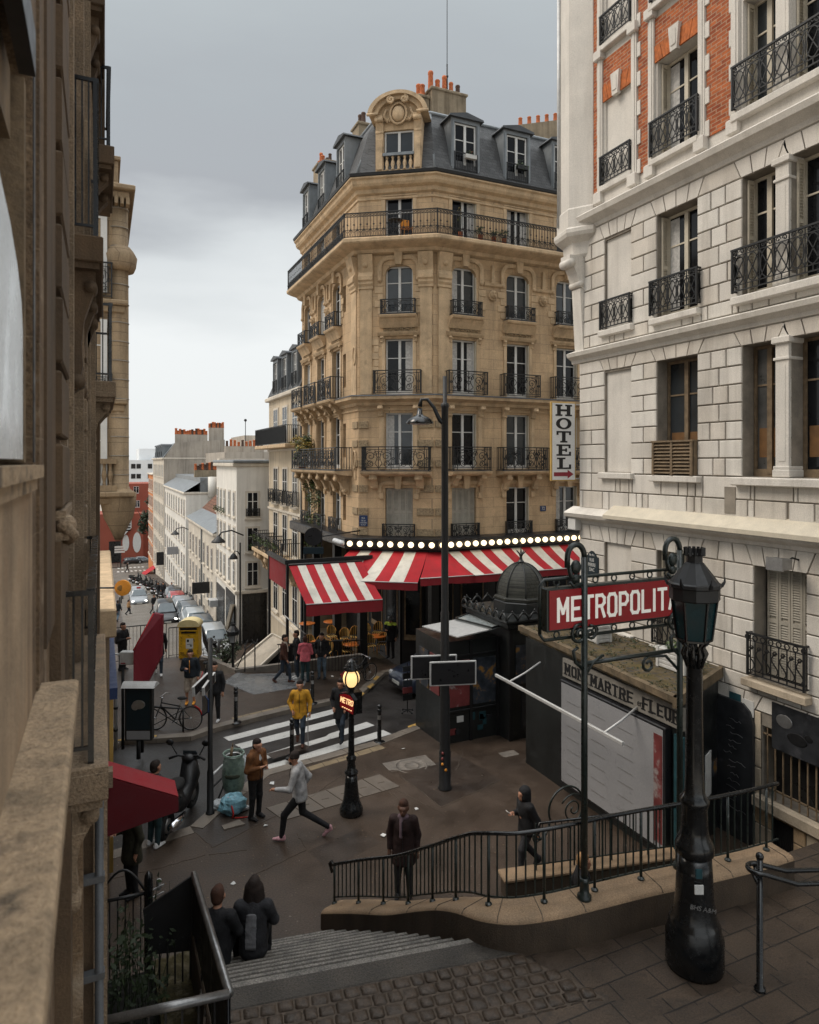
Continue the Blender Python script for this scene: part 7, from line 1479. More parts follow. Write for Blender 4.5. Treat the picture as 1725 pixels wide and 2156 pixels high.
q = A-rt*.60; mb = MB(); mb.lathe([(.05,.34),(.07,.2),(.10,.165),(.20,.13),(.28,.07),(.325,.0),(.33,-.03),(.31,-.035),(.06,-.01)], q, 20); mb.build('lamp_shade','gloss_iron',tl); mb = MB(); mb.lathe([(.26,-.02),(.2,-.05),(0,-.06)], q, 14); mb.build('lens','steel',tl)
for i, (dx, dz, dv, lab) in enumerate(((-.16,2.86,.16,0),(.10,2.80,-.16,0))):
    M_ = frame(tuple(c+rt*dx*1.2+Vector((0,dv,0))), (CT,-ST+.13)); mb = MB(M_); w, h = .56, .29; mb.bev(-w,w,-.02,.02,dz-h,dz+h,.012); b = mb.build('sign_board','pale_steel',tl); mb = MB(M_); mb.box(-w+.035,w-.035,-.026,-.021,dz-h+.035,dz+h-.035); mb.build('face','sign_dark',b)
for k in range(8): mb = MB(); a = random.uniform(3.2,5.2); zz = .5+k*.13; q = c+Vector((.137*math.cos(a),.137*math.sin(a),zz)); mb.ball(q, .035, 6, 4, (1,1,1.2)); mb.build('sticker', random.choice(['paper','orange_sign','red_poster']), tl) if k < 4 else None
# ---------------------------------------------------------------- sign post, barrier, bin and bags by the kerb
c = gp(443,1714); sp_ = thing('sign_post', 'thin black post plastered with stickers carrying two tilted direction boards', 'sign post', tuple(c)); mb = MB(); mb.lathe([(.10,0),(.10,.05),(.075,.07),(.07,.95),(.055,1.0),(.05,3.9),(0,3.91)], c, 10); mb.build('post','iron',sp_)
fw = Vector((ST,CT,0)); 
def pboard(name, P, m, par, th=.04, face=None):
    mb = MB(); n = (P[1]-P[0]).cross(P[2]-P[0]).normalized()*th; k = len(P); mb.add([tuple(p) for p in P]+[tuple(p+n) for p in P], [tuple(range(k)),tuple(range(k,2*k))[::-1]]+[(i,(i+1) % k,k+(i+1) % k,k+i) for i in range(k)]); o = mb.build(name, m, par)
    if face:
        cc = sum(P, Vector())/k
        for s in (-1,1): mb = MB(); Q = [cc+(p-cc)*.88+n*(.5+s*.56) for p in P]; mb.add([tuple(p) for p in Q], [tuple(range(k))]); mb.build('face', face, o)
    return o
for (pa, pb, pc, pd, ya, yb) in (((408,1447),(440,1416),(441,1435),(410,1467),-.45,.5),((430,1448),(454,1415),(454,1435),(431,1465),-.5,.45)):
    Yc = (c.x*ST+c.y*CT); P = [at(*pa,Y=Yc+ya), at(*pb,Y=Yc+yb), at(*pc,Y=Yc+yb), at(*pd,Y=Yc+ya)]; pboard('direction_board', P, 'pale_steel', sp_, .05, 'sign_dark')
P = [at(426,1456,Y=Yc+.1), at(438,1474,Y=Yc-.1), at(438,1500,Y=Yc-.1), at(426,1508,Y=Yc+.1)]; pboard('warning_plate', P, 'plate_blue', sp_, .03, 'steel')
pboard('pennant_sign', [at(425,1319,Y=Yc+.25), at(440,1360,Y=Yc), at(440,1382,Y=Yc), at(427,1350,Y=Yc+.25)], 'sign_dark', sp_, .03)
br = thing('street_barrier', 'worn black steel barrier with pale top bar beside the overflowing bin', 'barrier', tuple(gp(470,1680))); a, b = gp(446,1706), gp(503,1648); mb = MB(); mb.bar(a+Vector((0,0,.78)), b+Vector((0,0,.78)), .03, 6); mb.build('top_bar','pale_steel',br); mb = MB(); mb.bar(a+Vector((0,0,.5)), b+Vector((0,0,.5)), .022, 6); mb.build('lower_bar','iron',br); mb = MB(); mb.box(b.x-.035,b.x+.035,b.y-.035,b.y+.035,b.z,b.z+.86); mb.build('post','iron',br); mb = MB(); mb.bar(a.lerp(b,.15)+Vector((0,0,.03)), a.lerp(b,.75)+Vector((0,0,.62)), .02, 5); mb.build('brace','iron',br)
c = gp(492,1683); bn = thing('litter_bin', 'overfull pale green see through sack bin on a ring, full of rubbish', 'bin', tuple(c)); mb = MB(); n = 26; vs = []
for j in range(9):
    z = .18+j*.11
    for i in range(n): a = 2*PI*i/n; r = (.20+.05*math.sin(j/8*PI)+.012*(i % 2))*(.92 if j == 0 else 1)+random.uniform(-.006,.006); vs.append((c.x+r*math.cos(a),c.y+r*math.sin(a),c.z+z))
mb.add(vs, [(j*n+i,j*n+(i+1) % n,(j+1)*n+(i+1) % n,(j+1)*n+i) for j in range(8) for i in range(n)], True); sk = mb.build('sack','bin_green',bn); mb = MB(); mb.ball((c.x,c.y,c.z+.35), .22, 14, 10, (1,1,.9)); mb.ball((c.x-.02,c.y-.06,c.z+.62), .222, 12, 8, (1,1,.5)); mb.build('rubbish','bin_dirt',bn)
mb = MB(); mb.tube([(c.x+.235*math.cos(a),c.y+.235*math.sin(a),c.z+1.07) for a in [k*PI/10 for k in range(20)]], .022, 6, True); mb.build('ring','bin_green',bn); mb = MB(); mb.tube([(c.x+.17*math.cos(a),c.y+.17*math.sin(a),c.z+1.0) for a in [k*PI/8 for k in range(16)]], .03, 6, True); mb.lathe([(.0,.95),(.16,.97)], c, 14); mb.build('lid','steel',bn)
mb = MB(); mb.tube([(c.x-.06,c.y,c.z+1.0),(c.x-.02,c.y+.05,c.z+1.2)], [.035,.03], 8); mb.tube([(c.x-.02,c.y+.05,c.z+1.2),(c.x,c.y+.07,c.z+1.28)], .013, 6); tag(mb.build('bottle','old_wood'), 'brown bottle sticking out of the top of the bin', 'bottle'); mb = MB(); mb.box(c.x-.03,c.x+.03,c.y+.2,c.y+.26,c.z,c.z+1.05); mb.build('bin_post','iron',bn)
def rag(name, label, px, py, r, m, seed, cat='rubbish bag', sc=(1,1,.7), zoff=0, strap=False):
    p = gp(px, py); rnd = random.Random(seed); mb = MB(); n, k = 18, 12; vs = []
    for j in range(k+1):
        t = PI*j/k
        for i in range(n):
            a = 2*PI*i/n; q = Vector((math.sin(t)*math.cos(a),math.sin(t)*math.sin(a),math.cos(t))); d = 1+.30*noise.noise(q*2.2+Vector((seed,0,0)))+.16*abs(noise.noise(q*6+Vector((0,seed,0))))
            vs.append((p.x+q.x*r*d*sc[0],p.y+q.y*r*d*sc[1],p.z+zoff+max(.004,r*sc[2]*.85+q.z*r*d*sc[2])))
    mb.add(vs, [(j*n+i,(j+1)*n+i,(j+1)*n+(i+1) % n,j*n+(i+1) % n) for j in range(k) for i in range(n)], False)
    if strap:
        t = thing(name, label, cat, tuple(p)); mb.build('sack', m, t); s = MB(); s.tube([(p.x-.05,p.y-r*.99,p.z+.02),(p.x-.03,p.y-r*1.06,p.z+r*.5),(p.x-.06,p.y-r*.75,p.z+r*1.1),(p.x-.1,p.y-.02,p.z+r*1.38)], .018, 5); s.tube([(p.x,p.y-r*1.0,p.z+.02),(p.x+.25,p.y-r*1.2,p.z+.012),(p.x+.38,p.y-r*1.1,p.z+.012)], .012, 4); s.build('strap','red_strap',t)
    else: tag(mb.build(name, m), label, cat)
from mathutils import noise
rag('rubbish_bag','crumpled blue plastic bag tied with a red strap beside the bin',490,1712,.27,'blue_bag',3,strap=True,sc=(1.05,.9,.85)); rag('rubbish_bag','small crumpled white plastic bag lying between the blue bag and the post',462,1702,.13,'white_bag',5,sc=(1.3,.9,.8)); rag('rubbish_bag','pale torn plastic bag on the ground right of the blue bag',512,1706,.11,'white_bag',8,sc=(1.2,.8,.6)); rag('rubbish_bag','white plastic bag hanging down the side of the sack bin',514,1664,.16,'white_bag',11,sc=(.7,.7,1.9),zoff=.25)
# ---------------------------------------------------------------- bollards
def bollard(px, py, label):
    c = gp(px, py); t = thing('bollard', label, 'bollard', tuple(c), 'bollards along the kerbs'); mb = MB(); mb.lathe([(.17,0),(.17,.012),(.075,.02),(.062,.05),(.055,.86),(.065,.88),(.065,.93),(.04,.96)], c, 12); mb.build('post','gloss_iron',t); mb = MB(); mb.ball((c.x,c.y,c.z+1.01), .068, 12, 8); mb.build('ball_top','gloss_iron',t); mb = MB(); mb.lathe([(.0605,.66),(.0605,.78)], c, 12, 3.2, 5.4); mb.build('sticker','steel',t)
for px, py, l in ((497,1521,'slim black bollard on the far kerb, nearest the man in white shoes'),(658,1481,'slim black bollard beside the man in the yellow jacket'),(799,1563,'slim black bollard at the near end of the crossing, right of the glowing lamp'),(615,1597,'slim black bollard half hidden behind the man in the grey hoodie')): bollard(px, py, l)
for i in range(5):
    c = sp(246+i*3.2, 1297-i*9); mb = MB(); mb.lathe([(.07,0),(.06,.95),(.07,1.0),(0,1.08)], c, 8); tag(mb.build('bollard','iron'), 'small dark bollard in a line along the left pavement of the sloping street', 'bollard', 'bollards along the sloping street')
# ---------------------------------------------------------------- letter box
c = gp(401,1386); M_ = frame(tuple(c), (.93,-.36)); lb = thing('letter_box', 'yellow street letter box with domed lid, scrawled and pasted with a white paper', 'letter box', tuple(c)); mb = MB(M_); w, d, h = .385, .26, 1.32; mb.bev(-w,w,-d,d,.06,h,.02); mb.build('body','yellow_post',lb); mb = MB(M_); mb.box(-w+.03,w-.03,-d+.02,d-.02,0,.06); mb.build('base','iron',lb)
mb = MB(M_); pr = [(-w-.04,h),(w+.04,h)]+[((w+.04)*math.cos(a),h+.06+.22*math.sin(a)) for a in [k*PI/12 for k in range(13)]]; mb.prism(pr, -d-.05, d+.05, 'y'); mb.build('lid','pale_yellow',lb); mb = MB(M_); mb.box(-w+.06,w-.06,-d-.02,-d-.001,h-.13,h-.04); mb.box(-w+.10,w-.10,-d-.02,-d-.001,h-.26,h-.20); mb.build('slot','black_paint',lb); mb = MB(M_); mb.bev(-w+.05,w-.05,-d-.05,-d-.02,h-.16,h-.14,.005); mb.bev(-w+.05,w-.05,-d-.012,-d,.12,h-.34,.008); mb.build('door','yellow_post',lb)
mb = MB(M_); mb.box(-.10,.18,-d-.018,-d-.0125,.46,.86); pp = mb.build('pasted_paper','paper',lb); mb = MB(M_); mb.box(-.06,.02,-d-.0195,-d-.0182,.72,.82); mb.box(-.06,.12,-d-.0195,-d-.0182,.62,.64); mb.box(.06,.13,-d-.0195,-d-.0182,.54,.6); mb.build('print','iron',pp)
mb = MB(M_)
for k in range(10): x = -.28+k*.06; mb.tube([(x+.05*math.cos(t*1.3+k),-d-.016,.24+.08*math.sin(t+k)) for t in [j*.6 for j in range(7)]], .008, 4)
for k in range(4): mb.tube([(-.29+.03*math.sin(t*2),-d-.016,.5+k*.12+.03*t) for t in [j*.4 for j in range(6)]], .006, 4)
mb.build('scrawl','iron',lb)
# ---------------------------------------------------------------- railing over the sloping street
def plain_fence(name, label, a, b, h, step=.13, post=None, m='iron', low=.1):
    t = thing(name, label, 'fence', tuple((a+b)/2)); mb = MB(); mb.bar(a+Vector((0,0,h)), b+Vector((0,0,h)), .024, 6); mb.build('handrail', m, t); mb = MB(); mb.bar(a+Vector((0,0,low)), b+Vector((0,0,low)), .014); mb.build('bottom_rail', m, t); L_ = (b-a).length; n = max(2, int(L_/step))
    for i in range(n+1): p = a.lerp(b,i/n); big = i in (0,n,n//2); mb = MB(); mb.bar(p+Vector((0,0,0 if big else low)), p+Vector((0,0,h)), .020 if big else .010); mb.build('fence_post' if big else 'fence_bar', m, t)
    return t
e1, e2, e3, e4 = [Vector((u, 28.7, .0)) for u in (.45,2.35,2.45,3.05)]
plain_fence('iron_railing','longer black railing along the edge of the square, behind the red sign', e1, e2, 1.4); plain_fence('iron_railing','black railing panel between the red sign and the yellow letter box', e3, e4, 1.2)
# ---------------------------------------------------------------- red sign, grey box and poster case at the left
Y0 = 18.2; fwd = Vector((ST,CT,0)); rgt = Vector((CT,-ST,0))
rs = thing('red_street_sign', 'tall dark red riveted sign panel standing slanted beside the stone wall', 'sign', tuple(at(310,1575,Y=Y0))); P = [at(324,1291,Y=Y0+.5), at(342,1295,Y=Y0+.6), at(340,1382,Y=Y0+.6), at(307,1446,Y=Y0+.3), at(281,1454,Y=Y0), at(281.5,1370,Y=Y0)]
mb = MB(); n_ = Vector((0,.0,0))-fwd*-.12; mb.add([tuple(p) for p in P]+[tuple(p+fwd*.12) for p in P], [tuple(range(6)),tuple(range(6,12))[::-1]]+[(i,(i+1) % 6,6+(i+1) % 6,6+i) for i in range(6)]); mb.build('panel','dark_red_paint',rs); mb = MB(); cc = sum(P, Vector())/6
for i in range(6):
    for k in range(9): p = P[i].lerp(P[(i+1) % 6],k/9); p = p+(cc-p)*.11-fwd*.008; mb.ball(p, .013, 5, 4)
mb.build('rivets','dark_red_paint',rs); mb = MB(); 
for i in (5,): mb.tube([P[5]-fwd*.01, P[0]-fwd*.01], .02, 5)
mb.build('edge_trim','awning_red',rs); mb = MB(); p = at(300,1450,Y=Y0+.15); mb.bar(p, (p.x,p.y,0), .045, 6); mb.build('post','iron',rs)
gb = thing('grey_box', 'small pale grey utility box on a dark post beside the red sign', 'box', tuple(at(260,1580,Y=Y0+.3))); a, b = at(252,1373,Y=Y0+.25), at(281,1400,Y=Y0+.25); mb = MB(frame((a.x,a.y,0), (CT,-ST))); L_ = (Vector((b.x,b.y))-Vector((a.x,a.y))).length; mb.bev(0,L_,-.0,.2,b.z,a.z,.015); mb.build('case','pale_steel',gb); mb = MB(frame((a.x,a.y,0), (CT,-ST))); mb.box(.03,.16,-.006,-.001,b.z+.03,b.z+.06); mb.build('label','arrow_red',gb); p = at(259,1400,Y=Y0+.35); mb = MB(); mb.bar((p.x,p.y,a.z-.05),(p.x,p.y,0),.045,6); mb.build('post','iron',gb); mb = MB(); q = at(236,1372,Y=Y0+.2); mb.tube([at(252,1378,Y=Y0+.3), at(240,1376,Y=Y0+.3), q, q-rgt*.3], .025, 6); mb.build('cable_arm','pale_steel',gb)
ps = thing('poster_case', 'blue grey poster case with rounded metal hood beside the parked bicycle', 'poster case', tuple(at(292,1575,Y=Y0-.3))); a, b = at(263,1448,Y=Y0-.35), at(320,1560,Y=Y0-.35); Mp = frame((a.x,a.y,0), (CT,-ST)); L_ = (Vector((b.x,b.y))-Vector((a.x,a.y))).length; mb = MB(Mp); mb.bev(0,L_,.0,.16,b.z,a.z,.02); mb.build('case','iron',ps); mb = MB(Mp); mb.box(.05,L_-.05,-.008,-.001,b.z+.30,a.z-.06); mb.build('poster','plate_green',ps); mb = MB(Mp); mb.box(.05,L_-.05,-.008,-.001,b.z+.04,b.z+.26); mb.build('poster_footer','poster_grey',ps); mb = MB(Mp); mb.ball((L_*.52,-.0085,b.z+.95), .17, 12, 8, (1,.03,.7)); mb.ball((L_*.38,-.0085,b.z+.9), .10, 10, 6, (1,.03,1)); mb.build('printed_picture','steel',ps)
mb = MB(Mp); pr = [(-.10,-.12)]; mb.prism([(-.12+.29*(1-math.cos(t))*.5-.02, a.z-.02+.13*math.sin(t)) for t in [k*PI/10 for k in range(11)]], -.02, L_+.10, 'x') if False else mb.add([(x,-.12+.40*(k/8),a.z+.02+.12*math.sin(PI*k/8)) for x in (-.06,L_+.10) for k in range(9)], [(k,9+k,10+k,k+1) for k in range(8)]+[tuple(range(9)),tuple(range(9,18))[::-1]]); mb.build('hood','pale_steel',ps); p = at(292,1560,Y=Y0-.25); mb = MB(); mb.bar((p.x,p.y,b.z+.02),(p.x,p.y,0),.06,6); mb.build('post','iron',ps)
gr = thing('pipe_barrier', 'galvanised pipe barrier against the stone wall beside the poster case', 'barrier', tuple(gp(243,1578))); c = gp(244,1578); mb = MB(); mb.tube([(c.x,c.y,0),(c.x,c.y,1.52),(c.x-.06,c.y,1.58),(c.x-.5,c.y-.1,1.58)], .05, 8); mb.tube([(c.x,c.y,.62),(c.x-.5,c.y-.1,.62)], .04, 8); mb.build('pipe','pale_steel',gr)
for z in (.5,1.1): mb = MB(); mb.lathe([(.06,z),(.06,z+.06)], c, 10); mb.build('clamp','iron',gr)
# round orange sign on the near wall and the dark red shop awning
q = at(258,1238,Y=13.5); os_ = thing('orange_sign', 'plain round orange sign projecting from the stone wall over the street', 'sign', tuple(q)); mb = MB(); vs = [(q+rgt*(.155*math.cos(a))+Vector((0,0,.155*math.sin(a)))) for a in [k*PI/12 for k in range(24)]]; mb.add([tuple(p) for p in vs]+[tuple(p+fwd*.05) for p in vs], [tuple(range(24)),tuple(range(24,48))[::-1]]+[(i,(i+1) % 24,24+(i+1) % 24,24+i) for i in range(24)]); mb.build('disc','orange_sign',os_); mb = MB(); mb.ball(q-rgt*.03-fwd*.004, .07, 12, 8, (1,.08,.8)); mb.build('emblem','olive_sign',os_); mb = MB(); mb.bar(q+fwd*.02, q+fwd*.02-rgt*.6, .02, 5); mb.build('bracket','iron',os_)
aw = thing('dark_red_awning', 'small dark red shop awning jutting from the near stone wall over the pavement', 'awning', (.6,11.8,2.5)); u0, u1, v0, v1, zt, zb = .05, 1.13, 11.55, 12.15, 2.96, 2.42; mb = MB(); mb.add([(u0,v0,zt),(u1,v0,zb),(u1,v1,zb),(u0,v1,zt),(u0,v0,zt-.02),(u1,v0,zb-.02),(u1,v1,zb-.02),(u0,v1,zt-.02)], [(0,1,2,3),(7,6,5,4)]); mb.build('canopy','awning_dark_red',aw); mb = MB(); mb.add([(u0,v0,zt-.02),(u1,v0,zb-.02),(u1,v0,zb-.10),(u0,v0,zb-.28)], [(0,1,2,3)]); mb.build('cheek','shaded_red_cloth',aw); mb = MB(); mb.add([(u0,v0-.005,zb-.26),(u1+.004,v0-.005,zb-.09),(u1+.004,v0-.005,zb-.24),(u0,v0-.005,zb-.42),(u1+.004,v1,zb-.09),(u1+.004,v1,zb-.28)], [(0,1,2,3),(1,4,5,2)]); mb.build('valance','shaded_red_cloth',aw); mb = MB(); mb.box(-.1,.16,11.3,11.52,2.86,3.1); mb.build('bracket','pale_block',aw)
# ---------------------------------------------------------------- round sign and board by the cafe
q = at(660,1130,Y=27.0); rd = thing('round_sign', 'dark round hanging sign over a dark green board beside the unlit bulbs', 'sign', tuple(q)); mb = MB(); vs = [(q+rgt*(.36*math.cos(a))+Vector((0,0,.36*math.sin(a)))) for a in [k*PI/14 for k in range(28)]]; mb.add([tuple(p) for p in vs]+[tuple(p+fwd*.12) for p in vs], [tuple(range(28)),tuple(range(28,56))[::-1]]+[(i,(i+1) % 28,28+(i+1) % 28,28+i) for i in range(28)]); mb.build('disc','sign_dark',rd); mb = MB(frame((q.x,q.y,0), (CT,-ST))); mb.box(-.40,.40,.0,.12,q.z-.68,q.z-.42); mb.build('board','plate_green',rd); p = q+rgt*.32+fwd*.1; mb = MB(); mb.bar((p.x,p.y,q.z-.9),(p.x,p.y,q.z+.8),.03,6); mb.bar((p.x,p.y,q.z),(9.8,p.y+.6,q.z+.1),.03,6); mb.build('bracket','iron',rd)
# ---------------------------------------------------------------- lantern and handrail at the head of the stairs down
c = at(491,1440,Y=26.2); c.z = -1.2; ln = thing('lantern_post', 'old black lantern with clear glass at the head of the stairs down to the street', 'street lamp', tuple(c)); mb = MB(); mb.lathe([(.10,0),(.08,.1),(.06,.5),(.045,1.9),(.07,1.95),(.05,2.0),(.10,2.06)], c, 10); mb.build('post','iron',ln); lantern(ln, c, c.z+2.08, c.z+2.48, .13, .22, c.z+2.86, 4, 'clear_lamp', 'iron', .2)
hr = thing('stair_handrail', 'iron handrail with forked scroll posts at the top of the stairs down', 'handrail', tuple(at(528,1415,v=26.1))); mb = MB()
for px in (516,537): p = at(px,1413,v=26.0); mb.bar((p.x,26.0,-.1),(p.x,26.0,.95),.025,6); mb.tube([(p.x-.1,26.0,1.08),(p.x-.08,26.0,.96),(p.x,26.0,.92),(p.x+.08,26.0,.96),(p.x+.1,26.0,1.08)], .02, 5)
p, q = at(500,1418,v=26.0), at(536,1360,v=26.0); mb.tube([(p.x,26.0,.1),((p.x+q.x)/2,26.0,.75),(q.x,26.0,1.0)], .022, 6); mb.build('rail','iron',hr)
tree('small_tree', 'thin dark leafy shrub growing beside the lantern below the square', tuple(at(476,1440,Y=27.2)), 2.0, .6, 260, .10, ('leaf_dark','leaf_tree'))
c = sp(506,1366); fl_ = thing('street_lamp', 'tall thin lamp post with hooded light standing before the white plastered house', 'street lamp', tuple(c)); mb = MB(); mb.lathe([(.12,0),(.09,.4),(.06,2.5),(.05,6.7),(0,6.72)], c, 8); mb.tube([(c.x,c.y,c.z+5.9),(c.x-.15,c.y,c.z+6.15),(c.x-.35,c.y,c.z+6.2),(c.x-.42,c.y,c.z+6.0)], .035, 5); mb.build('post','iron',fl_); mb = MB(); mb.lathe([(.06,.3),(.16,.2),(.28,0),(.28,-.05),(.05,-.05)], (c.x-.42,c.y,c.z+5.75), 12); mb.build('lamp_shade','iron',fl_)
c = at(228+5,1200,Y=150); fp = MB(); c.z = -14.8; fp.lathe([(.12,0),(.07,9),(0,9.1)], (3.6,150,-14), 6); fp.tube([(3.6,150,-5),(3.9,150,-4.7),(4.7,150,-4.8)], .06, 5); tag(fp.build('street_lamp','iron'), 'very thin distant lamp post in front of the red building', 'street lamp')
t = thing('direction_sign', 'distant white direction signs on a post in front of the red building', 'sign', (3.0,148,-14)); mb = MB(); mb.bar((3.0,148,-14.6),(3.0,148,-9.4),.06); mb.build('post','iron',t); mb = MB()
for k in range(3): mb = MB(); mb.box(2.4,4.3,147.9,147.95,-10.3+k*.5,-9.95+k*.5); mb.build('sign_board','white_paint',t)
# hoop with a bicycle behind the glowing lamp
def hoop(name, label, a, b, h=.75):
    t = thing(name, label, 'bicycle stand', tuple((a+b)/2)); mb = MB(); mb.tube([a, a+Vector((0,0,h)), b+Vector((0,0,h)), b], .03, 6); mb.bar(a+Vector((0,0,.12)), b+Vector((0,0,h*.95)), .015); mb.bar(a+Vector((0,0,h*.95)), b+Vector((0,0,.12)), .015); mb.build('hoop','iron',t)
hoop('bicycle_rack','black crossed steel rack by the kerb behind the glowing lamp', gp(742,1440), gp(770,1432), .95)
hoop('bicycle_rack','low black steel rack beside the parked bicycle near the poster case', gp(322,1536), gp(386,1540), .66)
# ---------------------------------------------------------------- handrail at the near right
c = at(1600,2085,z=LZ+.26); hd2 = thing('handrail', 'black looped tube handrail on a post at the near right corner', 'handrail', tuple(c)); H_ = 1.40; mb = MB(); mb.lathe([(.06,0),(.06,.03),(.035,.05),(.032,H_)], c, 10); mb.ball((c.x,c.y,c.z+H_+.03), .042, 10, 8); mb.build('post','gloss_iron',hd2); mb = MB(); zr = c.z+H_-.12
A = Vector((c.x,c.y,zr)); dr_ = Vector((.95,-.35,0)).normalized(); nn_ = Vector((-dr_.y,dr_.x,0)); lp = []
for k in range(9): a = PI/2+PI*k/8; lp.append(A-dr_*.02+dr_*.10*math.cos(a)+nn_*.10*math.sin(a)+Vector((0,0,.02)))
mb.tube([A+nn_*.10+dr_*1.9+Vector((0,0,-.10)), A+nn_*.10+dr_*.35+Vector((0,0,-.08)), A+nn_*.10+Vector((0,0,.02))]+lp+[A-nn_*.10+dr_*.35+Vector((0,0,-.10)), A-nn_*.10+dr_*1.9+Vector((0,0,-.12))], .026, 8); mb.build('rail','gloss_iron',hd2); mb = MB(); mb.tube([A-dr_*.08+Vector((0,0,-.02)), A-dr_*.03+Vector((0,0,-.13)), A+Vector((0,0,-.16))], .018, 6); mb.tube([A+nn_*.10, A+nn_*.05+Vector((0,0,-.12)), A+Vector((0,0,-.16))], .018, 6); mb.build('bracket','gloss_iron',hd2)
# ---------------------------------------------------------------- sunken garden and screens at the left of the stairs
sheet('shaded_soil', [(-.4,5.9),(.62,5.9),(.62,9.4),(-.4,9.4)], 'shaded_soil', 0, 2, flat(1.25), .5); sheet('moss_strip', [(.62,5.9),(1.08,5.9),(1.08,9.4),(.62,9.4)], 'moss', 0, 2, flat(1.36), .5)
lw = thing('garden_kerb', 'mossy low kerb wall between the stairs and the dark garden', 'wall', (1.1,8,1)); mb = MB(); mb.bev(1.02,1.16,5.9,9.0,-.3,1.95,.02); mb.build('wall','parapet_face',lw)
gs = thing('garden_screen', 'black sheet metal screen with silvery handrail beside the stairs, sloping down', 'screen', (1.05,7.5,1.9)); A, Bv, D = Vector((1.05,6.26,3.02)), Vector((1.05,8.87,2.66)), Vector((.02,6.42,3.0)); mb = MB(); mb.tube([D,A], .04, 8); mb.tube([A,Bv], .04, 8); mb.build('handrail','steel_rail',gs)
mb = MB(); mb.add([(1.03,6.26,2.98),(1.03,8.87,2.62),(1.03,8.87,2.0),(1.03,6.26,2.1),(1.06,6.26,2.98),(1.06,8.87,2.62),(1.06,8.87,2.0),(1.06,6.26,2.1)], [(0,1,2,3),(7,6,5,4),(3,2,6,7)]); mb.build('panel','black_paint',gs); mb = MB(); mb.add([(1.05,8.88,2.64),(.46,8.88,2.36),(.52,8.88,1.80),(1.05,8.88,1.70),(1.05,8.91,2.64),(.46,8.91,2.36),(.52,8.91,1.80),(1.05,8.91,1.70)], [(0,1,2,3),(7,6,5,4),(0,4,5,1),(1,5,6,2)]); mb.build('panel','black_paint',gs)
for i in range(6): mb = MB(); x = .56+i*.09; mb.bar((x,8.88,1.3),(x,8.88,1.9),.014); mb.build('bar','iron',gs)
for v in (6.3,7.2,8.0,8.8): mb = MB(); mb.bar((1.045,v,1.3),(1.045,v,2.99-.36*(v-6.26)/2.61),.022,6); mb.build('post','gloss_iron',gs)
for i in range(7): mb = MB(); x = .1+i*.14; mb.bar((x,6.40,1.3),(x,6.40,2.97),.012); mb.build('bar','iron',gs)
gf = thing('garden_fence', 'dark iron fence with arched hoop and a thick rounded post, overgrown with thin stems', 'fence', (.3,9.2,1.3)); c = at(313,1900,Y=8.9); mb = MB(); mb.lathe([(.055,-1.4),(.055,.30),(.05,.36),(.02,.40),(0,.41)], c, 10); mb.build('post','gloss_iron',gf); mb = MB(); a, b = at(226,1897,Y=8.7), at(308,1880,Y=8.9); mb.bar(a,b,.022,6); mb.build('handrail','iron',gf); mb = MB(); mb.tube([at(225+84*k/10,1880-48*math.sin(PI*(.12+.88*k/10))-0,Y=9.0) for k in range(11)], .016, 6); mb.build('hoop','iron',gf)
for i in range(5): p = a.lerp(b,(i+.3)/5); mb = MB(); mb.bar(p,(p.x,p.y,1.2),.011); mb.build('fence_bar','iron',gf)
mb = MB(); a, b = at(318,1876,Y=8.9), at(345,1862,Y=9.1); mb.bar(a,b,.012); mb.bar(a-Vector((0,0,.1)),b-Vector((0,0,.1)),.012); mb.lathe([(.03,-.05),(.035,.06),(.03,.08)], b+Vector((-.06,0,0)), 8); mb.build('connector','steel',gf)
wd = thing('garden_weeds', 'thin straggly weeds growing through the garden fence', 'plant', (.3,8.6,1.3)); mb = MB()
for i in range(46):
    p = Vector((random.uniform(.05,.62),random.uniform(8.2,9.1),1.25)); h = random.uniform(.5,1.4); e = p+Vector((random.uniform(-.2,.2),random.uniform(-.2,.2),h)); m_ = p.lerp(e,.6)+Vector((random.uniform(-.06,.06),0,0)); mb.k = i % 2; mb.tube([p,m_,e], [.006,.005,.002], 3, caps=False)
    for j in range(6): leaves(mb, m_.lerp(e,random.random()), .07, 2, .04); mb.k = i % 2
mb.build('stems',['leaf_tree','leaf_dark'],wd)
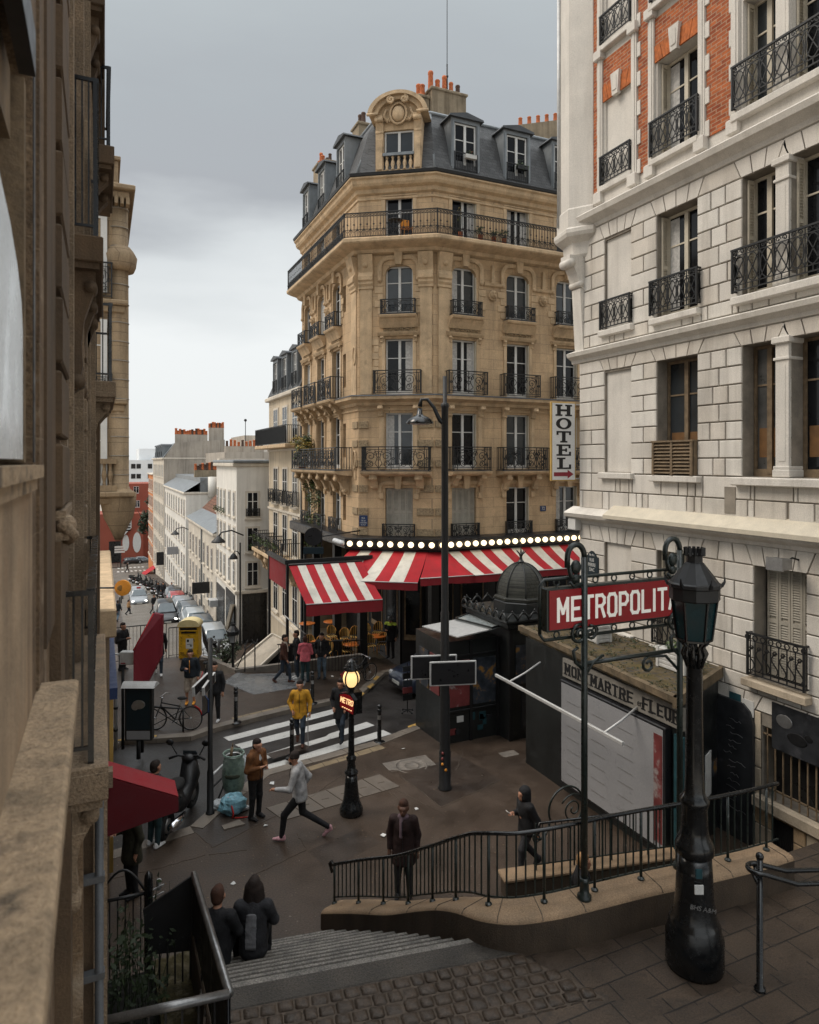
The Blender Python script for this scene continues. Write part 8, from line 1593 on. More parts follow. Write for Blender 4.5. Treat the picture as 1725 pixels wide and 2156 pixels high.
# ---------------------------------------------------------------- vehicles
def make_car(paint, lit=False, h=1.46, Ln=4.1):
    t = thing('parked_car', None, None, local=True); mb = MB(); k = Ln/4.1
    St = [(2.05,.60,.34,.58),(1.95,.76,.24,.72),(1.60,.85,.20,.82),(1.0,.87,.19,.92),(.75,.87,.19,.96),(-1.3,.87,.19,.98),(-1.75,.86,.22,.98),(-1.97,.80,.26,.92),(-2.05,.70,.36,.72)]
    ring = lambda w, z0, z1: [(-w*.92,z0),(-w,z0+.1),(-w*1.02,(z0+z1)/2),(-w*.96,z1-.05),(-w*.82,z1),(w*.82,z1),(w*.96,z1-.05),(w*1.02,(z0+z1)/2),(w,z0+.1),(w*.92,z0)]
    vs = []
    for x, w, z0, z1 in St: vs += [(x*k,y,z) for y, z in ring(w,z0,z1)]
    n = 10; fs = [(i*n+j,(i+1)*n+j,(i+1)*n+(j+1) % n,i*n+(j+1) % n) for i in range(len(St)-1) for j in range(n)]+[tuple(range(n)),tuple(range(len(vs)-n,len(vs)))[::-1]]
    mb.add(vs, fs, True)
    C = [(.95,.70,.93,.95),(.28,.58,1.0,h-.05),(.05,.56,1.0,h),(-.9,.56,1.0,h),(-1.35,.57,1.0,h-.06),(-1.85,.70,.95,1.0)]; vs = []
    for x, w, zb, zt in C: vs += [(x*k,-.80,zb),(x*k,-w,zt),(x*k,w,zt),(x*k,.80,zb)]
    mb.add(vs, [(i*4+j,(i+1)*4+j,(i+1)*4+j+1,i*4+j+1) for i in range(5) for j in range(3)]+[(0,1,2,3),(23,22,21,20)], True); mb.build('body','car_'+paint,t)
    P = [Vector(p) for p in vs]; g = MB()
    def pane(a, b, c, d, o): cc = (a+b+c+d)/4; g.add([tuple(cc+(p-cc)*.88+Vector(o)) for p in (a,b,c,d)], [(0,1,2,3)])
    pane(P[0],P[1]*.5+P[5]*.5 if 0 else P[5],P[6],P[3],(.03,0,.035)); g.build('windscreen','car_glass',t); g = MB(); pane(P[17],P[21],P[22],P[18],(-.03,0,.03)); g.build('rear_window','car_glass',t)
    for s in (-1,1):
        g = MB()
        for xa, xb in ((.62,-.28),(-.36,-1.3)): g.add([(xa*k,s*.812,1.02),((xa-.45)*k if xa > 0 else xa*k,s*.625,h-.09),(xb*k,s*.625,h-.09),(xb*k-(.12 if xa < 0 else 0),s*.812,1.02)], [(0,1,2,3)])
        g.build('side_window','car_glass',t); g = MB(); g.ball((.68*k,s*.98,1.0), .1, 8, 6, (.6,1,.7)); g.build('mirror','car_'+paint,t)
        g = MB(); g.ball((1.93*k,s*.60,.64), .15, 10, 7, (.5,1.1,.75)); g.build('headlight','headlight' if lit else 'lens',t); g = MB(); g.ball((-1.98*k,s*.66,.82), .12, 8, 6, (.4,.8,1.2)); g.build('tail_light','tail_light',t)
        for x in (1.28,-1.25):
            g = MB(); g.tube([(x*k,s*.66,.31),(x*k,s*.885,.31)], .31, 18); w = g.build('wheel','rubber',t); g = MB(); g.tube([(x*k,s*.886,.31),(x*k,s*.90,.31)], .20, 12); g.build('rim','steel',w)
    g = MB(); g.box(2.0*k,2.055*k,-.5,.5,.36,.46); g.build('grille','black_plastic',t); g = MB(); g.box(2.04*k,2.07*k,-.26,.26,.42,.53) ; g.box(-2.07*k,-2.04*k,-.26,.26,.50,.61); g.build('number_plate','number_plate',t)
    return t
CARS = {k: None for k in CARC}
def car(px, py, paint, label, rz, lit=False, h=1.46, name='parked_car', z=None, group='cars parked along the street', Ln=4.1, P=None):
    p = P or sp(px, py); key = (paint, lit, h)
    if CARS.get(key) is None: t = CARS[key] = make_car(paint, lit, h, Ln)
    else: t = copy_tree(CARS[key])
    t.name = name; t.location = p; t.rotation_euler = (0,R(5.1) if z is None else 0,R(rz)); tag(t, label, 'car', group); return t
taxi = car(292,1268,'silver','silver taxi with lit headlights and glowing roof lamp driving up the street',-90,True,1.50,'taxi',group='cars on the sloping street')
g = MB(); g.box(-.15,.05,-.2,.2,1.5,1.64); g.build('roof_sign','tail_light',taxi)
car(349,1306,'black','black boxy car with lit headlights driving up beside the parked row',-90,True,1.62,'driving_car',group='cars on the sloping street')
for px, py, c, l in [(368,1268,'black','black parked car with its windscreen showing, farthest in the parked row'),(374,1281,'red','red parked car near the far end of the parked row'),(386,1294,'silver','silver grey parked car behind the black moving car'),(399,1308,'grey','dark grey parked car, middle of the row'),(412,1325,'white','pale parked car just beyond the yellow letter box'),(452,1368,'white','white parked car nearest the square, beyond the dark sign post'),(428,1345,'grey','grey parked car hidden behind the yellow letter box')]: car(px, py, c, l, -90)
car(0,0,'black','very dark car at the far crossing before the red building',10,P=Vector((6.4,163,SZ(0,163)+.02)),z=0); car(0,0,'grey','second dark car close behind another at the far crossing',10,P=Vector((8.6,165,SZ(0,165)+.02)),z=0)
p = gp(902,1412); car(0,0,'blue','dark blue car nosing out behind the newspaper kiosk',184,False,P=Vector((11.65,22.6,gz(11.65,22.6)-.12)),z=0,group='cars by the kiosk')
def ringpts(c, r, ax='y', n=20): return [(c[0]+r*math.cos(2*PI*k/n),c[1],c[2]+r*math.sin(2*PI*k/n)) for k in range(n)]
def make_scooter(body='black_plastic', big=1.0):
    t = thing('motor_scooter', None, None, local=True); W = lambda nm, m, f: (lambda mb: (f(mb), mb.build(nm, m, t))[1])(MB())
    for x in (.62,-.60):
        w = W('wheel','rubber', lambda mb: mb.tube(ringpts((x,0,.27),.215), .065, 8, True)); mb = MB(); mb.tube([(x,-.04,.27),(x,.04,.27)], .13, 12); mb.build('rim','steel',w)
    def bodyf(mb):
        sec = [(.72,.10,.50,.66),(.55,.20,.42,.98),(.42,.17,.40,1.02),(.30,.16,.28,.62),(.0,.17,.26,.42),(-.16,.19,.30,.72),(-.45,.19,.42,.80),(-.75,.14,.58,.82),(-.92,.06,.66,.78)]; vs = []
        for x, w, z0, z1 in sec: vs += [(x,-w*.6,z0),(x,-w,(z0+z1)/2),(x,-w*.7,z1),(x,w*.7,z1),(x,w,(z0+z1)/2),(x,w*.6,z0)]
        mb.add(vs, [(i*6+j,(i+1)*6+j,(i+1)*6+(j+1) % 6,i*6+(j+1) % 6) for i in range(8) for j in range(6)]+[tuple(range(6)),tuple(range(48,54))[::-1]], True); mb.ball((.62,0,.50), .2, 10, 6, (1.3,.55,.5))
    W('body', body, bodyf); W('seat','rubber', lambda mb: (mb.ball((-.25,0,.84), .2, 12, 8, (1.5,.9,.42)), mb.ball((-.66,0,.90), .17, 12, 8, (1.5,.9,.5))))
    W('fork','steel', lambda mb: mb.tube([(.62,0,.3),(.48,0,.95)], .035, 6)); W('handlebar','black_plastic', lambda mb: mb.ball((.50,0,1.03), .13, 10, 7, (1,1.2,.7)).tube([(.36,-.36,1.06),(.44,-.2,1.10),(.47,0,1.06),(.44,.2,1.10),(.36,.36,1.06)], .024, 6)); W('windshield','car_glass', lambda mb: (mb.add([(.60,-.18,.96),(.60,.18,.96),(.50,.13,1.17),(.50,-.13,1.17)], [(0,1,2,3)])))
    for s in (-1,1): W('mirror','black_plastic', lambda mb: (mb.tube([(.44,.22*s,1.1),(.42,.34*s,1.32)], .012, 5), mb.ball((.41,.36*s,1.36), .075, 8, 6, (.4,1.1,.8))))
    W('headlight','lens', lambda mb: mb.ball((.70,0,.80), .09, 8, 6, (.5,1.3,.8))); W('exhaust','chrome', lambda mb: mb.tube([(-.25,-.2,.32),(-.55,-.24,.36),(-.95,-.24,.42)], [.04,.075,.075], 12)); W('tail_light','tail_light', lambda mb: mb.ball((-.90,0,.74), .06, 8, 5, (.5,1.4,.7)))
    return t
s1 = make_scooter(); s2 = None
c = gp(382,1742); s1.location = (c.x,c.y+.4,c.z-.10); s1.scale = (1.15,1.15,1.15); s1.rotation_euler = (0,0,R(62)); tag(s1, 'big black scooter with chrome exhaust parked at the kerb beside the red awning', 'scooter', 'scooters on the streets')
for i in range(15):
    t = i/14; px = 283+t*112+random.uniform(-3,3); py = 1224+t*54+random.uniform(-2,4); c = sp(px, py)
    if i in (0,7): s2 = make_scooter('car_silver' if i else 'black_plastic'); q = s2
    else: q = copy_tree(s2)
    q.location = c; q.rotation_euler = (0,0,R(20+random.uniform(-14,14))); tag(q, 'dark scooter in the long tight row parked down the right of the street', 'scooter', 'scooters parked in a row down the street')
q = copy_tree(s1); q.scale = (1,1,1); c = sp(455,1384); q.location = c; q.rotation_euler = (0,0,R(-70)); tag(q, 'black scooter parked below the square in front of the white car', 'scooter', 'scooters on the streets')
def make_bike():
    t = thing('bicycle', None, None, local=True); T = lambda nm, m, *tb: (lambda mb: ([mb.tube(a, r, 6, cl) for a, r, cl in tb], mb.build(nm, m, t))[1])(MB())
    for x in (.52,-.52):
        w = T('wheel','rubber', (ringpts((x,0,.34),.33,n=28),.018,True)); mb = MB(); mb.tube(ringpts((x,0,.34),.305,n=28), .008, 4, True)
        for k in range(14): a = 2*PI*k/14; mb.tube([(x,.02*(-1)**k,.34),(x+.30*math.cos(a),0,.34+.30*math.sin(a))], .0025, 3)
        mb.tube([(x,-.05,.34),(x,.05,.34)], .025, 6); mb.build('spokes','steel',w)
    B_, S_, H_ = (-.06,0,.30), (-.22,0,.82), (.36,0,.86)
    T('frame','rubber', ([B_,(-.18,0,.68)],.018,False), ([(-.18,0,.68),(.36,0,.78)],.018,False), ([B_,(.37,0,.70)],.02,False), ([B_,(-.52,0,.34)],.012,False), ([(-.19,0,.70),(-.52,0,.34)],.010,False)); T('fork','rubber', ([(.33,0,.92),(.37,0,.70),(.52,0,.34)],.015,False)); T('seat_post','cream_paint', ([(-.18,0,.66),(-.235,0,.88)],.014,False)); T('handlebar','chrome', ([(.20,-.26,.98),(.32,-.22,1.0),(.33,0,.97),(.32,.22,1.0),(.20,.26,.98)],.013,False), ([(.33,0,.9),(.33,0,.98)],.014,False))
    mb = MB(); mb.ball((-.26,0,.91), .13, 10, 6, (1.2,.7,.35)); mb.build('saddle','rubber',t); mb = MB(); mb.tube(ringpts((-.06,-.04,.30),.09,n=16), .01, 4, True); mb.tube([(-.06,-.06,.30),(.05,-.08,.18)], .012, 5); mb.tube([(-.06,.06,.30),(-.17,.08,.42)], .012, 5); mb.build('crank','steel',t); mb = MB(); mb.tube([(-.62+.0,0,.70),(-.75,0,.62),(-.86,0,.44)], .02, 4); mb.ball((-.88,0,.55), .04, 8, 6); mb.build('rear_reflector','tail_light',t)
    return t
b = make_bike(); c = gp(364,1537); b.location = c; b.rotation_euler = (R(4),0,R(155)); tag(b, 'dark bicycle with upright handlebar leaning on a low rack beside the poster case', 'bicycle', 'parked bicycles')
for px, py, rz, l in ((756,1440,20,'bicycle locked to the crossed rack behind the glowing lamp'),(432,1445,70,'bicycle with chrome handlebar standing end on between the letter box and the sign post')):
    q = copy_tree(b); q.location = gp(px, py); q.rotation_euler = (R(5),0,R(rz)); tag(q, l, 'bicycle', 'parked bicycles')
# ---------------------------------------------------------------- people: each garment and body is one smooth skin grown round a posed skeleton
def nets(prims, k, h, cut=None):
    P = np.array([p[0] for p in prims]+[p[1] for p in prims], float); rr = max(max(p[2],p[3]) for p in prims); lo = P.min(0)-rr-2.5*h; hi = P.max(0)+rr+2.5*h
    n = np.maximum(4, np.ceil((hi-lo)/h).astype(int)); ax = [lo[i]+h*np.arange(n[i]) for i in range(3)]; G = np.stack(np.meshgrid(*ax, indexing='ij'), -1); D = None
    for p in prims:
        a, b, ra, rb = np.array(p[0],float), np.array(p[1],float), p[2], p[3]; sc = np.array(p[4]) if len(p) > 4 else np.ones(3)
        ab = (b-a)/sc; q = (G-a)/sc; t = np.clip((q@ab)/max(1e-9, ab@ab), 0, 1); d = np.linalg.norm(q-t[...,None]*ab, axis=-1)-(ra+(rb-ra)*t)
        d = d*min(sc)
        if D is None: D = d
        else: hh = np.clip(.5+.5*(D-d)/k, 0, 1); D = D*(1-hh)+d*hh-k*hh*(1-hh)
    for (o, nn) in cut or (): D = np.maximum(D, (G-np.array(o))@np.array(nn))
    s = D < 0; nx, ny, nz = np.array(D.shape)-1; c = [(i,j,l) for i in (0,1) for j in (0,1) for l in (0,1)]; sl = lambda A, o: A[o[0]:o[0]+nx, o[1]:o[1]+ny, o[2]:o[2]+nz]
    acc = np.zeros((nx,ny,nz,3)); cnt = np.zeros((nx,ny,nz))
    for o in c:
        for axi in range(3):
            if o[axi]: continue
            o2 = list(o); o2[axi] = 1; da, db = sl(D,o), sl(D,o2); m = (da < 0) != (db < 0); t = np.where(m, da/np.where(m, da-db, 1), 0)
            for q in range(3): acc[...,q] += np.where(m, o[q]+(t if q == axi else 0), 0)
            cnt += m
    act = cnt > 0; idx = -np.ones((nx,ny,nz), int); idx[act] = np.arange(act.sum()); V = (acc[act]/cnt[act][:,None]+np.argwhere(act))*h+lo; F = []
    for axi in range(3):
        u, w = [(1,2),(2,0),(0,1)][axi]; a = np.moveaxis(s, axi, 0)[:-1]; b = np.moveaxis(s, axi, 0)[1:]; m = np.moveaxis(a != b, 0, axi)
        for e in np.argwhere(m):
            if e[u] == 0 or e[w] == 0 or any(e[i] >= (nx,ny,nz)[i] for i in range(3)): continue
            q = []
            for du, dw in ((0,0),(1,0),(1,1),(0,1)): f = e.copy(); f[u] -= du; f[w] -= dw; q.append(idx[tuple(f)])
            if min(q) < 0: continue
            F.append(q if s[tuple(e)] else q[::-1])
    return V.tolist(), F
def person(px, py, face, label, top='black', legs='charcoal', shoe='black', H=1.74, pose='stand', hair='hair', long=False, hem=.86, bare=False, hood=False, short=False, skin='skin', h=.020, loc=None, cap=None, extra=None, arms=None, lean=0., P=None, group=None, step=.0, cat='person'):
    g = loc if loc is not None else gp(px, py); a = R(face); f = Vector((-ST,-CT,0))*math.cos(a)+Vector((CT,-ST,0))*math.sin(a); rz = math.atan2(f.y,f.x)-PI/2
    t = thing('person', label, cat, tuple(g), group, rz, True); k = H/1.74; V = lambda *p: np.array(p, float)
    J = dict(pel=V(0,0,.93), che=V(0,.02+lean*.5,1.28), nec=V(0,.02+lean*.8,1.46), hed=V(0,.05+lean,1.60))
    for s, c in ((-1,'l'),(1,'r')): J.update({'hip'+c:V(.09*s,0,.90),'kne'+c:V(.10*s,.02,.49),'ank'+c:V(.11*s,-.01,.09),'sho'+c:V(.185*s,.01+lean*.7,1.40),'elb'+c:V(.25*s,-.03,1.12),'wri'+c:V(.25*s,.05,.88)})
    if pose in ('walk','stride'):
        m = 1 if pose == 'walk' else 1.75; J['knel'] = V(-.09,.17*m,.52); J['ankl'] = V(-.09,.20*m,.10); J['kner'] = V(.09,-.02*m,.50); J['ankr'] = V(.09,-.32*m,.16+.05*(m-1)); J['wril'] = V(-.25,-.10,.88); J['wrir'] = V(.25,.2,.90); J['elbr'] = V(.25,.04,1.12); J['elbl'] = V(-.25,-.1,1.13)
    if pose == 'sit':
        for s, c in ((-1,'l'),(1,'r')): J['kne'+c] = V(.12*s,.42,.98); J['ank'+c] = V(.12*s,.50,.54); J['elb'+c] = V(.26*s,.08,1.16); J['wri'+c] = V(.12*s,.28,1.05)
        J['hed'] = V(0,.08,1.60)
    for n_, v in (P or {}).items(): J[n_] = V(*v)
    if arms in ('phone','both'):
        J['elbr'] = V(.25,.02,1.12); J['wrir'] = V(.10,.27,1.20)
        if arms == 'both': J['elbl'] = V(-.25,.02,1.12); J['wril'] = V(-.06,.27,1.18)
    if arms == 'pocket': J['elbl'] = V(-.28,-.07,1.12); J['wril'] = V(-.19,.10,.95); J['elbr'] = V(.28,-.07,1.12); J['wrir'] = V(.19,.10,.95)
    J = {n_: v*k for n_, v in J.items()}
    def out(name, prims, kk, m, cut=None, hh=None, extra_mb=None):
        vs, fs = nets(prims, kk, hh or h, cut); mb = MB(); mb.add(vs, fs, True)
        if extra_mb: extra_mb(mb)
        return mb.build(name, m, t)
    hd = J['hed']; nk = J['nec']; fwd_ = V(0,1,0)
    # body: head with nose, brow, ears and jaw, neck, trunk, limbs, palms
    b = [(hd+V(0,-.02,.04),hd+V(0,.0,.02),.088,.082),(hd+V(0,.025,-.05),hd+V(0,.045,-.075),.058,.045),(hd+V(0,.088,.0),hd+V(0,.108,-.025),.012,.016),(hd+V(-.03,.075,.028),hd+V(.03,.075,.028),.018,.018),(hd+V(-.02,.083,-.055),hd+V(.02,.083,-.055),.011,.011),(nk+V(0,-.01,-.04),hd+V(0,-.01,-.05),.058,.052),(J['che'],nk,.12,.06),(J['pel'],J['che'],.12,.13)]
    for s, c in ((-1,'l'),(1,'r')):
        b += [(hd+V(.085*s,-.01,-.01),hd+V(.09*s,-.02,.025),.016,.018),(J['sho'+c],J['elb'+c],.05,.042),(J['elb'+c],J['wri'+c],.042,.028),(J['hip'+c],J['kne'+c],.08,.055),(J['kne'+c],J['ank'+c],.055 if bare else .05,.036),(J['che']+V(0,0,.08),J['sho'+c],.06,.05)]
    hands = []
    for s, c in ((-1,'l'),(1,'r')):
        d = J['wri'+c]-J['elb'+c]; d = d/np.linalg.norm(d); b.append((J['wri'+c],J['wri'+c]+d*.075,.028,.034)); hands.append((J['wri'+c]+d*.07,d,s))
    def fingers(mb):
        for o, d, s in hands:
            side = np.cross(d, [0,0,1.]); side = side/max(1e-6,np.linalg.norm(side)) if np.linalg.norm(side) > .1 else V(1,0,0); up = np.cross(side, d)
            for i, (l, q) in enumerate(((.062,-.027),(.072,-.009),(.068,.009),(.052,.026))): p0 = o+side*q+d*.015; p1 = p0+d*l*.5-up*.006; p2 = p1+d*l*.35-up*.025; mb.tube([p0,p1,p2], [.0095,.0085,.0065], 6)
            p0 = o-d*.03-side*.03*s; mb.tube([p0,p0-side*.028*s+d*.025-up*.006,p0-side*.03*s+d*.055-up*.016], [.011,.010,.007], 6)
        for s in (-1,1): mb.k = 1; mb.ball(hd+V(.032*s,.078,.008), .011, 6, 5)
    out('body', b, .035, [skin,'black_paint'], extra_mb=fingers)
    # trousers and shoes
    lg = [(J['pel']+V(0,0,.02),J['pel']-V(0,0,.03),.135,.14,(1.15,.9,1))]
    for c in 'lr':
        e = J['ank'+c] if not short else J['kne'+c]+(J['ank'+c]-J['kne'+c])*.12; kk_ = J['kne'+c]
        lg += [(J['hip'+c],kk_,.098,.072 if not short else .085)]+([(kk_,e,.070,.052)] if not short else [(kk_,e,.085,.08)])
    out('trousers', lg, .03, 'cloth_'+legs)
    for c in 'lr':
        an = J['ank'+c]; kd = J['ank'+c]-J['kne'+c]; tilt = max(-.6, min(.9, -kd[1]/max(.1,-kd[2])*1.0)) if pose in ('walk','stride') and c == 'r' else 0; tv = V(0,math.cos(tilt),-math.sin(tilt)); out('shoe', [(an+V(0,-.04,-.045),an+tv*.06+V(0,0,-.045),.045,.042),(an+tv*.06+V(0,0,-.05),an+tv*.165+V(0,0,-.055),.042,.032,(1.1,1,.8)),(an+V(0,-.03,0),an+V(0,-.03,-.04),.045,.045)], .02, 'cloth_'+shoe, hh=max(.014,h*.7))
    # jacket
    z = hem*k; jk = [(J['che']+V(0,0,.04),J['pel']+V(0,0,.10),.155,.15,(1.18,.85,1)),(J['shol']+V(.03,0,0),J['shor']-V(.03,0,0),.075,.075),(nk-V(0,0,.03),J['che'],.085,.14)]
    if hem < .9: jk += [(J['pel']+V(0,0,.10),V(J['pel'][0],J['pel'][1],z+.06),.155,.165+(.92-hem)*.10,(1.15,.9,1))]
    for c in 'lr': w_ = J['elb'+c]+(J['wri'+c]-J['elb'+c])*.93; jk += [(J['sho'+c],J['elb'+c],.078,.064),(J['elb'+c],w_,.062,.046)]
    m_ = MB(); cz = J['che']; m_.tube([cz+V(0,.135,.14),cz+V(0,.158,.0),J['pel']+V(0,.155,.12),V(J['pel'][0],J['pel'][1]+.155+(.92-hem)*.06,max(z,.9*k))], .007, 4); m_.build('zip','black_plastic',t) if loc is None and px else None
    if hood: jk += [(nk+V(-.07,-.07,.0),nk+V(.07,-.07,.0),.06,.06)]
    jo = out('jacket', jk, .04, 'cloth_'+top, [((0,0,z),(0,0,-1))] if pose != 'sit' else None)
    # hair or hat
    if cap == 'helmet': out('helmet', [(hd+V(0,-.02,.05),hd+V(0,.0,.03),.125,.12)], .02, 'cloth_helmet')
    elif cap == 'hood': out('hood', [(hd+V(0,-.035,.05),hd+V(0,-.04,-.05),.115,.11),(nk+V(0,-.03,0),hd+V(0,-.04,-.04),.09,.10)], .03, 'cloth_'+top)
    elif cap: out('hat', [(hd+V(0,-.015,.075),hd+V(0,-.01,.05),.098,.106)], .02, 'cloth_'+cap, [((0,0,hd[2]+.02),(0,0,-1))])
    else:
        hr_ = [(hd+V(0,-.04,.055),hd+V(0,-.05,.0),.094,.085),(hd+V(0,.015,.098),hd+V(0,-.04,.09),.062,.072)]
        if long: hr_ += [(hd+V(-.07,-.03,.02),hd+V(-.085,-.03,-.13),.06,.068),(hd+V(.07,-.03,.02),hd+V(.085,-.03,-.13),.06,.068),(hd+V(-.04,-.06,0),hd+V(-.04,-.07,-.15),.075,.07),(hd+V(.04,-.06,0),hd+V(.04,-.07,-.15),.075,.07)]
        out('hair', hr_, .03, 'cloth_'+hair, [((0,hd[1]+.068,0),(0,1,0))] if not long else None)
    if extra: extra(t, J, out, V)
    return t, J
def held(name, label, cat, t, pts, r, m, n=8):
    M = Matrix.Translation(t.location) @ Matrix.Rotation(t.rotation_euler.z, 4, 'Z'); mb = MB(M); mb.tube(pts, r, n); return tag(mb.build(name, m), label, cat)
def phone(t, J, label, c='r', d=(-.03,.10,.03), m='black_paint'):
    p = J['wri'+c]+np.array(d); M = Matrix.Translation(t.location) @ Matrix.Rotation(t.rotation_euler.z, 4, 'Z') @ Matrix.Translation(tuple(p)) @ Matrix.Rotation(R(-50), 4, 'X'); mb = MB(M); mb.bev(-.037,.037,-.006,.006,-.07,.07,.004); o = mb.build('mobile_phone', m); return tag(o, label, 'phone')
def strip(name, m, w=.012):
    def f(t, J, out, V): mb = MB(); c = J['che']; mb.tube([c+V(0,.135,.16), c+V(0,.155,.0), J['pel']+V(0,.15,.1)], w, 5); mb.build(name, m, t)
    return f
def scarf(m): return lambda t, J, out, V: out('scarf', [(J['nec']+V(-.05,.03,.0),J['nec']+V(.05,.03,.0),.055,.055),(J['nec']+V(0,-.05,.0),J['nec']+V(.0,.04,.0),.06,.06),(J['nec']+V(.03,.10,-.04),J['che']+V(.03,.15,-.12),.03,.03)], .03, 'cloth_'+m)
def collar(t, J, out, V): out('shirt', [(J['nec']+V(0,.03,-.02),J['che']+V(0,.09,.05),.055,.06)], .02, 'cloth_shirt')
t, J = person(632,1566,4,'man in a bright yellow jacket crossing with a walking cane','yellow','denim','brown_shoe',1.78,'walk',hem=.72,h=.018,P={'wril':(-.27,.12,.90),'elbl':(-.27,-.02,1.14),'wrir':(.20,.10,.95),'elbr':(.29,-.06,1.13)})
held('walking_cane','grey walking cane held by the man in the yellow jacket','cane',t,[(-.28,.17,.93),(-.24,.28,.92),(-.24,.29,.85),(-.25,.32,.02)],[.016,.016,.014,.011],'steel')
person(718,1558,-10,'person in a long black coat walking behind the glowing metro lamp','black','denim','black',1.74,'walk',hem=.62,h=.02,arms='pocket')
t, J = person(538,1722,55,'dark haired man in a brown jacket looking down at his hands beside the bin','tan','black','black',1.74,arms='both',hood=True,hem=.88,lean=.03,h=.016,extra=collar); phone(t,J,'dark phone in the hands of the man in the brown jacket')
person(632,1766,-90,'bearded man in a grey hoodie and pink shoes striding across the pavement','grey','black','pink_shoe',1.80,'stride',hood=True,hem=.80,lean=.07,h=.016,cap='hair',P={'wril':(-.16,.46,1.06),'elbl':(-.25,.16,1.10),'elbr':(.26,-.14,1.14),'wrir':(.24,-.02,.94)},extra=lambda t,J,out,V: out('beard', [(J['hed']+V(0,.05,-.07),J['hed']+V(0,.06,-.085),.055,.045)], .02, 'cloth_hair'))
person(850,1888,-6,'person in a long dark coat and patterned scarf standing behind the iron fence','maroon','charcoal','black',1.74,'stand',hem=.62,h=.016,hair='brownhair',long=False,skin='dark_skin',extra=scarf('scarf'))
q = Vector((7.35,9.0,-.62)); t, J = person(0,0,-68,'person in a dark hooded jacket with pale bag looking at a phone beyond the fence','black','charcoal','black',1.60,'walk',hem=.80,cap='hood',arms='phone',h=.016,lean=.03,loc=Vector((7.40,10.95,0)),extra=lambda t,J,out,V: out('shoulder_bag', [(J['pel']+V(.16,-.16,.16),J['pel']+V(.16,-.18,-.02),.09,.10,(.7,1,1))], .03, 'cloth_stone')); phone(t,J,'white phone held up by the person in the hooded jacket','r',(-.03,.10,.04),'white_paint')
person(0,0,80,'person with reddish hair in black going down the metro steps behind the fence post','black','black','black',1.66,'walk',hair='camel',loc=Vector((7.3,9.2,-.40)),h=.02,arms='phone')
sz = 1.30; zsit = lambda v: LZ-(v-7.62)/(11.1-7.62)*LZ
for px, u, lab, kw in ((468,1.42,'short haired man in black sitting on the steps beside a long haired person',dict(top='black',hair='brownhair',H=1.84)),(510,1.92,'person with bobbed dark hair and plaid back sitting on the steps',dict(top='charcoal',hair='hair',long=True,H=1.84,extra=lambda t,J,out,V: out('back_panel', [(J['che']+V(-.01,-.135,.06),J['pel']+V(-.01,-.15,.02),.03,.045,(2.6,.5,1))], .02, 'cloth_plaid')))):
    v = 9.5; person(0,0,178 if u < 1.7 else 184,lab,legs='black',pose='sit',hem=.8,h=.016,loc=Vector((u,v,.98-.80)),**kw)
person(452,1519,2,'young man in black with white shoes standing behind the tilted direction boards','black','black','white_shoe',1.80,arms='phone',h=.018,hem=.84)
t, J = person(401,1482,8,'man in a navy jacket, beige shorts and orange shoes holding a leaflet','navy','stone','orange_shoe',1.76,bare=True,short=True,h=.018,arms='phone',extra=strip('zip','orange_sign')); phone(t,J,'blue folded leaflet held by the man in shorts','r',(-.02,.12,-.03),'plate_blue')
person(598,1438,80,'man in a rust brown leather jacket and pale scarf standing in profile','brown','denim','brown_shoe',1.76,'walk',h=.02,extra=scarf('stone'))
person(626,1428,-70,'dark haired man in black with white shoes holding a long white pole','black','denim','white_shoe',1.80,arms='phone',h=.02)
person(643,1435,176,'person in a pink hooded raincoat seen from behind at the cafe','pink','teal','navy',1.66,hair='brownhair',long=False,hood=True,hem=.80,h=.02,arms='both')
person(678,1429,-8,'person in a black hooded top and blue jeans in front of the terrace chairs','black','jean','navy',1.74,hood=True,h=.02,arms='pocket',extra=strip('cord','white_paint',.008))
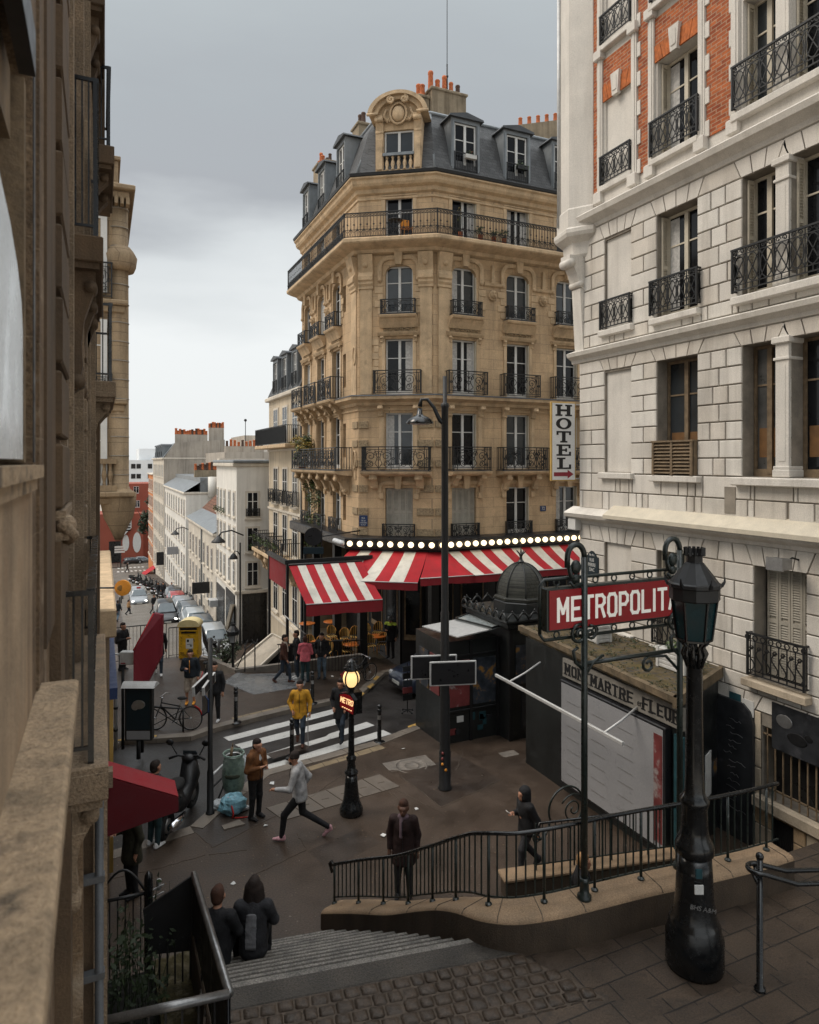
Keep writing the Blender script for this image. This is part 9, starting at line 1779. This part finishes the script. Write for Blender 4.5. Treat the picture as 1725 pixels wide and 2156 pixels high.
q = at(823,1385,z=gz(9.6,24)); person(0,0,-20,'motorcyclist in black with helmet and bright yellow shoulders by the terrace tables','black','black','black',1.80,cap='helmet',h=.02,hem=.70,loc=Vector((q.x,q.y,gz(9.6,24.3))),arms='phone',extra=lambda t,J,out,V: out('hi_vis_yoke', [(J['shol'],J['shor'],.088,.088),(J['nec']-V(0,0,.03),J['che']+V(0,.02,.09),.09,.13)], .03, 'cloth_hivis', [((0,0,J['shol'][2]-.045),(0,0,-1))]))
t, J = person(258,1411,70,'person in black with a backpack reading a phone in front of the black railing','black','black','black',1.78,arms='both',h=.02,extra=lambda t,J,out,V: out('backpack', [(J['che']+V(0,-.2,.08),J['pel']+V(0,-.2,.12),.12,.13,(1.1,.8,1))], .03, 'cloth_charcoal'))
person(334,1420,20,'person in dark clothes and white shoes mostly hidden behind the red sign','black','denim','white_shoe',1.78,'walk',h=.02,hem=.70)
t, J = person(278,1885,-40,'person in a dark coat and red hat holding a phone under the red awning','olive','black','black',1.72,arms='phone',cap='redhat',h=.018,hem=.64); phone(t,J,'white phone held by the person in the red hat','r',(-.03,.10,.03),'white_paint')
person(325,1782,150,'dark haired person in jeans and white shoes standing between the awning and the scooter','charcoal','teal','white_shoe',1.72,'stand',h=.018)
for px, py, fa, lab, kw in ((238,1314,175,'person in a dark red coat walking down the left pavement of the street',dict(top='maroon')),(248,1311,180,'person in navy walking down the left pavement beside the dark red coat',dict(top='navy',legs='jean')),(271,1296,120,'small child in a camel coat near the railing over the street',dict(top='camel',legs='navy',H=1.25)),(324,1296,60,'person in black crossing the road in front of the moving black car',dict(top='black')),(268,1207,90,'distant person in black crossing at the foot of the street',dict(top='black')),(334,1262,-30,'first of two dark figures standing by the shop fronts beyond the scooters',dict(top='black')),(344,1262,20,'second of two dark figures by the shop fronts, nearer the parked cars',dict(top='charcoal')),(362,1262,0,'seated looking dark figure by the shop fronts above the red car',dict(top='grey',legs='navy'))):
    person(0,0,fa,lab,h=.03,pose='walk',loc=sp(px,py)+Vector((0,0,.13)),**{**dict(legs='charcoal'),**kw})
# the corner block's storeys are a little lower than first set out
def settle(o):
    if o.type == 'MESH' and not o.data.get('done'):
        o.data['done'] = 1
        for v in o.data.vertices:
            if v.co.z > 7.8: v.co.z = 7.8+(v.co.z-7.8)*.974
    for k in o.children: settle(k)
settle(HB)
for o in COL.objects:
    if o.parent is None and o.get('category') in ('plant','table','chair') and o.location.z > 15: settle(o)
